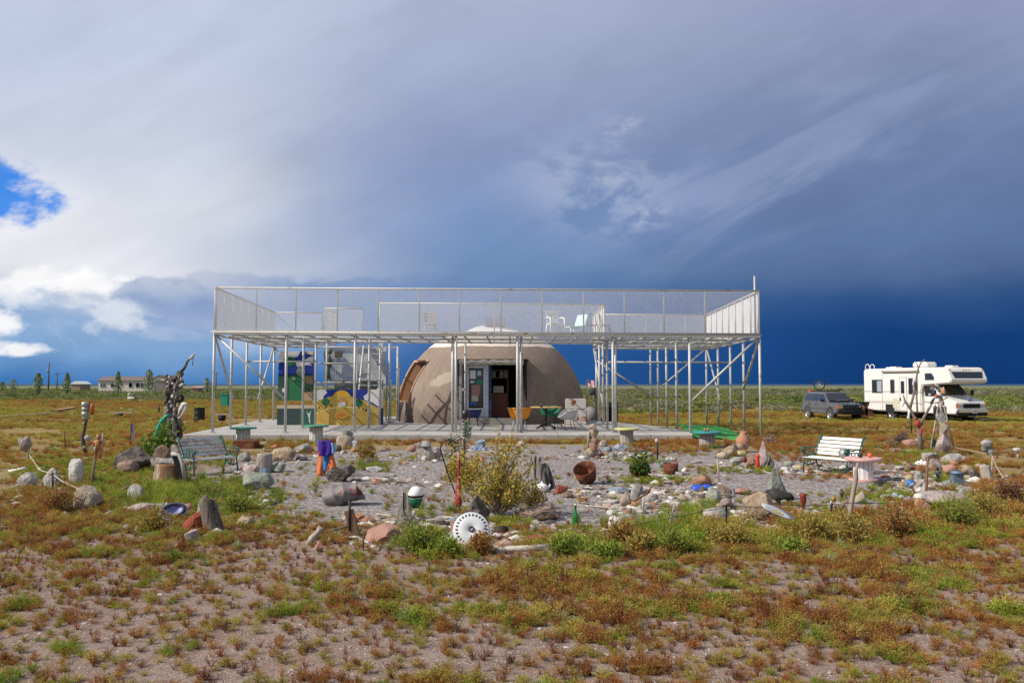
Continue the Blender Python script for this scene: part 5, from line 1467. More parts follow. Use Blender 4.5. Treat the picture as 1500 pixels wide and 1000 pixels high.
    ('dark grey stone right of the orange brown stone', 898, 671, 14, 8, 'angular', 'green'),
    ('cream flat stone in the green patch near the flowering plant', 921, 675, 18, 6, 'slab', 'beige'),
    ('flat dark stone at the rim behind the rusty flower pot', 936, 662, 24, 4, 'slab', 'dark'),
    ('small grey stone right of the flat dark stone at the rim', 951, 668, 12, 6, 'round', 'green'),
    ('flat grey stone at the rim right of the rusty flower pot', 1021, 678, 16, 5, 'slab', 'grey'),
    ('mauve stone at the left foot of the stone figure', 877, 668, 10, 8, 'angular', 'mauve'),
    ('grey stone right of the rusty flower pot', 997, 699, 14, 8, 'angular', 'grey'),
    # field
    ('pale pink stone in the field left of the driftwood totem', 219, 617, 10, 5, 'round', 'pink'),
    ('pale pink stone in the field before the black rusty barrel', 270, 622, 12, 6, 'round', 'pink'),
    ('white stone in the field above the black bucket', 177, 601, 8, 4, 'round', 'white'),
    ('long white stone in the field right of the black bucket', 190, 603, 13, 4, 'slab', 'white'),
    ('bluish white boulder carrying the pale ball in the field', 191, 587, 14, 6, 'round', 'white'),
    ('grey stone at the near end of the thick tan timber', 105, 609, 9, 6, 'round', 'brown'),
]
for r in ROCKS: rock(r[0], *r[1:7], **dict(zip(('lift', 'rz', 'dep', 'lean'), r[7:])))
mb = MB(); p = G(190, 585); mb.ell((0, 0, .62), (.30, .30, .30), 18, 12); tag(build(mb, 'pale_ball', mat('pale_ball', (.55, .62, .66), .5), loc=p), 'pale round ball resting on the bluish white boulder in the field', 'ball')


# ------------------------------------------------------------------ sticks, stumps, posts
def px_tube(name, label, cat, pts, rpx, m, Y=None, dY=None, group=None, n=7, foot=True):
    """a bent stick: pixel polyline at one distance; the first point stands on the ground"""
    p0 = G(*pts[0]); Y0 = p0.y; k = Y0 / F
    P = []
    for i, q in enumerate(pts):
        a = A(q[0], q[1], Y0 + (dY[i] if dY else 0.)); P.append(a - p0)
    if foot: P[0].z -= .05
    r = [v * k for v in rpx] if isinstance(rpx, (list, tuple)) else rpx * k
    mb = MB(); mb.tube(P, r, n)
    return tag(build(mb, name, m, loc=p0), label, cat, group) if label else (mb, p0)


def stump(label, px, py, wp, hp, m, lean=0., jag=.12, seed=1, name='stump', cat='stump', flat=1.):
    p = G(px, py); k = p.y / F; r = wp * k / 2; h = hp * k; mb = MB(); n = 22; vs = []; fs = []
    lev = 9
    for j in range(lev + 1):
        t = j / lev
        for i in range(n):
            a = 2 * math.pi * i / n
            rr = r * (1.08 - .16 * t + .13 * mnoise.noise(Vector((math.cos(a) * 1.8, math.sin(a) * 1.8, seed + t * .7))) + .05 * math.sin(a * 7 + seed))
            z = h * t + (jag * h * mnoise.noise(Vector((math.cos(a) * 1.5, math.sin(a) * 1.5, seed * 3.))) * t)
            vs.append((rr * math.cos(a) + lean * h * t, rr * flat * math.sin(a), z - .04))
    for j in range(lev):
        for i in range(n): fs.append((j * n + i, j * n + (i + 1) % n, (j + 1) * n + (i + 1) % n, (j + 1) * n + i))
    mb.add(vs, fs, 0, True); mb.add(vs[-n:], [list(range(n))])
    p.y += r * flat
    return tag(build(mb, name, m, loc=p), label, cat)


stump('broad rusty brown stump with a capstone, left rim of the garden', 240, 709, 46, 31, mat('rusty_stump', (.22, .115, .055), .9, 0, .3, 8, .6, 24, col2=(.36, .30, .24), c2s=4, c2t=(.5, .62), grain=.2), 0, .05)
stump('tall pale grey stump beside the big tan boulder', 383, 693, 24, 30, mat('pale_stump', (.33, .285, .26), .9, 0, .35, 14, .9, 30, col2=(.15, .12, .10), c2s=12, grain=.15), 0.02, .1, 4)
stump('dark jagged leaning stump next to the orange-red block', 312, 782, 26, 52, M['wood'], -.28, .3, 7)
stump('weathered grey split stump standing right of the yellow bush', 800, 718, 30, 42, mat('split_stump', (.30, .265, .24), .9, 0, .4, 16, 1., 40, col2=(.02, .018, .017), c2s=13, c2t=(.46, .56), grain=.1), -.22, .35, 9, flat=.5)
stump('short upright grey log in the weeds at the right rim', 1452, 703, 15, 24, M['driftwood'], -.2, .1, 12, 'log', 'log')
th = thing('charred_board', 'charred black leaning board with a bent tube on the right side of the rusty stump', 'board', G(262, 709))
mb = MB(); mb.box((0, .06, .26), (.10, .16, .66), R=(0, -.28, 0)); build(mb, 'board', M['blackmetal'], th)
mb = MB(); mb.tube([(-.14, -.02, .56), (.0, -.04, .55), (.08, -.06, .40), (.14, -.08, .1)], .035, 7); build(mb, 'tube', mat('pale_tube', (.42, .39, .35), .8), th)
p = G(234, 706); mb = MB(); mb.box((0, 0, .0), (.22, .2, .10)); tag(build(mb, 'block', M['white_paint'], loc=p + Vector((.08, .16, .50)), bevel=.01), 'white block lying on the capstone of the rusty stump', 'block')

# driftwood totem at the left, hung with things
p0 = G(256, 652); k = p0.y / F
th = thing('driftwood_totem', 'tall driftwood totem topped by a pale animal skull, behind the left bench', 'totem', p0)
Q = lambda x, y, d=0.: A(x, y, p0.y + d) - p0
mb = MB()
mb.tube([Q(256, 652), Q(257, 620), Q(257, 590), Q(258, 565), Q(263, 552), Q(268, 546)], [5 * k, 4.6 * k, 4 * k, 4 * k, 3.4 * k, 2.4 * k], 8)
mb.tube([Q(243, 640, .2), Q(243, 610, .2), Q(246, 580, .1), Q(252, 560), Q(264, 546), Q(271, 538), Q(275, 528), Q(284, 520)], [4 * k, 3.4 * k, 3.2 * k, 3 * k, 2.4 * k, 2 * k, 1.8 * k, 1.2 * k], 8)
mb.tube([Q(257, 600), Q(262, 610), Q(264, 640)], [2.4 * k, 3 * k, 3.6 * k], 7)
mb.tube([Q(246, 585), Q(241, 575), Q(245, 562)], [2 * k, 1.8 * k, 1 * k], 6)
mb.tube([Q(249, 650, .15), Q(250, 620, .15), Q(249, 596, .1), Q(253, 575, .1), Q(262, 560)], [5 * k, 4.6 * k, 4.2 * k, 3.4 * k, 2 * k], 8)
mb.tube([Q(240, 655, -.1), Q(238, 630, -.1), Q(244, 604), Q(247, 590)], [3 * k, 3.4 * k, 3 * k, 2 * k], 7)
build(mb, 'trunk', mat('totem_wood', (.22, .19, .17), .9, 0, .4, 12, 1., 30, col2=(.05, .042, .036), c2s=11, c2t=(.46, .58), grain=.2), th)
for i in range(54):
    t = RND.random(); c = Q(243 + 22 * t + RND.uniform(-6, 5), 556 + RND.uniform(-8, 60), -.06); mb = MB()
    mb.ell(c, (RND.uniform(1, 2.8) * k, RND.uniform(1, 2) * k, RND.uniform(1.4, 3.6) * k), 8, 5)
    build(mb, 'trinket', [rockmat('dark'), rockmat('white'), M['black'], rockmat('grey')][i % 4], th)
mb = MB(); mb.ell(Q(281, 523, -.02), (2.6 * k, 2 * k, 4.4 * k), 12, 8, R=(0, .7, 0)); mb.ell(Q(284, 519, -.02), (1.6 * k, 1.4 * k, 2.6 * k), 10, 6, R=(0, .7, 0)); build(mb, 'skull', rockmat('white'), th)
mb = MB(); mb.tube([Q(284, 520), Q(282, 532)], .5 * k, 4); mb.ell(Q(282, 533), (1 * k, 1 * k, 2 * k), 6, 5); build(mb, 'pendant', M['rust'], th)
mb = MB(); mb.M = Matrix.Translation(Q(263, 583, -.05)) @ Matrix.Rotation(math.pi / 2, 4, 'X'); mb.lathe([(2 * k, -.03), (6.4 * k, -.04), (6.6 * k, 0), (6.4 * k, .04), (2 * k, .03)], 20); tag(build(mb, 'small_wheel', M['black'], th))
mb = MB(); mb.ell(Q(270, 592, -.1), (5 * k, 3 * k, 3 * k), 10, 7); mb.tube([Q(268, 593, -.1), Q(264, 600, -.1), Q(261, 608, -.1)], [3 * k, 2.6 * k, 1 * k], 7); mb.tube([Q(272, 594, -.1), Q(270, 602, -.1), Q(263, 612, -.1)], [2 * k, 2 * k, .6 * k], 7); build(mb, 'white_cloth', mat('white_cloth', (.70, .69, .66), .9, 0, .2, 12), th)
# green hose arch and planting basket
p0 = G(240, 660); k = p0.y / F
th = thing('green_hose_arch', 'bright green hose arching over a dark planting mound beside the driftwood totem', 'hose', p0)
mb = MB(); mb.tube([Q2 for Q2 in [A(228, 644, p0.y) - p0, A(231, 630, p0.y) - p0, A(236, 618, p0.y) - p0, A(243, 610, p0.y) - p0, A(248, 607, p0.y) - p0]], [3.2 * k, 3.4 * k, 3.2 * k, 2.8 * k, 2 * k], 9); build(mb, 'hose', mat('green_hose', (.01, .30, .17), .45), th)
mb = MB(); mb.tube([A(249, 607, p0.y) - p0, A(257, 612, p0.y) - p0, A(260, 625, p0.y) - p0, A(261, 640, p0.y) - p0], 2. * k, 8); build(mb, 'dark_hoop', M['black'], th)
rock('dark soil mound below the green hose arch', 246, 655, 34, 22, 'round', 'dark', name='soil_mound', cat='mound')

# stake with a stack of tins
p0 = G(127, 668); k = p0.y / F
th = thing('tin_stack_post', 'crooked dark post carrying a stack of pale tins and an orange tin, left field', 'post', p0)
Q = lambda x, y, d=0.: A(x, y, p0.y + d) - p0
mb = MB(); mb.tube([Q(127, 668), Q(122, 650), Q(121, 640), Q(125, 622), Q(128, 606), Q(131, 588)], [2.8 * k, 3 * k, 3. * k, 2.2 * k, 2 * k, 1.6 * k], 8); build(mb, 'post', mat('dark_post', (.10, .085, .07), .9, 0, .3, 10, .5), th)
for i, (y, w_) in enumerate(((592, 10), (599, 9.), (606, 9.5), (611, 8.))):
    mb = MB(); mb.lathe([(0, -3.2 * k), (w_ / 2 * k, -3.2 * k), (w_ / 2 * k, 3 * k), (w_ * .42 * k, 3.2 * k), (0, 3.2 * k)], 16, Q(125, y, -.05)); build(mb, 'tin', mat('pale_tin', (.38, .43, .39), .5, .3, .2, 10), th)
mb = MB(); mb.lathe([(0, -8 * k), (2.8 * k, -8 * k), (3. * k, 6 * k), (1.5 * k, 8 * k), (0, 8 * k)], 14, Q(135, 599, -.05)); build(mb, 'orange_tin', mat('orange_tin', (.52, .12, .035), .6, 0, .2, 10), th)
for x, y, r, c in ((131, 612, 1.6, 'orange'), (122, 620, 1.5, 'white'), (128, 641, 4, 'white'), (130, 643, 3.2, 'grey'), (124, 655, 2.4, 'grey')):
    mb = MB(); mb.ell(Q(x, y, -.05), (r * k, r * k, r * k), 10, 6); build(mb, 'trinket', rockmat(c), th)
p0 = G(176, 612); mb = MB(); mb.lathe([(0, 0), (.16, 0), (.19, .30), (.17, .30), (.15, .05), (0, .05)], 16); tag(build(mb, 'bucket', M['black'], loc=p0), 'small black bucket in the field under a grey board', 'bucket')
mb = MB(); mb.box((0, 0, 0), (1.5, .4, .05)); tag(build(mb, 'board', M['driftwood'], loc=p0 + Vector((0, .1, .335))), 'grey board balanced on the small black bucket in the field', 'board')


# stone-headed stakes
def headpost(label, px, py, ytop, parts, tail=None, stake=M['driftwood']):
    p0 = G(px, py); k = p0.y / F; th = thing('stone_headed_stake', label, 'stake', p0)
    q = lambda x, y, d=0.: A(x, y, p0.y + d) - p0
    mb = MB(); mb.tube([q(px, py + 1), q(px, ytop)], 1.4 * k, 6); build(mb, 'stake', stake, th)
    for i, (x, y, w_, h_, c) in enumerate(parts):
        bm = rockmesh(w_ * k, w_ * k * .8, h_ * k, px + i * 7, 'egg' if i == 0 else 'angular'); me = bpy.data.meshes.new('stone_head'); bm.to_mesh(me); bm.free()
        me.polygons.foreach_set('use_smooth', [True] * len(me.polygons)); me.materials.append(rockmat(c))
        o = bpy.data.objects.new('stone_head', me); COL.objects.link(o); o.parent = th; o.location = q(x, y)
    return th


headpost('stake with a grey bird-shaped stone head at the far left of the rope', 41, 676, 655, [(37, 661, 17, 23, 'mauve'), (34, 652, 12, 12, 'grey')])
headpost('stake with a mottled grey stone head at the right end of the rope', 1453, 700, 668, [(1446, 655, 17, 12, 'grey'), (1450, 665, 10, 12, 'green'), (1442, 659, 9, 10, 'green')])
headpost('leaning bone stake with a horned skull, right centre front', 1064, 782, 738, [(1064, 741, 18, 12, 'mauve'), (1074, 744, 8, 14, 'mauve'), (1055, 741, 12, 4, 'beige'), (1075, 727, 5, 14, 'blue')], stake=M['blackmetal'])
headpost('thin black iron stake at the bend of the left rope', 77, 725, 694, [(77, 695, 4, 4, 'dark')], stake=M['blackmetal'])
headpost('thin black iron stake at the near end of the right rope', 1470, 729, 700, [(1470, 701, 3, 4, 'dark')], stake=M['blackmetal'])
headpost('white stone on a thin stake in the field at the right edge', 1491, 672, 662, [(1490, 662, 11, 7, 'white')])


def rope(label, pts, r, m, sag=.0, name='rope', cat='rope'):
    P = []
    W = [A(x, y, Y) for x, y, Y in pts]
    for a, b in zip(W[:-1], W[1:]):
        for i in range(8): t = i / 8; P.append(a.lerp(b, t) - Vector((0, 0, sag * 4 * t * (1 - t))))
    P.append(W[-1]); o0 = P[0].copy(); mb = MB(); mb.tube([q - o0 for q in P], r, 5)
    return tag(build(mb, name, m, loc=o0), label, cat)


ropem = mat('hemp_rope', (.48, .38, .28), .9, 0, .2, 30)
rope('tan rope from the bird-headed stake to the iron stake, left rim', [(43, 666, 18.9), (58, 688, 15.4), (77, 694, 13.6), (90, 704, 12.6), (140, 727, 11.9)], .009, ropem)
rope('tan rope from the windmill tripod across to the right stake and the iron stake', [(1397, 655, 20.5), (1440, 663, 17.), (1453, 667, 15.6), (1460, 684, 14.2), (1470, 700, 13.1)], .009, ropem)
rope('thin dark rope from the right stone-headed stake to the white stone at the edge', [(1453, 663, 15.6), (1475, 662, 17), (1491, 659, 18.8)], .007, M['brownwood'])
rope('thin black wire from the bone stake to the slanted driftwood stake', [(1064, 740, 9.8), (1150, 739, 10.2), (1246, 736, 10.6), (1320, 733, 11.4)], .004, M['blackmetal'], .02, 'wire', 'wire')
rope('thin black wire from the green bottle up to the bone stake', [(852, 782, 9.85), (950, 764, 9.9), (1030, 748, 9.8), (1064, 741, 9.8)], .004, M['blackmetal'], .01, 'wire', 'wire')

# branch totem at the right
p0 = G(1350, 659); k = p0.y / F; Q = lambda x, y, d=0.: A(x, y, p0.y + d) - p0
th = thing('branch_totem', 'bare forked branch totem with a red cloth knot and a white skull, before the motorhome', 'totem', p0)
mb = MB()
mb.tube([Q(1350, 660), Q(1347, 640), Q(1346, 622), Q(1338, 608), Q(1333, 598), Q(1326, 588), Q(1323, 578)], [4.2 * k, 3.8 * k, 3.2 * k, 2.2 * k, 2 * k, 1.6 * k, .8 * k], 8)
mb.tube([Q(1348, 622), Q(1354, 610), Q(1360, 600), Q(1366, 590)], [2.6 * k, 2 * k, 1.6 * k, 1 * k], 7)
mb.tube([Q(1333, 599), Q(1338, 580), Q(1341, 560), Q(1345, 540), Q(1349, 531), Q(1355, 526)], [1.8 * k, 1.7 * k, 1.5 * k, 1.2 * k, 1 * k, .6 * k], 7)
mb.tube([Q(1344, 606), Q(1343, 590), Q(1342, 560)], [1.2 * k, 1.3 * k, 1 * k], 6)
mb.tube([Q(1345, 538), Q(1341, 529)], [.9 * k, .4 * k], 5); mb.tube([Q(1326, 588), Q(1322, 595)], [1 * k, .5 * k], 5)
build(mb, 'trunk', mat('branch_wood', (.21, .17, .145), .9, 0, .3, 12, .5, 30), th)
mb = MB(); mb.ell(Q(1344, 620, -.08), (4 * k, 3.4 * k, 5 * k), 12, 8); mb.ell(Q(1349, 632, -.1), (2 * k, 2 * k, 6 * k), 8, 7); mb.ell(Q(1341, 613, -.06), (1.8 * k, 1.6 * k, 2.2 * k), 8, 6); build(mb, 'red_cloth', mat('red_cloth', (.38, .06, .045), .9, 0, .3, 14), th)
mb = MB(); mb.ell(Q(1340, 557, -.05), (3 * k, 2.6 * k, 4 * k), 12, 8); mb.ell(Q(1338, 562, -.07), (1.8 * k, 1.6 * k, 4 * k), 10, 6); build(mb, 'skull', rockmat('white'), th)
mb = MB(); mb.tube([Q(1332, 600), Q(1331, 612)], 1.6 * k, 6); mb.ell(Q(1331, 611), (2.2 * k, 1.6 * k, 3.4 * k), 8, 6); build(mb, 'hanging_cloth', mat('white_cloth', ()), th)
mb = MB(); pp = G(1335, 637); tag(px_tube('iron_rod', 'black iron rod standing in the field behind the branch totem', 'rod', [(1335, 637), (1335, 612)], 1., M['blackmetal']))
# windmill tripod
p0 = G(1388, 662); k = p0.y / F; Q = lambda x, y, d=0.: A(x, y, p0.y + d) - p0
th = thing('windmill_tripod', 'toy windmill frame of thin poles hung with dark rags, before the motorhome', 'windmill', p0)
top = Q(1378, 574, .3)
for (x, y, d) in ((1362, 663, 0), (1398, 648, .8), (1377, 666, -.3), (1382, 640, 1.2)):
    b = Q(x, y, d); b.z = -.03
    mb = MB(); mb.tube([b, top + (b - top) * .05], 1.1 * k, 6); build(mb, 'leg', M['driftwood'], th)
mb = MB()
for t in (.62,):
    c = [top.lerp(Q(x, y, d), t) for x, y, d in ((1362, 663, 0), (1398, 648, .8), (1377, 666, -.3))]
    mb.tube([c[0], c[2], c[1], c[0]], .7 * k, 5)
mb.tube([Q(1352, 588), Q(1372, 590), Q(1388, 582)], .9 * k, 5); build(mb, 'cross_braces', M['driftwood'], th)
rg = random.Random(4)
rags = [((.16, .15, .19), 'rag_slate'), ((.42, .38, .36), 'rag_pale'), ((.05, .05, .07), 'rag_dark'), ((.40, .17, .09), 'rag_rust'), ((.30, .25, .24), 'rag_brown'), ((.50, .48, .46), 'rag_white')]
for i, (x, y, w_, h_, s, c) in enumerate(((1366, 570, 5, 2.4, .5, 0), (1373, 565, 6, 2.2, .6, 1), (1368, 575, 4, 4, .2, 2), (1376, 570, 3, 4.5, 0, 0), (1372, 580, 4, 3.6, .3, 3), (1378, 582, 4, 6, .1, 4), (1380, 572, 3, 5, -.2, 4), (1366, 587, 2.4, 6, .5, 2), (1369, 597, 2, 5, .2, 0), (1381, 590, 3, 4, 0, 4), (1362, 578, 3, 2, .2, 5), (1359, 600, 2.2, 4, .3, 4))):
    mb = MB(); mb.ell(Q(x, y, rg.uniform(-.15, .15)), (w_ * k * .8, 1.6 * k, h_ * k), 10, 7, R=(rg.uniform(-.3, .3), s, 0)); build(mb, 'rag', mat(rags[c][1], rags[c][0], .9, 0, .3, 12), th)
mb = MB(); mb.lathe([(.3 * k, 6 * k), (1.6 * k, 3 * k), (3.6 * k, -4 * k), (3 * k, -4.4 * k)], 14, Q(1382, 572, -.2)); build(mb, 'bell_shade', mat('bell_shade', (.50, .27, .13), .8), th)
mb = MB(); mb.M = Matrix.Translation(Q(1380, 612)) @ Matrix.Rotation(math.pi / 2, 4, 'X')
for a in range(10):
    t = a * math.pi / 5; mb.box((4.4 * k * math.cos(t), 4.4 * k * math.sin(t), 0), (5.6 * k, 1.8 * k, .006), R=Euler((.4, 0, 0)).to_matrix().to_3x3() if False else (0, 0, t))
mb.tube([(7.6 * k * math.cos(t), 7.6 * k * math.sin(t), 0) for t in np.linspace(0, 6.283, 25)], .5 * k, 5, caps=False)
build(mb, 'fan_wheel', M['galv'], th)

# dressed scarecrow of bright cloths
p0 = G(477, 697); k = p0.y / F; Q = lambda x, y, d=0.: A(x, y, p0.y + d) - p0
th = thing('cloth_scarecrow', 'headless scarecrow of purple, blue and orange cloths on a short stake in the gravel', 'scarecrow', p0)
mb = MB(); mb.tube([Q(476, 698), Q(477, 646)], 1.2 * k, 6); mb.tube([Q(465, 648), Q(489, 650)], .9 * k, 5); build(mb, 'stake', M['brownwood'], th)


def drape(name, m, pts, d0, wav=1.2, seed=0):
    """hanging cloth: left and right edge polylines in pixels"""
    L_, R_ = pts; n = 10; mm = len(L_); vs = []; fs = []
    rows = []
    for t in np.linspace(0, mm - 1, 12):
        i = min(int(t), mm - 2); f = t - i
        l = (L_[i][0] * (1 - f) + L_[i + 1][0] * f, L_[i][1] * (1 - f) + L_[i + 1][1] * f); r = (R_[i][0] * (1 - f) + R_[i + 1][0] * f, R_[i][1] * (1 - f) + R_[i + 1][1] * f)
        rows.append((l, r))
    for j, (l, r) in enumerate(rows):
        for i in range(n + 1):
            u = i / n; x, y = l[0] * (1 - u) + r[0] * u, l[1] * (1 - u) + r[1] * u
            dd = d0 + wav * k * (math.sin(u * 9 + seed) * (.4 + j / 14) + .6 * mnoise.noise(Vector((u * 4, j * .3, seed)))) - 2.2 * k * math.sin(math.pi * u)
            vs.append(Q(x, y, dd))
    for j in range(len(rows) - 1):
        for i in range(n): fs.append((j * (n + 1) + i, j * (n + 1) + i + 1, (j + 1) * (n + 1) + i + 1, (j + 1) * (n + 1) + i))
    mb = MB(); mb.add(vs, fs, 0, True); o = build(mb, name, m, th, fixn=False); q = o.modifiers.new('t', 'SOLIDIFY'); q.thickness = .012
    return o


drape('orange_cloth', mat('cloth_orange', (.62, .17, .06), .9, 0, .15, 12), ([(467, 655), (466, 672), (464, 697)], [(479, 655), (478, 674), (474, 697)]), .02, seed=1)
drape('blue_cloth', mat('cloth_blue', (.03, .16, .38), .9, 0, .15, 12), ([(472, 652), (473, 670), (474, 690)], [(489, 652), (487, 672), (484, 688)]), -.03, seed=2)
drape('orange_cloth', mat('cloth_orange', ()), ([(483, 668), (481, 680), (478, 690)], [(488, 666), (491, 678), (493, 686)]), -.06, seed=5)
drape('purple_cloth', mat('cloth_purple', (.065, .02, .28), .85, 0, .2, 12), ([(466, 645), (466, 656), (468, 668)], [(487, 645), (488, 654), (482, 667)]), -.09, 1.6, seed=3)
drape('light_blue_cloth', mat('cloth_sky', (.16, .34, .58), .85, 0, .2, 12), ([(484, 647), (485, 656), (486, 664)], [(490, 650), (491, 658), (489, 664)]), -.1, seed=6)
mb = MB(); mb.ell(Q(466, 648), (1.5 * k, 1.5 * k, 4 * k), 8, 6); build(mb, 'teal_scrap', mat('cloth_teal', (.03, .26, .30), .9), th)
mb = MB(); mb.ell(Q(468, 664, -.12), (1.8 * k, 1.2 * k, 3 * k), 8, 6); build(mb, 'red_scrap', mat('cloth_red', (.42, .05, .05), .9), th)

# crumpled drum, rusty pans and pots


def dented(prof, n, m, label, px, py, rot, name, cat, dent=.12, seed=3, extra=None, lift=0., sq=1.):
    p = G(px, py); mb = MB(); k = p.y / F
    mb.M = Euler(rot).to_matrix().to_4x4()
    mb.lathe([(r * k, z * k) for r, z in prof], n)
    mb.v = [v + v.normalized() * dent * k * 10 * mnoise.noise(v * 5 + Vector((seed, 0, 0))) for v in mb.v]
    mb.v = [Vector((v.x, v.y, v.z * sq)) for v in mb.v]
    zmin = min(v.z for v in mb.v); p.y += max(r for r, _ in prof) * k * .7
    return tag(build(mb, name, m, loc=p + Vector((0, 0, -zmin - .02 + lift)), fixn=False), label, cat)


dented([(.1, 0), (14, 0), (17, 4), (18, 16), (19.2, 17.5), (18, 19), (17.5, 30), (18.6, 31.5), (17, 33), (16.4, 50), (17.4, 52), (16, 52), (15.2, 50), (15.8, 6), (.1, 4)], 30, M['rustgrey'], 'crumpled grey steel tub with red rust, lying on its side in the gravel', 472, 741, (.10, 1.30, .18), 'crumpled_tub', 'tub', .75, 3, None, 0., .78)
dented([(.1, 0), (13, 0), (15.5, 10), (17, 21), (16.2, 21), (14.6, 10), (12, 1.6), (.1, 1.5)], 28, M['rust'], 'rusty brown bowl tipped towards the left on the gravel', 862, 709, (.5, -.35, 0), 'rusty_bowl', 'bowl', .06, 5)
rock('white stone inside the tipped rusty bowl', 868, 705, 9, 8, 'angular', 'white', .2)
mb = MB(); mb.ell((0, 0, 0), (.05, .05, .05), 10, 7); tag(build(mb, 'ornament', mat('yellow_ornament', (.65, .36, .03), .6), loc=A(845, 698, 15.5)), 'small yellow ornament stuck on the left rim of the rusty bowl', 'ornament')
dented([(.1, 0), (10.5, 0), (11, 18), (10.4, 18), (10, 8), (.1, 7)], 26, M['rust'], 'upright rusty steel flower pot with white stones and plants', 984, 696, (0, 0, 0), 'rusty_pot', 'pot', .02, 8)
for i, (dx, c, r) in enumerate(((-.08, 'white', .06), (.05, 'beige', .07), (.0, 'white', .05))):
    rock(('white chip stone in the rusty flower pot, left side', 'cream round stone in the rusty flower pot, right side', 'small white stone in the rusty flower pot, middle')[i], 984 + dx * 70, 694, 7, 6, 'round', c, .26)
dented([(.1, 0), (5, 0), (5.6, 9), (5, 9), (4.6, 2), (.1, 1.5)], 20, mat('green_glazed', (.08, .13, .11), .4), 'small dark green glazed pot behind the rusty flower pot', 973, 688, (0, 0, 0), 'glazed_pot', 'pot', .01, 9, None, .06)
dented([(.1, 0), (6, 0), (10, 8), (10.6, 14), (6, 20), (4.5, 23), (6, 26), (5, 26), (.1, 24)], 24, mat('clay', (.40, .19, .11), .8, 0, .25, 10, .3, 30, col2=(.55, .42, .32)), 'round clay pitcher on top of the stone heap left of the pink pointed stone', 1090, 663, (0, .08, 0), 'clay_pitcher', 'pitcher', .02, 4, None, .10)
# red bottle, green bottle, teapot, tins
p = G(1110, 688); mb = MB(); k = p.y / F; mb.lathe([(0, 0), (3 * k, 0), (3 * k, 12 * k), (2.4 * k, 15 * k), (3.2 * k, 19 * k), (2.4 * k, 23 * k), (0, 24 * k)], 16)
tag(build(mb, 'red_bottle', mat('red_plastic', (.62, .05, .025), .35), loc=p), 'bright red bottle between the pink pointed stone and the tall standing stone', 'bottle')
p = G(843, 777); k = p.y / F; grn = mat('bottle_green', (.015, .15, .025), .08, 0, .05, 3, spec=.7, coat=.5)
th = thing('green_bottle', 'tall green glass bottle standing on a white plate in the front', 'bottle', p + Vector((0, 0, .015)))
mb = MB(); mb.lathe([(0, 0), (4.6 * k, 0), (4.8 * k, 1 * k), (4.8 * k, 19 * k), (4 * k, 22.5 * k), (1.9 * k, 25.5 * k), (1.7 * k, 33 * k), (2.1 * k, 33.5 * k), (2.1 * k, 35 * k), (0, 35 * k)], 20); build(mb, 'glass', grn, th)
mb = MB(); mb.lathe([(0, 35 * k), (2.2 * k, 34 * k), (2.1 * k, 37 * k), (0, 37 * k)], 12); build(mb, 'cap', mat('cap_pale', (.55, .6, .5), .5), th)
mb = MB(); mb.lathe([(0, .0), (8 * k, .004), (10.5 * k, .018), (10.3 * k, .024), (7.6 * k, .012), (0, .010)], 26); tag(build(mb, 'plate', M['white_paint'], loc=p), 'white plate lying under the green glass bottle', 'plate')
p = G(794, 720); k = p.y / F; th = thing('teapot', 'white teapot at the foot of the grey split stump', 'teapot', p)
mb = MB(); mb.lathe([(0, 0), (6 * k, 0), (8.6 * k, 5 * k), (7.6 * k, 10 * k), (3 * k, 12 * k), (0, 12.4 * k)], 20); mb.tube([(7 * k, 0, 5 * k), (11 * k, 0, 8 * k), (12 * k, 0, 11 * k)], [1.6 * k, 1.2 * k, .9 * k], 7); build(mb, 'body', M['white_paint'], th)
mb = MB(); mb.tube([(-7 * k, 0, 9 * k), (-11 * k, 0, 8 * k), (-10 * k, 0, 4 * k), (-7.6 * k, 0, 3 * k)], .9 * k, 6); build(mb, 'handle', M['white_paint'], th)
mb = MB(); mb.lathe([(3.4 * k, 11.8 * k), (2.4 * k, 13 * k), (.9 * k, 13.4 * k), (1.2 * k, 15 * k), (0, 15.6 * k)], 14); build(mb, 'lid', M['white_paint'], th)
p = G(902, 777); mb = MB(); k = p.y / F
mb.M = Euler((-.35, .1, 0)).to_matrix().to_4x4(); mb.lathe([(0, 0), (9 * k, 0), (12 * k, 8 * k), (11.4 * k, 18 * k), (10 * k, 18.5 * k), (9.6 * k, 9 * k), (0, 5 * k)], 22)
mb.v = [v + v.normalized() * .03 * mnoise.noise(v * 9) for v in mb.v]
tag(build(mb, 'broken_pot', mat('chalky_pot', (.58, .55, .50), .85, 0, .25, 10, .4, 24, col2=(.28, .19, .14)), loc=p, fixn=False), 'broken whitish pot open at the top, in the front grass right of the green bottle', 'pot')
# white wheel cover leaning at the front
p = G(690, 797); k = p.y / F; th = thing('wheel_cover', 'white plastic wheel cover with a ring of slots leaning on stones at the front', 'wheel cover', p)
wc = mat('wheel_cover_white', (.66, .67, .68), .45, 0, .08, 8, col2=(.45, .43, .40), c2t=(.6, .72))
TW = Matrix.Translation((0, .06, 19.2 * k)) @ Euler((math.radians(63), math.radians(0), math.radians(6))).to_matrix().to_4x4()
R0 = 27 * k
mb = MB(); mb.M = TW; mb.lathe([(0, .015), (R0 * .12, .018), (R0 * .2, .034), (R0 * .62, .040), (R0 * .70, .030), (R0 * .90, .024), (R0 * .97, .018), (R0, -.01), (R0 * .94, -.02), (0, -.01)], 48); build(mb, 'disc', wc, th)
mb = MB(); mb.M = TW
for i in range(26):
    a = i / 26 * 6.283; mb.box((R0 * .80 * math.cos(a), R0 * .80 * math.sin(a), .0285), (R0 * .12, R0 * .075, .006), R=(0, .09, a))
build(mb, 'slots', M['black'], th)
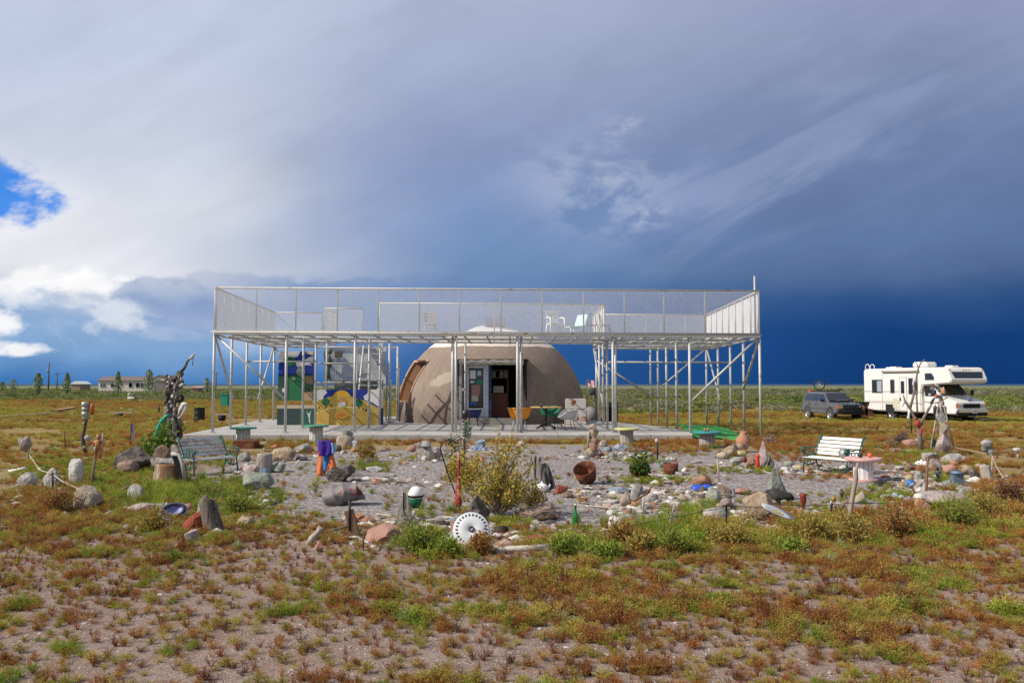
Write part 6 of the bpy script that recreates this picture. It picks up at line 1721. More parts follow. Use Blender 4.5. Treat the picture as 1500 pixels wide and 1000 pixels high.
mb = MB(); mb.M = TW; mb.lathe([(R0 * .10, .03), (R0 * .155, .034), (R0 * .155, .046), (R0 * .10, .046)], 18); build(mb, 'hub_ring', M['blackmetal'], th)

# helmeted plank post
p0 = G(597, 772); k = p0.y / F; Q = lambda x, y, d=0.: A(x, y, p0.y + d) - p0
th = thing('helmeted_plank', 'grey upright plank post wearing a white and green helmet in the centre front', 'post', p0)
mb = MB(); mb.prism([(Q(581, 772).x, -.04), (Q(583, 746).x, Q(583, 746).z), (Q(590, 732).x, Q(590, 732).z), (Q(592, 712).x, Q(592, 712).z), (Q(600, 712).x, Q(600, 712).z), (Q(602, 740).x, Q(602, 740).z), (Q(603, 772).x, -.04)], -.05, .05)
mb.box((Q(592, 740).x, -.056, Q(592, 742).z), (.012, .012, .40)); build(mb, 'plank', M['driftwood'], th, bevel=.006)
mb = MB(); mb.ell(Q(609, 724, -.03), (11 * k, 11 * k, 12 * k), 22, 12); build(mb, 'helmet', M['white_paint'], th)
mb = MB(); mb.lathe([(11.4 * k, 1.5 * k), (11.4 * k, -1.2 * k), (11 * k, -1.6 * k)], 22, Q(609, 726, -.03)); build(mb, 'band', M['black'], th)
mb = MB(); mb.lathe([(0, -15 * k), (5 * k, -15 * k), (10.9 * k, -1.5 * k), (9.8 * k, -.5 * k)], 20, Q(609, 728, -.03)); build(mb, 'green_visor', mat('visor_green', (.01, .13, .065), .4), th)
# plank stub with a rod
p0 = G(520, 788); k = p0.y / F
th = thing('plank_stub', 'short brown plank stub leaning left in the dirt with a dark rod', 'stake', p0)
mb = MB(); mb.box((-.03, 0, .16), (.11, .05, .36), R=(0, -.28, 0)); build(mb, 'plank', mat('stub_wood', (.20, .12, .075), .9, 0, .3, 12, .4), th, bevel=.005)
mb = MB(); mb.tube([(-.06, -.02, .1), (-.065, -.02, .46)], .016, 6); build(mb, 'rod', M['blackmetal'], th)
px_tube('twig', 'small dark twig upright in front of the large pink boulder', 'twig', [(533, 806), (532, 790), (535, 777)], [1.4, 1.2, .8], M['brownwood'])
px_tube('driftwood_piece', 'pale knotty driftwood piece lying on the front dirt', 'driftwood', [(452, 797), (458, 788), (466, 779), (470, 772)], [5, 5.5, 4, 4.5], M['driftwood'], foot=False)
px_tube('fallen_branch', 'thin grey branch running from the pale driftwood to the plank stub', 'branch', [(472, 780), (490, 775), (512, 770)], [2, 2, 1.2], M['wood'], foot=False)
px_tube('fallen_log', 'pale whitish log lying along the front edge behind the weeds', 'log', [(716, 809), (745, 805), (775, 803), (806, 800)], [5, 5.5, 5.2, 4.4], mat('bleached_log', (.58, .52, .44), .9, 0, .2, 10, .5, 30), dY=[0, .05, .1, .15], foot=False)
px_tube('fallen_log', 'thin pale stick left of the fallen log, below the wheel cover', 'log', [(650, 806), (668, 806), (684, 805)], [2.2, 2.4, 2], M['driftwood'], foot=False)
px_tube('dark_plank', 'dark brown plank lying behind the wheel cover', 'plank', [(646, 748), (668, 748), (690, 750)], [4, 4.4, 4], M['brownwood'], foot=False)
px_tube('dark_log', 'dark rotten log lying under the oval platter in the front weeds', 'log', [(1108, 790), (1130, 787), (1156, 788)], [7, 8, 6], M['brownwood'], foot=False)
px_tube('grey_log', 'long grey log lying at the right edge of the gravel court', 'log', [(1296, 668), (1320, 671), (1345, 675)], [3.5, 4, 3], mat('grey_log', (.40, .34, .28), .9, 0, .25, 10, .5, 26), foot=False)
px_tube('grey_log', 'short grey log behind the long grey log, right of the gravel court', 'log', [(1292, 663), (1308, 660), (1322, 661)], [3, 3.2, 2], M['driftwood'], foot=False)
px_tube('driftwood_stake', 'slanted pale-topped driftwood stake standing in the front right', 'stake', [(1244, 766), (1246, 745), (1251, 715), (1254, 700), (1254, 688), (1257, 678)], [4, 3.6, 3.2, 3.6, 2.6, 1.8], mat('two_tone_driftwood', (.33, .26, .21), .9, 0, .25, 8, .5, 26))
px_tube('stick_arch', 'long bent branch arching from a short post down to the blue cloth', 'branch', [(962, 647), (985, 660), (1003, 671), (1016, 683), (1030, 696), (1038, 708)], [1.3, 1.5, 1.7, 1.8, 1.9, 2.2], M['brownwood'], dY=[0, -1.2, -2., -3, -3.8, -4.4], foot=False)
tag(px_tube('post', 'short dark post with a white knob carrying the bent branch', 'post', [(963, 673), (963, 648)], 1.3, M['blackmetal']))
mb = MB(); mb.ell((0, 0, 0), (.05, .05, .05), 10, 7); tag(build(mb, 'knob', rockmat('white'), loc=A(962, 645, G(963, 673).y)), 'white knob on the short dark post of the bent branch', 'knob')
px_tube('pale_branch', 'pale forked branch lying over the front stone heap', 'branch', [(930, 712), (955, 716), (975, 728), (1000, 737)], [1.6, 2, 2, 1.3], M['driftwood'], dY=[0, -.6, -1.2, -1.6], foot=False)
px_tube('dark_branch', 'dark branch lying across the front stone heap', 'branch', [(908, 741), (930, 733), (948, 722), (955, 712)], [1.2, 1.6, 1.6, 1], M['brownwood'], dY=[0, 0, -.1, -.2], foot=False)
px_tube('bone_stick', 'short white bone stick standing in front of the stone heap', 'bone', [(942, 750), (942, 736), (943, 727)], [1.6, 1.5, 1.3], rockmat('white'))
px_tube('pale_stick', 'thin pale stick leaning in the grass below the stone heap', 'stick', [(978, 775), (983, 757), (988, 738)], [1, 1.1, .9], M['driftwood'])
px_tube('red_twig', 'reddish brown stake standing among the stones at the right', 'stake', [(1355, 735), (1357, 712), (1358, 690), (1359, 668)], [2.2, 1.9, 1.8, 1.4], mat('reddish_wood', (.22, .11, .075), .9, 0, .3, 12, .4))
px_tube('red_twig', 'short slanted red-brown stake next to the blue tin', 'stake', [(1344, 733), (1340, 722), (1335, 710), (1334, 700)], [2, 1.8, 1.5, 1.2], mat('reddish_wood', ()))
px_tube('forked_twig', 'thin forked twig right of the reddish stake', 'twig', [(1361, 735), (1364, 720), (1370, 710)], [1, .8, .5], M['brownwood'])
px_tube('pale_pipe', 'pale bone-like pipe lying left of the grey flat-faced block', 'pipe', [(13, 690), (26, 688), (38, 685)], [2, 2.2, 2], M['white_paint'], foot=False)
px_tube('small_stick', 'two-tone stick lying before the mottled grey-green boulder', 'stick', [(162, 725), (176, 718), (189, 711)], [1.3, 1.5, 1.2], rockmat('beige'), foot=False)
tag(px_tube('dark_stake', 'dark stake carrying the orange doll in the left grass', 'stake', [(134, 712), (136, 695), (139, 672)], [2, 1.9, 1.6], M['wood']))
px_tube('thin_post', 'thin grey post with a knob behind the orange doll', 'post', [(149, 662), (150, 648), (151, 634)], [1.2, 1.2, 1.1], M['driftwood'])
px_tube('thin_rod', 'thin iron rod standing alone in the left field', 'rod', [(97, 660), (95, 645), (94, 630)], [.6, .6, .6], M['blackmetal'])
px_tube('iron_rod', 'dark iron rod standing alone in the field left of the driftwood totem', 'rod', [(233, 606), (233, 593)], 1.1, M['blackmetal'])
px_tube('grey_stake', 'thin grey stake with a small black head at the right of the flat cream stone', 'stake', [(1053, 705), (1052, 690), (1051, 672)], [1.2, 1.1, 1.6], M['driftwood'])

# hatted leaning post
p0 = G(634, 675); k = p0.y / F; Q = lambda x, y, d=0.: A(x, y, p0.y + d) - p0
th = thing('hatted_post', 'leaning grey wood post wearing a flat grey hat-like stone, back of the gravel', 'post', p0)
mb = MB(); mb.tube([Q(634, 676), Q(628, 662), Q(624, 652)], [6.4 * k, 6 * k, 5 * k], 9); build(mb, 'post', M['driftwood'], th)
mb = MB(); mb.lathe([(0, -3 * k), (9 * k, -2.6 * k), (9 * k, -1.2 * k), (7 * k, -1 * k), (6 * k, 5 * k), (0, 5.6 * k)], 18, Q(624, 651), R=(0, .12, 0)); build(mb, 'hat', rockmat('grey'), th)

# shepherd's hook, red glass gourd, flower-decked post with a dark head
p0 = G(676, 752); k = p0.y / F; Q = lambda x, y, d=0.: A(x, y, p0.y + d) - p0
th = thing('shepherd_hook', 'black shepherd hook curving over the yellow bush', 'hook', p0)
mb = MB(); mb.tube([Q(676, 752), Q(668, 725), Q(657, 696), Q(648, 668), Q(645, 657), Q(647, 649), Q(653, 645), Q(663, 645), Q(671, 650)], .95 * k, 7); build(mb, 'rod', M['blackmetal'], th)
p1 = A(672, 690, p0.y - .02)
mb = MB(); mb.lathe([(0, -50 * k), (4.2 * k, -50 * k), (5.2 * k, -45 * k), (5 * k, -32 * k), (3.4 * k, -18 * k), (2 * k, -4 * k), (1.8 * k, 25 * k), (1 * k, 27 * k), (0, 27 * k)], 18)
tag(build(mb, 'red_gourd', mat('red_gourd', (.34, .025, .03), .4, 0, .3, 9, col2=(.55, .25, .2), c2s=5, c2t=(.5, .62), coat=.3), loc=p1), 'long red gourd-shaped glass hanging from the black shepherd hook', 'ornament')
mb = MB(); mb.tube([(0, 0, 27 * k), (-.01, 0, 40 * k)], .3 * k, 4); tag(build(mb, 'cord', M['brownwood'], loc=p1), 'short brown cord holding the red gourd-shaped glass', 'cord')
p0 = G(679, 672); k = p0.y / F; Q = lambda x, y, d=0.: A(x, y, p0.y + d) - p0
th = thing('flower_post', 'post wound with white and green artificial flowers, topped by a dark round head', 'post', p0)
mb = MB(); mb.tube([Q(680, 672), Q(681, 640), Q(682, 612)], 1.6 * k, 6); build(mb, 'pole', M['brownwood'], th)
mb = MB(); mb.ell(Q(682, 606), (6 * k, 6 * k, 7 * k), 16, 10, R=(0, .4, 0)); mb.ell(Q(679, 610), (3.4 * k, 3.6 * k, 3.6 * k), 12, 8); build(mb, 'head', mat('dark_head', (.025, .025, .025), .35, 0, .2, 6), th)


def petals(name, m, n, fn, s, parent, seed):
    rnd = random.Random(seed); vs = []; fs = []
    for i in range(n):
        c = fn(rnd); u = Vector((rnd.gauss(0, 1), rnd.gauss(0, 1), rnd.gauss(0, 1))).normalized(); v = u.orthogonal().normalized(); w_ = u.cross(v); q = s * rnd.uniform(.6, 1.3); o = len(vs)
        vs += [c - u * q, c - u * q * .2 + v * q * .55, c + u * q, c - u * q * .2 - v * q * .55 + w_ * q * .2]; fs.append((o, o + 1, o + 2, o + 3))
    mb = MB(); mb.add(vs, fs); return build(mb, name, m, parent, fixn=False)


flw = lambda x0, x1, y0, y1, d=.12: (lambda r: Q(r.uniform(x0, x1), r.uniform(y0, y1), r.uniform(-d, d)))
petals('white_flowers', mat('petal_white', (.60, .50, .46), .8, 0, .3, 20), 150, flw(674, 686, 616, 650), 1.8 * k, th, 1)
petals('green_leaves', mat('silk_leaf', (.01, .13, .05), .6, 0, .3, 20), 120, flw(678, 690, 617, 640), 2.2 * k, th, 2)
petals('dark_leaves', mat('silk_leaf_dark', (.03, .07, .03), .7, 0, .3, 20), 160, flw(652, 684, 640, 668, .2), 2.2 * k, th, 3)
petals('tan_flowers', mat('petal_tan', (.42, .27, .18), .8, 0, .3, 20), 110, flw(654, 688, 632, 664, .2), 1.8 * k, th, 4)

# dolls and figures
def small_figure(name, label, px, py, hpx, m, hm, lift=0., arm=0.):
    p = G(px, py); k = p.y / F; h = hpx * k; th = thing(name, label, 'figurine', p + Vector((0, 0, lift)))
    mb = MB()
    for s in (-1, 1): mb.tube([(s * .10 * h, 0, 0), (s * .08 * h, 0, .25 * h), (s * .05 * h, 0, .45 * h)], [.05 * h, .055 * h, .075 * h], 7)
    mb.tube([(0, 0, .40 * h), (0, 0, .58 * h), (0, 0, .72 * h), (0, 0, .78 * h)], [.11 * h, .12 * h, .14 * h, .05 * h], 9)
    for s in (-1, 1): mb.tube([(s * .12 * h, 0, .70 * h), (s * .21 * h, -.02, .55 * h + arm * s * .1 * h), (s * .18 * h, -.06, .42 * h + arm * .3 * h)], [.045 * h, .04 * h, .035 * h], 6)
    build(mb, 'body', m, th); mb = MB(); mb.ell((0, 0, .88 * h), (.10 * h, .10 * h, .12 * h), 12, 8); build(mb, 'head', hm, th); return th


small_figure('doll', 'orange and black dressed doll fixed to the dark stake in the left grass', 143, 690, 36, mat('doll_orange', (.45, .20, .08), .8, 0, .5, 9, col2=(.04, .02, .02), c2s=8), rockmat('orange'), .26)
small_figure('figurine', 'small dark human figurine standing on the gravel left of the driftwood stake', 1233, 733, 18, mat('dark_figurine', (.10, .075, .06), .7), M['brownwood'])
small_figure('doll', 'white-faced small doll sitting in the weeds at the foot of the helmeted plank', 606, 768, 20, mat('doll_grey', (.36, .36, .40), .8), M['white_paint'])
# acorn-headed log with white pipe
p0 = G(1221, 755); k = p0.y / F; Q = lambda x, y, d=0.: A(x, y, p0.y + d) - p0
th = thing('acorn_head_figure', 'dark slim figure with a golden acorn-shaped head behind the lying white bone log', 'figure', p0)
mb = MB(); mb.tube([Q(1217, 757), Q(1217, 745), Q(1219, 736)], [2 * k, 2.6 * k, 1.6 * k], 8); build(mb, 'body', M['black'], th)
mb = MB(); mb.lathe([(0, -4 * k), (3.6 * k, -2 * k), (4 * k, 1 * k), (2.4 * k, 3.4 * k), (1.2 * k, 5 * k), (0, 5.4 * k)], 14, Q(1221, 731)); build(mb, 'head', mat('acorn_gold', (.28, .16, .03), .4), th)
px_tube('bone_log', 'whitish bone-like log lying at the foot of the slanted driftwood stake', 'log', [(1216, 748), (1226, 755), (1236, 761)], [3.2, 3.4, 4], mat('bone_white', (.60, .53, .50), .8, 0, .2, 12, .4), foot=False)
# red goblet sculpture
p0 = G(1177, 752); k = p0.y / F
mb = MB(); mb.lathe([(0, 0), (4 * k, 0), (2.2 * k, 3 * k), (1.6 * k, 8 * k), (2.6 * k, 13 * k), (4 * k, 17 * k), (4.6 * k, 21 * k), (4 * k, 25 * k), (4.8 * k, 29 * k), (3.6 * k, 29 * k), (2 * k, 20 * k), (0, 19 * k)], 18)
tag(build(mb, 'goblet', mat('goblet_red', (.20, .025, .015), .5, 0, .3, 10), loc=p0), 'dark red goblet-shaped sculpture right of the oval platter', 'sculpture')
rock('small white stone on the rim of the dark red goblet', 1171, 752, 5, 4, 'round', 'white', .26)
for i, (x, y, w_, c, lab) in enumerate(((1165, 757, 10, 'white', 'white stone at the left foot of the dark red goblet'), (1172, 754, 12, 'blue', 'slate blue stone just left of the dark red goblet'), (1187, 753, 16, 'blue', 'dark blue-grey stone right of the dark red goblet'),
                                        (1159, 748, 14, 'brown', 'brown stone left behind the dark red goblet'), (1190, 747, 14, 'green', 'olive stone right behind the dark red goblet'), (1198, 755, 9, 'beige', 'cream stone furthest right of the dark red goblet'))):
    rock(lab, x, y, w_, 6, 'angular', c)
# oval platter
p = A(1138, 751, 9.9); th = thing('oval_platter', 'oval white-rimmed platter with a yellow motif leaning on the big beige boulder', 'platter', p)
TP = Euler((.42, .34, .35)).to_matrix().to_4x4()
mb = MB(); mb.M = TP @ Matrix.Diagonal((1.9, 1, 1, 1)); mb.lathe([(0, .0), (.085, .0), (.125, .02), (.128, .026), (.085, .01), (0, .01)], 30); build(mb, 'dish', mat('platter_white', (.55, .58, .57), .4, 0, .15, 9), th)
mb = MB(); mb.M = TP @ Matrix.Diagonal((1.9, 1, 1, 1)); mb.lathe([(0, .0125), (.05, .0125)], 20); build(mb, 'motif', mat('platter_yellow', (.55, .40, .12), .5, 0, .3, 18), th)
# blue cloth, blue-violet dish, blue box, blue tin, tin sheets, tyre-like dark coil
def crumple(name, label, cat, px, py, w, d, h, m, seed=1):
    p = G(px, py); k = p.y / F; n = 16; vs = []; fs = []
    for j in range(n + 1):
        for i in range(n + 1):
            u, v = i / n - .5, j / n - .5; e = max(0, 1 - (2 * max(abs(u), abs(v))) ** 3)
            vs.append((u * w * k, v * d * k + d * k * .5, .01 + h * k * e * (.55 + .6 * mnoise.noise(Vector((u * 5, v * 5, seed))) + .3 * mnoise.noise(Vector((u * 12, v * 12, seed))))))
    for j in range(n):
        for i in range(n): fs.append((j * (n + 1) + i, j * (n + 1) + i + 1, (j + 1) * (n + 1) + i + 1, (j + 1) * (n + 1) + i))
    mb = MB(); mb.add(vs, fs, 0, True); o = build(mb, name, m, loc=p, fixn=False); q = o.modifiers.new('t', 'SOLIDIFY'); q.thickness = .01; return tag(o, label, cat)


crumple('blue_cloth', 'crumpled bright blue cloth next to the orange rock', 'cloth', 1034, 718, 34, 30, 8, mat('bright_blue_cloth', (.015, .07, .48), .8, 0, .2, 10))
crumple('blue_bag', 'blue-grey crumpled bag behind the yellow bush top', 'bag', 703, 662, 22, 18, 12, mat('bluegrey_bag', (.17, .24, .36), .7, 0, .2, 10), 5)
crumple('pink_cloth', 'faded pink crumpled cloth behind the left of the yellow bush', 'cloth', 700, 676, 18, 14, 9, mat('pink_cloth', (.50, .16, .17), .9, 0, .3, 10), 7)
crumple('white_bag', 'white crumpled plastic behind the blue-violet dish', 'bag', 238, 743, 14, 10, 8, M['white_paint'], 9)
crumple('black_hose_heap', 'black coiled hose heap lying right of the pinkish red spool table', 'hose', 1296, 712, 22, 16, 9, M['black'], 11)
crumple('tin_sheet', 'crumpled white tin sheet on the stones at the right', 'sheet', 1316, 733, 32, 30, 10, mat('crumpled_tin', (.52, .58, .66), .4, .3, .15, 8), 13)
crumple('tin_sheet', 'pale slanted tin sheet lying right of the twin round boulders', 'sheet', 1432, 724, 38, 22, 10, mat('pale_tin_sheet', (.55, .55, .52), .5, .3, .2, 8), 15)
crumple('white_scrap', 'white paper-like scrap near the statue-like stone', 'scrap', 1352, 682, 18, 12, 9, M['white_paint'], 17)
crumple('red_scrap', 'small red and blue scrap above the pale grey block', 'scrap', 1346, 690, 9, 6, 8, mat('red_scrap', (.42, .07, .10), .8, 0, .3, 14), 19)
p = G(254, 762); k = p.y / F; th = thing('violet_dish', 'blue-violet dish with a black inside lying left of the orange-red block', 'dish', p + Vector((0, 0, .1)))
TD = Euler((.5, .08, 0)).to_matrix().to_4x4()
mb = MB(); mb.M = TD; mb.lathe([(0, -.06), (10 * k, -.05), (19 * k, .02), (19.4 * k, .04), (16 * k, .035), (9 * k, -.02), (0, -.03)], 30); build(mb, 'bowl', mat('violet_enamel', (.20, .21, .46), .4, 0, .2, 6), th)
mb = MB(); mb.M = TD; mb.lathe([(15 * k, .040), (17.5 * k, .05), (15 * k, .058), (12.6 * k, .05), (15 * k, .040)], 30); build(mb, 'black_ring', M['black'], th)
p = G(387, 697); mb = MB(); mb.box((0, 0, .07), (.09, .06, .15)); tag(build(mb, 'blue_box', mat('light_blue', (.17, .34, .55), .6), loc=p, bevel=.006), 'small light blue box at the foot of the tall grey stump', 'box')
p = A(1331, 712, 12.4); mb = MB(); mb.lathe([(0, 0), (.055, 0), (.055, .06), (.058, .10), (0, .10)], 18); o = build(mb, 'blue_tin', [mat('blue_tin', (.03, .16, .48), .5, 0, .3, 20, col2=(.6, .62, .62), c2s=9, c2t=(.5, .54))], loc=p); o.rotation_euler = (.5, .3, 0); tag(o, 'bright blue tin on a stake among the right rim stones', 'tin')
p = G(1402, 712); mb = MB(); mb.box((0, 0, .11), (.18, .12, .22)); mb.lathe([(0, .22), (.11, .22), (.1, .27), (0, .28)], 14); tag(build(mb, 'blue_can', mat('slate_can', (.16, .22, .30), .5, .3, .2, 8), loc=p, bevel=.008), 'slate blue can standing in front of the twin round boulders', 'can')
p = G(1374, 706); small_figure('figurine', 'dark standing figurine in the grass left of the twin round boulders', 1374, 706, 22, mat('slate_figure', (.08, .085, .10), .7), M['black'])
# silver round lid leaning on the white bench
p = br_.matrix_basis @ Vector((.33, -.02, .33)); mb = MB(); mb.M = Euler((1.25, 0, -.5)).to_matrix().to_4x4(); mb.lathe([(0, .03), (.03, .03), (.04, .015), (.09, .03), (.10, .012), (.15, 0), (.15, -.01), (0, -.005)], 26); o = build(mb, 'round_lid', mat('tarnished_lid', (.28, .28, .27), .5, .4, .4, 16), loc=p + Vector((0, 0, .11))); o.scale = (.75, .75, .75); tag(o, 'round grey metal lid leaning on the seat of the white bench', 'lid')
# stone figure at the back rim
p0 = G(869, 669); k = p0.y / F; Q = lambda x, y, d=0.: A(x, y, p0.y + d) - p0
th = thing('stone_figure', 'stacked tan stone and wood figure at the back rim, left of the yellow-topped spool table', 'figure', p0)
for i, (x, y, w_, h_, c) in enumerate(((868, 629, 12, 9, 'beige'), (870, 640, 14, 14, 'tan'), (870, 650, 12, 11, 'brown'), (869, 658, 14, 10, 'pink'), (866, 667, 17, 12, 'beige'), (877, 666, 12, 9, 'mauve'))):
    bm = rockmesh(w_ * k, w_ * k * .8, h_ * k, i * 5 + 3, 'angular'); me = bpy.data.meshes.new('stone'); bm.to_mesh(me); bm.free(); me.polygons.foreach_set('use_smooth', [True] * len(me.polygons)); me.materials.append(rockmat(c))
    o = bpy.data.objects.new('stone', me); COL.objects.link(o); o.parent = th; o.location = Q(x, y)
mb = MB(); mb.tube([Q(861, 655), Q(863, 635), Q(867, 624)], [2 * k, 2 * k, 1.2 * k], 6); build(mb, 'branch', M['driftwood'], th)
rock('pinkish stone at the foot of the stone figure', 884, 654, 12, 10, 'round', 'mauve')
us_flag('small faded red, white and blue flag standing on the huge dark boulder', tuple(A(191, 652, G(189, 691).y + .3)), .10, .34, 1.2, .46, True)
for (x, y, r, c, lab) in ((157, 716, 0, 0, ''),): pass
# ------------------------------------------------------------------ low plants: prototypes and scatter (geometry nodes, one object per kind of ground cover)
def leaf_material(name, attr=True, col=(.12, .17, .03), stem=(.75, .52, .40), trl=.35):
    m = bpy.data.materials.new(name); m.use_nodes = True; T = NT(m.node_tree)
    b = m.node_tree.nodes['Principled BSDF']; out = m.node_tree.nodes['Material Output']
    b.inputs['Roughness'].default_value = .75; b.inputs['Specular IOR Level'].default_value = .2
    if attr:
        a = T.new('ShaderNodeAttribute'); a.attribute_type = 'INSTANCER'; a.attribute_name = 'tint'; base = a.outputs['Color']
    else: base = col + (1,)
    t = T.new('ShaderNodeAttribute'); t.attribute_name = 'tip'
    sc = T.new('ShaderNodeVectorMath', operation='MULTIPLY'); T.put(sc.inputs[0], base if attr else col); sc.inputs[1].default_value = stem
    col_ = T.mix(t.outputs['Fac'], sc.outputs[0], base)
    T.l.new(col_, b.inputs['Base Color'])
    tr = T.new('ShaderNodeBsdfTranslucent'); T.l.new(col_, tr.inputs[0])
    mx = T.new('ShaderNodeMixShader'); mx.inputs[0].default_value = trl
    T.l.new(b.outputs[0], mx.inputs[1]); T.l.new(tr.outputs[0], mx.inputs[2]); T.l.new(mx.outputs[0], out.inputs[0])
    return m


LEAF = leaf_material('weed_leaf')


class LeafMesh:
    def __init__(s): s.v = []; s.f = []; s.t = []
    def quad(s, c, u, v, t0, t1):
        o = len(s.v); s.v += [c - v * .5, c + u * .45 - v * .0, c + v * .5 + u * .9, c + u * .55 + v * .55] if False else [c, c + u * .5 + v, c + u, c + u * .5 - v]
        s.t += [t0, (t0 + t1) / 2, t1, (t0 + t1) / 2]; s.f.append((o, o + 1, o + 2, o + 3))
    def blade(s, pts, w, t0, t1, side):
        n = len(pts); o = len(s.v)
        for i, p in enumerate(pts):
            k = w * (1 - .85 * i / (n - 1)); s.v += [p - side * k, p + side * k]; tt = t0 + (t1 - t0) * i / (n - 1); s.t += [tt, tt]
        for i in range(n - 1): s.f.append((o + 2 * i, o + 2 * i + 1, o + 2 * i + 3, o + 2 * i + 2))
    def make(s, name, m):
        me = bpy.data.meshes.new(name); me.from_pydata([tuple(v) for v in s.v], [], s.f); me.materials.append(m)
        at = me.attributes.new('tip', 'FLOAT', 'POINT'); at.data.foreach_set('value', s.t)
        return bpy.data.objects.new(name, me)


def rdir(r): return Vector((r.gauss(0, 1), r.gauss(0, 1), r.gauss(0, 1))).normalized()


def bushy(seed, nst=34, h=1., spread=1., leaf=.10, nl=11, up=.6):
    """feathery annual: many thin stems from one root, narrow leaves along them"""
    r = random.Random(seed); L = LeafMesh()
    for i in range(nst):
        a = r.random() * 6.283; o = math.sqrt(r.random()) * spread
        tip = Vector((math.cos(a) * o, math.sin(a) * o, h * (1 - .5 * (o / spread) ** 2) * r.uniform(.6, 1.1)))
        mid = Vector((tip.x * .35, tip.y * .35, tip.z * up)); P = []
        for j in range(4):
            t = j / 3; P.append(mid * 2 * t * (1 - t) + tip * t * t)
        L.blade(P, .012, 0, .6, Vector((-math.sin(a), math.cos(a), 0)))
        for j in range(nl):
            t = .25 + .75 * (j + r.random()) / nl; c = mid * 2 * t * (1 - t) + tip * t * t
            u = (rdir(r) + Vector((0, 0, .5)) + tip.normalized() * .5).normalized() * leaf * r.uniform(.6, 1.3); v = u.cross(rdir(r)).normalized() * leaf * .17
            L.quad(c, u, v, .3 + .4 * t, .6 + .5 * t)
    return L


def spiky(seed, nst=11, h=1.):
    """upright dry red stems with short clinging spikes"""
    r = random.Random(seed); L = LeafMesh()
    for i in range(nst):
        a = r.random() * 6.283; o = r.uniform(.15, .75); b = Vector((math.cos(a) * .12 * r.random(), math.sin(a) * .12 * r.random(), 0))
        tip = Vector((math.cos(a) * o, math.sin(a) * o, h * r.uniform(.45, 1.1)))
        P = [b, b.lerp(tip, .5) + Vector((0, 0, .08)), tip]; L.blade(P, .022, 0, .4, Vector((-math.sin(a), math.cos(a), 0))); L.blade(P, .022, 0, .4, Vector((math.cos(a), math.sin(a), 0)))
        for j in range(9):
            t = .25 + .75 * (j + r.random()) / 9; c = b.lerp(tip, t)
            u = (rdir(r) * .9 + Vector((0, 0, 1.))).normalized() * .15 * r.uniform(.6, 1.2); v = u.cross(rdir(r)).normalized() * .03
            L.quad(c, u, v, .2 + .5 * t, .5 + .5 * t)
    return L


def grassy(seed, n=46, h=1., spread=.55):
    r = random.Random(seed); L = LeafMesh()
    for i in range(n):
        a = r.random() * 6.283; o = r.uniform(.1, 1.) * spread; hh = h * r.uniform(.5, 1.05); b = Vector((math.cos(a) * .15 * r.random(), math.sin(a) * .15 * r.random(), 0))
        tip = b + Vector((math.cos(a) * o, math.sin(a) * o, hh)); mid = b + Vector((math.cos(a) * o * .25, math.sin(a) * o * .25, hh * .65))
        P = [b * (1 - t) ** 2 + mid * 2 * t * (1 - t) + tip * t * t for t in (0, .33, .66, 1.)]; L.blade(P, .018, .2, 1, Vector((-math.sin(a), math.cos(a), 0)))
    return L


def sagey(seed):
    r = random.Random(seed); L = LeafMesh()
    for i in range(150):
        a = r.random() * 6.283; o = r.random() ** .6; ph = r.random()
        c = Vector((math.cos(a) * o, math.sin(a) * o, .15 + ph * .85 * math.sqrt(max(0, 1 - o * o * .8))))
        c *= .8 + .35 * mnoise.noise(c * 2 + Vector((seed, 0, 0)))
        u = (rdir(r) + Vector((0, 0, .6))).normalized() * .30 * r.uniform(.6, 1.2); v = u.cross(rdir(r)).normalized() * .09; L.quad(c, u, v, .4 + .3 * c.z, .5 + .5 * c.z)
    for i in range(7):
        a = r.random() * 6.283; L.blade([Vector((0, 0, 0)), Vector((math.cos(a) * .3, math.sin(a) * .3, .35)), Vector((math.cos(a) * .6, math.sin(a) * .6, .6))], .03, 0, .2, Vector((-math.sin(a), math.cos(a), 0)))
    return L


def stick(seed):
    r = random.Random(seed); mb = MB(); P = [Vector((-1, 0, .05)), Vector((-.3, r.uniform(-.15, .15), .12)), Vector((.4, r.uniform(-.2, .2), .08)), Vector((1, r.uniform(-.3, .3), .1))]
    mb.tube(P, [.10, .09, .08, .05], 5); me = bpy.data.meshes.new('stick'); me.from_pydata([tuple(v) for v in mb.v], [], mb.f); me.materials.append(PEB); return bpy.data.objects.new('stick', me)


def pebble(seed):
    bm = bmesh.new(); bmesh.ops.create_icosphere(bm, subdivisions=1, radius=1.); r = random.Random(seed)
    for v in bm.verts: v.co = Vector((v.co.x, v.co.y * .8, v.co.z * .55)) * r.uniform(.75, 1.2)
    me = bpy.data.meshes.new('pebble'); bm.to_mesh(me); bm.free(); me.materials.append(PEB); return bpy.data.objects.new('pebble', me)


PEB = bpy.data.materials.new('pebble_stone'); PEB.use_nodes = True
_T = NT(PEB.node_tree); _a = _T.new('ShaderNodeAttribute'); _a.attribute_type = 'INSTANCER'; _a.attribute_name = 'tint'
_T.l.new(_a.outputs['Color'], PEB.node_tree.nodes['Principled BSDF'].inputs['Base Color']); PEB.node_tree.nodes['Principled BSDF'].inputs['Roughness'].default_value = .9


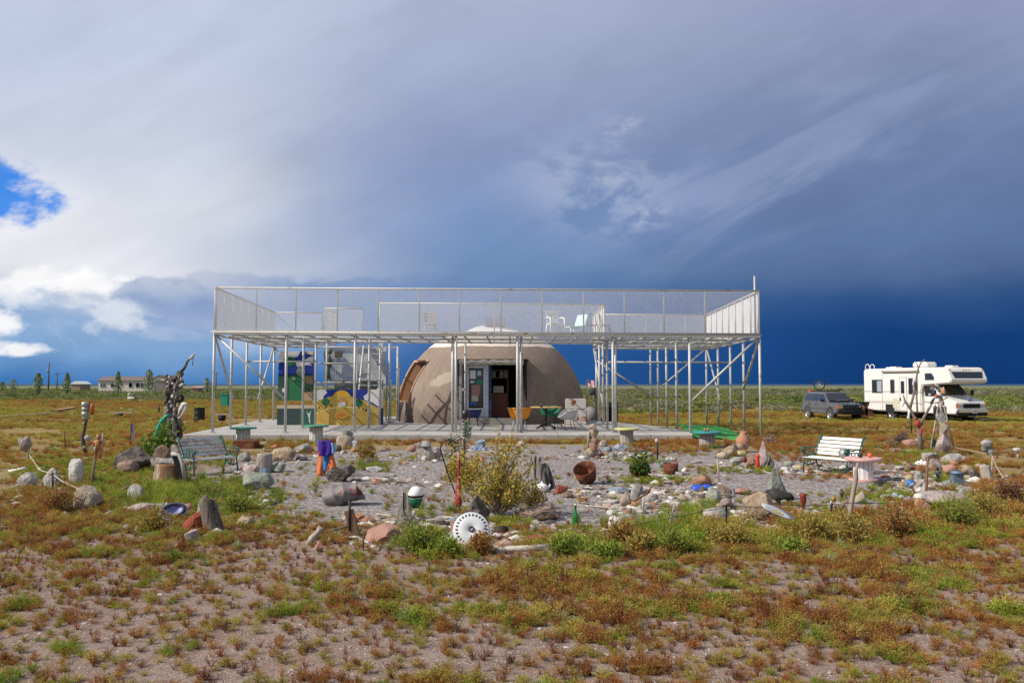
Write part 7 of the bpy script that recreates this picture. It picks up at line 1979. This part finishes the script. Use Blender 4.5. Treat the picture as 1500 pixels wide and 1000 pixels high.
def scatter(name, label, protos, pts, cat=None):
    """pts: rows of x, y, z, scale, zscale, rot, variant, r, g, b"""
    coll = bpy.data.collections.new(name + '_kinds')
    for i, o in enumerate(protos): o.name = '%s_kind_%02d' % (name, i); coll.objects.link(o)
    A_ = np.array(pts, dtype=np.float32); n = len(A_)
    me = bpy.data.meshes.new(name); me.vertices.add(n); me.vertices.foreach_set('co', A_[:, :3].ravel())
    for nm, c in (('zs', 4), ('rot', 5)): at = me.attributes.new(nm, 'FLOAT', 'POINT'); at.data.foreach_set('value', A_[:, c].copy())
    sc = np.stack([A_[:, 3], A_[:, 3], A_[:, 3] * A_[:, 4]], 1); at = me.attributes.new('scl', 'FLOAT_VECTOR', 'POINT'); at.data.foreach_set('vector', sc.ravel())
    rv = np.zeros((n, 3), np.float32); rv[:, 2] = A_[:, 5]; at = me.attributes.new('rotv', 'FLOAT_VECTOR', 'POINT'); at.data.foreach_set('vector', rv.ravel())
    at = me.attributes.new('vi', 'INT', 'POINT'); at.data.foreach_set('value', A_[:, 6].astype(np.int32))
    cc = np.ones((n, 4), np.float32); cc[:, :3] = A_[:, 7:10]; at = me.attributes.new('tint', 'FLOAT_COLOR', 'POINT'); at.data.foreach_set('color', cc.ravel())
    o = bpy.data.objects.new(name, me); COL.objects.link(o)
    g = bpy.data.node_groups.new(name, 'GeometryNodeTree')
    g.interface.new_socket('Geometry', in_out='INPUT', socket_type='NodeSocketGeometry'); g.interface.new_socket('Geometry', in_out='OUTPUT', socket_type='NodeSocketGeometry')
    N = g.nodes; Lk = g.links; gi = N.new('NodeGroupInput'); go = N.new('NodeGroupOutput')
    ip = N.new('GeometryNodeInstanceOnPoints'); ci = N.new('GeometryNodeCollectionInfo'); ci.inputs['Collection'].default_value = coll
    ci.inputs['Separate Children'].default_value = True; ci.inputs['Reset Children'].default_value = True
    def attr(nm, t):
        a = N.new('GeometryNodeInputNamedAttribute'); a.data_type = t; a.inputs['Name'].default_value = nm; return a.outputs[0]
    m2p = N.new('GeometryNodeMeshToPoints'); Lk.new(gi.outputs[0], m2p.inputs[0])
    Lk.new(m2p.outputs[0], ip.inputs['Points']); Lk.new(ci.outputs[0], ip.inputs['Instance']); ip.inputs['Pick Instance'].default_value = True
    Lk.new(attr('vi', 'INT'), ip.inputs['Instance Index']); Lk.new(attr('scl', 'FLOAT_VECTOR'), ip.inputs['Scale'])
    er = N.new('FunctionNodeEulerToRotation'); Lk.new(attr('rotv', 'FLOAT_VECTOR'), er.inputs[0]); Lk.new(er.outputs[0], ip.inputs['Rotation'])
    Lk.new(ip.outputs[0], go.inputs[0])
    md = o.modifiers.new('scatter', 'NODES'); md.node_group = g
    return tag(o, label, cat, kind='stuff')


def proj(x, y, z=0.):
    c, s = math.cos(PITCH), math.sin(PITCH); v = z - H; d = y * c + v * s
    return 750 + F * x / d, 500 - F * (-y * s + v * c) / d


N2 = lambda x, y, s, o=0.: mnoise.noise(Vector((x * s + o, y * s - o, o * .37)))
gs = lambda px, py, cx, cy, rx, ry: math.exp(-((px - cx) / rx) ** 2 - ((py - cy) / ry) ** 2)
PAL = dict(green=[(.27, .36, .045), (.21, .30, .04), (.37, .41, .06)], olive=[(.42, .375, .075), (.36, .315, .065), (.47, .40, .10)],
           rust=[(.42, .215, .06), (.35, .155, .05), (.46, .285, .08)], red=[(.25, .105, .052), (.30, .125, .058), (.19, .085, .045)], pale=[(.38, .40, .24), (.42, .42, .29)])
vr = random.Random(99)


def tintc(k):
    c = vr.choice(PAL[k]); q = vr.uniform(.78, 1.22); return tuple(v * q * vr.uniform(.92, 1.08) for v in c)


def court_r(x, y): return math.hypot((x - .9) / 7.6, (y - 17.2) / 7.2) + .25 * N2(x, y, .45)


pts = []


def put(x, y, kind, s, zs=1.):
    base = {'b': 0, 's': 6, 'g': 11}[kind[0]]; nv = {'b': 6, 's': 5, 'g': 3}[kind[0]]
    pts.append((x, y, gz(x, y) - .004, s, zs, vr.random() * 6.283, base + vr.randrange(nv), *tintc(kind[2:])))


def turf_in(x, y):
    px, py = proj(x, y)
    return 612 < py < 648 and 925 < px < 1108 and px < 985 + (py - 612) * 3.5 + 20


def slab_in(x, y): return -10.85 < x < 5.95 and y > 25.8 and y < 41 and not (x > 3.9 and y > 33) and not (x < -11)


# near ground: clumps with bare gravel between, each clump mostly of one kind
st3 = lambda v, a, b_: (lambda t: t * t * (3 - 2 * t))(min(1, max(0, (v - a) / (b_ - a))))
for _ in range(46000):
    y = 4.0 + 9.6 * vr.random() ** .8; x = (vr.random() * 2 - 1) * (.69 * y + .6)
    px, py = proj(x, y)
    if py < 772 and court_r(x, y) < 1.0 and y > 9.6 and vr.random() > .04: continue
    c = .55 * N2(x, y, 1.0, 3.) + .72 * N2(x, y, 3.3, 8.) + .30 * N2(x, y, .4, 21.)
    z = .34 * gs(px, py, 120, 785, 250, 50) + .16 * gs(px, py, 1180, 800, 520, 42) + .10 * gs(px, py, 1250, 880, 380, 80) + .14 * gs(px, py, 830, 860, 260, 50)
    z -= .22 * gs(px, py, 200, 940, 330, 75) + .6 * gs(px, py, 500, 815, 150, 24) + .65 * gs(px, py, 985, 838, 60, 18) + .12 * gs(px, py, 640, 960, 400, 50) + .5 * gs(px, py, 420, 770, 60, 40) + .3 * gs(px, py, 1400, 890, 60, 20) + .2 * gs(px, py, 360, 860, 200, 30)
    if 745 < py < 795 and 560 < px < 1180: z -= .25
    mid = 1 - .5 * gs(px, py, 60, 960, 520, 90); v = c + z + .03 + .12 * mid; d = .38 * st3(v, 0., .50) + 0.085 + .25 * mid * st3(v, -.60, .05)
    if vr.random() > d: continue
    kn = .8 * N2(x, y, 1.9, 41.) + .4 * N2(x, y, .45, 55.)
    red = kn + .30 * gs(px, py, 1300, 880, 330, 90) + .10 * gs(px, py, 100, 980, 600, 70) - .22 * gs(px, py, 700, 830, 350, 45) + .22 * gs(px, py, 60, 770, 130, 40) + .3 * gs(px, py, 1330, 775, 160, 24)
    u = vr.random(); s = vr.uniform(.45, 1.05) * (.8 + .6 * st3(v, .1, .6)) * (1.3 if vr.random() < .1 else 1.)
    if v < .02:
        put(x, y, vr.choice(['s:red', 's:rust', 's:red', 'b:rust', 'b:rust', 'b:olive', 'b:olive']), .075 * vr.uniform(.45, 1.15), 1.0); continue
    if u < .16: put(x, y, 's:' + vr.choice(['red', 'rust']), .085 * s, 1.1)
    elif red > .09: put(x, y, vr.choice(['b:rust', 'b:rust', 's:rust', 'b:olive', 's:red']), .08 * s, 1.0)
    elif red > -.25: put(x, y, vr.choice(['b:olive', 'b:olive', 'b:olive', 'b:rust', 'b:green']), .085 * s, .95)
    else: put(x, y, vr.choice(['b:green', 'b:green', 'b:green', 'b:olive']), .09 * s, 1.0)
    if vr.random() < .006: put(x, y, 'g:pale', .15 * vr.uniform(.7, 1.3), .8)
# dense rim plants and the lush grass inside the left of the garden
for cx, cy, rx, ry, n, kind, s in ((130, 690, 90, 22, 900, 'b:green', .12), (250, 722, 120, 20, 1100, 'b:green', .12), (330, 745, 60, 22, 240, 'b:green', .10), (150, 745, 110, 22, 300, 'b:olive', .11),
                                   (250, 725, 110, 24, 420, 'g:green', .22), (60, 735, 60, 26, 240, 'b:rust', .12), (610, 796, 46, 13, 110, 'b:green', .17), (660, 815, 40, 12, 50, 'b:green', .12),
                                   (705, 803, 14, 7, 16, 'b:rust', .14), (835, 800, 60, 12, 110, 'b:green', .15), (925, 800, 40, 14, 90, 'b:olive', .17), (985, 800, 50, 14, 130, 'b:green', .17), (960, 775, 90, 14, 260, 'g:green', .2),
                                   (1010, 750, 70, 14, 160, 'b:green', .13), (1070, 775, 50, 20, 140, 'b:olive', .17), (1230, 775, 110, 18, 260, 'b:olive', .17), (1210, 765, 130, 16, 160, 'b:rust', .16), (1330, 770, 80, 18, 200, 'b:rust', .18),
                                   (1410, 755, 50, 20, 210, 'b:green', .18), (1465, 735, 40, 34, 330, 'b:rust', .17), (1480, 770, 50, 30, 220, 'b:olive', .16), (1300, 730, 60, 12, 160, 'b:green', .12), (1260, 760, 60, 10, 60, 'b:green', .12),
                                   (1350, 668, 44, 7, 190, 'b:green', .16), (1385, 700, 40, 10, 120, 'b:green', .11), (545, 683, 34, 8, 95, 'b:green', .15), (640, 745, 60, 14, 90, 'b:green', .10), (745, 770, 30, 12, 70, 'b:green', .13),
                                   (1200, 770, 30, 10, 60, 'b:olive', .15), (770, 752, 50, 8, 60, 'g:pale', .16), (940, 677, 40, 5, 70, 'b:green', .13), (960, 705, 70, 6, 110, 'b:green', .11), (1075, 690, 60, 6, 80, 'b:green', .12), (930, 655, 40, 4, 60, 'b:rust', .15),
                                   (1180, 670, 80, 10, 200, 'b:rust', .13), (1000, 660, 60, 6, 160, 'b:rust', .16), (1000, 645, 130, 4, 260, 'b:rust', .16), (420, 652, 120, 5, 200, 'b:olive', .15), (560, 647, 100, 4, 160, 'b:rust', .13), (800, 647, 120, 3, 200, 'b:rust', .12),
                                   (1210, 700, 60, 6, 70, 'b:rust', .10), (1190, 745, 30, 6, 40, 'b:green', .10), (1380, 790, 90, 14, 220, 'b:green', .15), (1120, 790, 60, 10, 90, 'b:olive', .16), (470, 760, 50, 10, 30, 'b:green', .09), (380, 770, 30, 12, 50, 'b:green', .10),
                                   (320, 678, 22, 6, 40, 'b:green', .14), (735, 705, 12, 5, 20, 'b:green', .12), (595, 770, 50, 8, 40, 'b:olive', .10)):
    n = int(n * (.55 if cy < 740 else .34 if cx > 560 else .5))
    for _ in range(n):
        q = G(vr.gauss(cx, rx * .55), max(640, vr.gauss(cy, ry * .55)))
        if slab_in(q.x, q.y) or turf_in(q.x, q.y): continue
        k2 = kind if vr.random() < .72 else 'b:' + vr.choice(['olive', 'green', 'olive', 'rust'])
        if kind[0] == 'g': k2 = kind
        put(q.x, q.y, k2, s * vr.uniform(.5, 1.15), vr.uniform(.8, 1.2))
# sparse tufts in the gravel court
for _ in range(2600):
    x, y = vr.uniform(-8, 10), vr.uniform(10, 24.5)
    if court_r(x, y) > 1.05 or N2(x, y, .8, 5) + .5 * N2(x, y, 2., 15) < .20: continue
    put(x, y, vr.choice(['b:olive', 'b:green', 'b:rust', 's:rust', 'b:green']), vr.uniform(.05, .12), .8)
# around and behind the garden, out to the sagebrush
for _ in range(80000):
    y = 13 + 49 * vr.random() ** .75; x = (vr.random() * 2 - 1) * (.70 * y + 1)
    if x < -8 and vr.random() < .4: y += 40 * vr.random() if y > 40 else 0
    if slab_in(x, y) or (y < 25.5 and court_r(x, y) < 1.05): continue
    if 3.4 < x < 8.8 and 25.6 < y < 38 and turf_in(x, y): continue
    n1 = N2(x, y, .16, 3.); n2 = N2(x, y, .7, 8.); n3 = N2(x, y, .09, 31.)
    if vr.random() > .42 + .5 * n1 + .9 * n2: continue
    px, py = proj(x, y)
    if gs(px, py, 40, 632, 50, 5) + .5 * n2 > .45 or gs(px, py, 370, 607, 60, 8) > .4: continue
    red = .37 + .9 * n3 + .7 * N2(x, y, .35, 14.) + (.22 if y < 30 else 0.) - (.12 if y > 38 else 0); u = vr.random(); s = vr.uniform(.6, 1.3) * (.10 + .0033 * y)
    if u < red * .25: put(x, y, 's:rust', s * 1.0, .9)
    elif u < red: put(x, y, 'b:rust', s, .7)
    elif u < .92: put(x, y, 'b:olive', s, .65)
    else: put(x, y, 'b:green', s, .65)
for _ in range(16000):
    y = 50 + 54 * vr.random(); x = -8 - (.70 * y - 7) * vr.random()
    n2 = N2(x, y, .4, 8.)
    if vr.random() > .5 + .9 * n2 or slab_in(x, y): continue
    red = .40 + .9 * N2(x, y, .08, 31.) + .6 * N2(x, y, .3, 14.); u = vr.random(); s = vr.uniform(.6, 1.3) * (.12 + .0033 * y)
    put(x, y, 'b:rust' if u < red else 'b:olive' if u < .88 else 'b:green', s, .65)
protos = [bushy(i, 30 + 4 * i, 1., 1., .13 + .015 * (i % 3), 10, .45 + .08 * i).make('weed', LEAF) for i in range(6)] + [spiky(20 + i, 8 + 2 * i).make('weed', LEAF) for i in range(5)] + [grassy(40 + i, 40, 1., .5 + .15 * i).make('weed', LEAF) for i in range(3)]
scatter('weeds', 'low green, olive and rust-red weeds covering the ground around the gravel court', protos, pts)

# sagebrush plain
sp_ = []
for _ in range(40000):
    y = 53 + 270 * vr.random() ** 1.5; x = (vr.random() * 2 - 1) * (.70 * y + 3)
    edge = (57 if x > -8 else 98 - 12 * min(1, max(0, (x + 20) / 12))) + 5 * N2(x, y, .06, 4.)
    if y < edge: continue
    if vr.random() > .55 + .7 * N2(x, y, .05, 12.) + .5 * N2(x, y, .25, 2.) - .3 * st3(edge + 14 - y, 0, 14): continue
    n = N2(x, y, .03, 7.) + .5 * N2(x, y, .2, 2); s = vr.uniform(.22, .52) * (1.6 if vr.random() < .06 else .95)
    c = vr.choice([(.28, .31, .185), (.22, .26, .14), (.33, .34, .22), (.25, .22, .12)]) if n < .10 else vr.choice([(.22, .29, .075), (.28, .32, .09), (.18, .24, .07)])
    if x < -15 and vr.random() < .5: c = vr.choice([(.20, .27, .085), (.25, .30, .115)])
    q = vr.uniform(.75, 1.2); sp_.append((x, y, gz(x, y) - .02, s * 1.25, .95, vr.random() * 6.283, vr.randrange(5), c[0] * q, c[1] * q, c[2] * q))
scatter('sagebrush', 'grey-green sagebrush covering the plain out to the horizon', [sagey(60 + i).make('sage', LEAF) for i in range(5)], sp_)

# loose stones of the gravel and the rubble strewn along the garden rim
gp = []
for _ in range(30000):
    y = 4.0 + 20 * vr.random() ** 1.35; x = (vr.random() * 2 - 1) * (.69 * y + .5)
    c = vr.choice([(.42, .36, .345), (.30, .225, .21), (.52, .48, .46), (.24, .17, .15), (.36, .27, .25), (.36, .27, .25)]); s = vr.uniform(.004, .011) * (1 + (vr.random() < .05) * 1.6) * (.8 + .03 * y)
    gp.append((x, y, gz(x, y), s, vr.uniform(.6, 1), vr.random() * 6.28, vr.randrange(4), *c))
scatter('gravel', 'small loose gravel stones strewn over the bare pinkish ground', [pebble(i) for i in range(4)], gp)
gp = []
for cx, cy, rx, ry, n in ((640, 780, 130, 16, 190), (760, 790, 90, 10, 130), (940, 735, 70, 14, 120), (880, 785, 120, 12, 130), (1060, 770, 80, 14, 90), (540, 770, 60, 12, 40), (1130, 755, 90, 10, 90), (1180, 753, 40, 6, 60), (1360, 700, 60, 26, 170), (1420, 715, 50, 20, 80), (1080, 685, 60, 8, 60), (900, 668, 60, 6, 60),
                          (500, 660, 60, 6, 50), (430, 668, 60, 8, 50), (370, 690, 40, 8, 50), (280, 770, 50, 14, 50), (100, 735, 80, 20, 50), (610, 672, 60, 8, 30), (1230, 690, 60, 8, 40), (960, 700, 70, 8, 80), (1370, 735, 60, 14, 120), (350, 735, 60, 8, 50), (700, 660, 60, 8, 50), (1310, 755, 60, 12, 40), (180, 760, 110, 14, 60), (45, 705, 40, 14, 40), (255, 690, 40, 14, 40), (1340, 715, 26, 14, 90), (1370, 665, 40, 8, 50), (560, 705, 60, 6, 40), (870, 720, 60, 8, 40), (1020, 725, 60, 10, 70), (690, 790, 60, 8, 60), (1165, 690, 60, 4, 40)):
    for _ in range(int(n * 2.7)):
        q = G(vr.gauss(cx, rx * .6), max(642, vr.gauss(cy, ry * .6)))
        c = vr.choice([(.50, .47, .43), (.33, .30, .27), (.40, .28, .22), (.20, .17, .15), (.60, .58, .54), (.38, .31, .25), (.28, .14, .09), (.08, .07, .065)])
        if vr.random() < .22: gp.append((q.x, q.y, q.z, vr.uniform(.06, .2), 1., vr.random() * 6.28, 4 + vr.randrange(2), *vr.choice([(.40, .34, .28), (.22, .17, .13), (.10, .075, .06), (.50, .46, .40)])))
        else: gp.append((q.x, q.y, q.z, vr.uniform(.015, .03) if vr.random() < .5 else vr.uniform(.03, .075) if vr.random() < .72 else vr.uniform(.07, .14), vr.uniform(.6, 1.1), vr.random() * 6.28, vr.randrange(4), *c))
scatter('rubble', 'broken small stones and sticks strewn between the larger garden stones', [pebble(i + 9) for i in range(4)] + [stick(i) for i in range(2)], gp)


# ------------------------------------------------------------------ single plants
def leafy(name, label, px, py, hpx, wpx, seed, cols, nst=40, nl=26, leaf=.05, cat='shrub', up=.55, stemc=(.22, .16, .09), hole=.35, wid=.30, loc=None):
    r = random.Random(seed); p = G(px, py) if loc is None else Vector(loc); k = p.y / F; h = hpx * k; w = wpx * k / 2
    th = thing(name, label, cat, p); sm_ = MB(); L = [LeafMesh() for _ in cols]
    for i in range(nst):
        a = r.random() * 6.283; o = math.sqrt(r.random()) * w * r.uniform(.75, 1.1)
        tip = Vector((math.cos(a) * o, math.sin(a) * o * .75, h * (1 - .45 * (o / w) ** 2) * r.uniform(.35, 1.1))); mid = Vector((tip.x * .30, tip.y * .30, tip.z * up))
        P = [mid * 2 * t * (1 - t) + tip * t * t for t in (0, .25, .5, .75, 1)]; sm_.tube(P, [.008 * h + .003, .006 * h + .002, .004 * h + .002, .003, .0015], 4, caps=False)
        for j in range(nl):
            t = hole + (1 - hole) * r.random() ** .8; c = mid * 2 * t * (1 - t) + tip * t * t + rdir(r) * leaf * 1.1
            u = (rdir(r) + Vector((0, 0, .3)) + tip.normalized() * .5).normalized() * leaf * r.uniform(.55, 1.25); v = u.cross(rdir(r)).normalized() * leaf * wid
            L[r.choices(range(len(cols)), [q[1] for q in cols])[0]].quad(c, u, v, .5 + .3 * t, .7 + .3 * t)
    build(sm_, 'stems', mat('stems_%d' % int(stemc[0] * 999), stemc, .9, 0, .2, 10), th, fixn=False)
    for q, l in zip(cols, L):
        nm = 'leaf_%d_%d' % (int(q[0][0] * 999), int(q[0][1] * 999))
        m = bpy.data.materials.get(nm) or leaf_material(nm, False, q[0]); o = l.make('foliage', m); COL.objects.link(o); o.parent = th
    return th


YB = [((.54, .42, .08), 5), ((.45, .38, .09), 4), ((.50, .30, .07), 2), ((.30, .32, .08), 3)]
leafy('yellow_bush', 'large yellow-ochre bush with bare grey lower stems in the middle of the front', 730, 757, 122, 128, 3, YB, 72, 50, .046, up=.5, hole=.45, wid=.36, stemc=(.25, .20, .15))
leafy('yellow_bush', 'smaller yellow-ochre bush left of the large bush, behind the shepherd hook', 682, 716, 62, 72, 5, YB, 40, 45, .06, wid=.36)
leafy('dry_bush', 'low dry olive-brown bush at the right foot of the large yellow bush', 782, 745, 34, 52, 8, [((.25, .20, .07), 3), ((.2, .2, .08), 2), ((.33, .24, .07), 1)], 40, 26, .045, wid=.22)
leafy('yellow_tussock', 'yellow-orange tussock plant in the gravel right of the scarecrow', 535, 676, 30, 34, 9, [((.40, .26, .05), 3), ((.33, .24, .05), 3), ((.20, .2, .04), 1)], 60, 10, .12, 'plant', .7, hole=.2, wid=.10)
leafy('flowering_plant', 'leafy dark green plant with orange-red flowers before the rusty flower pot', 939, 702, 34, 30, 10, [((.06, .125, .025), 7), ((.10, .17, .035), 4), ((.50, .17, .05), 1)], 26, 22, .085, 'plant', .6, wid=.40)
leafy('leafy_plant', 'broad-leaved green plant on the soil mound beside the totem', 247, 640, 28, 42, 11, [((.12, .20, .04), 5), ((.17, .24, .07), 3)], 22, 20, .12, 'plant', .6, wid=.34)
leafy('leafy_plant', 'bright green leafy plant below the green hose, left of the grey tombstone rock', 234, 672, 46, 56, 12, [((.13, .22, .035), 5), ((.18, .26, .06), 3)], 30, 22, .12, 'plant', .6, wid=.32)
leafy('dark_plant', 'dark green plant low at the right foot of the grey tank end', 880, 620, 10, 28, 13, [((.02, .06, .02), 1)], 20, 18, .09, 'plant')
leafy('dry_shrub', 'dry purplish twiggy shrub behind the pinkish boulder, right field', 1321, 655, 24, 22, 14, [((.13, .10, .10), 3), ((.2, .16, .14), 2)], 26, 12, .09, 'shrub', wid=.16)
leafy('dry_shrub', 'pale dry twiggy shrub left of the purplish shrub, right field', 1306, 655, 15, 16, 15, [((.40, .27, .20), 3)], 20, 8, .08, 'shrub', wid=.12)
leafy('pale_weed', 'pale white-flowered weed on the grass left of the white bench', 1128, 652, 16, 18, 16, [((.46, .40, .38), 3), ((.2, .16, .08), 2)], 16, 10, .07, 'plant', wid=.3)
leafy('pale_grass_plant', 'silvery stemmed plant standing before the helmeted plank', 598, 778, 30, 18, 17, [((.36, .36, .27), 3)], 18, 12, .06, 'plant', wid=.2)
leafy('dry_shrub', 'reddish dry weed bush at the foot of the right iron stake', 1478, 742, 40, 50, 18, [((.28, .15, .07), 3), ((.34, .24, .2), 1), ((.2, .09, .05), 2)], 50, 22, .06, 'shrub', wid=.2)

GB = [((.25, .34, .05), 5), ((.34, .38, .07), 3), ((.17, .25, .045), 2)]; OB = [((.42, .34, .08), 4), ((.34, .31, .075), 3), ((.44, .26, .075), 2)]; RB = [((.44, .23, .07), 4), ((.34, .15, .06), 3), ((.38, .32, .08), 2)]
for i, (x, y, h, w, c, lab) in enumerate((
        (612, 812, 46, 74, GB, 'large bright green feathery weed clump left of the wheel cover'), (655, 815, 24, 40, GB, 'low green weed clump directly below the left of the wheel cover'), (704, 812, 30, 32, RB, 'small orange-brown weed standing before the wheel cover'),
        (828, 815, 32, 56, GB, 'green weed clump at the right end of the pale fallen log'), (885, 818, 26, 60, GB, 'low spreading green weed clump below the broken pot'), (908, 800, 40, 56, RB, 'rust-tipped tall weed clump right of the broken pot'),
        (985, 812, 40, 62, GB, 'dark green bushy weed below the thin pale stick'), (942, 812, 30, 40, OB, 'olive weed between the rust-tipped clump and the dark green bushy weed'), (1068, 802, 34, 66, OB, 'large olive yellow weed clump around the bone stake'),
        (1190, 792, 40, 70, OB, 'olive weed clump below the dark red goblet'), (1245, 795, 42, 74, OB, 'yellow-orange weed clump at the foot of the slanted driftwood stake'), (1318, 788, 52, 90, RB, 'big red-orange weed clump at the front right'),
        (1160, 812, 26, 60, GB, 'green weed clump below the dark rotten log'), (1400, 775, 56, 80, GB, 'big green weed clump right of the red-orange clump'), (1445, 760, 44, 64, OB, 'olive weed clump left of the reddish dry weed bush'),
        (82, 752, 52, 70, RB, 'rust-orange weed clump at the foot of the thin black iron stake'), (225, 780, 34, 60, OB, 'olive weed clump left of the orange-red block'), (300, 735, 36, 74, GB, 'lush green weed clump behind the dark leaning stump'), (348, 752, 34, 50, GB, 'green weed clump right of the dark leaning stump'))):
    leafy('weed_clump', lab, x, y, h, w, 30 + i, c, 70, 20, .032 * (10. / max(7, G(x, y).y)) + .012, 'weed', .6, stemc=(.20, .13, .07), hole=.15, wid=.2)['group'] = 'big weed clumps along the garden rim'
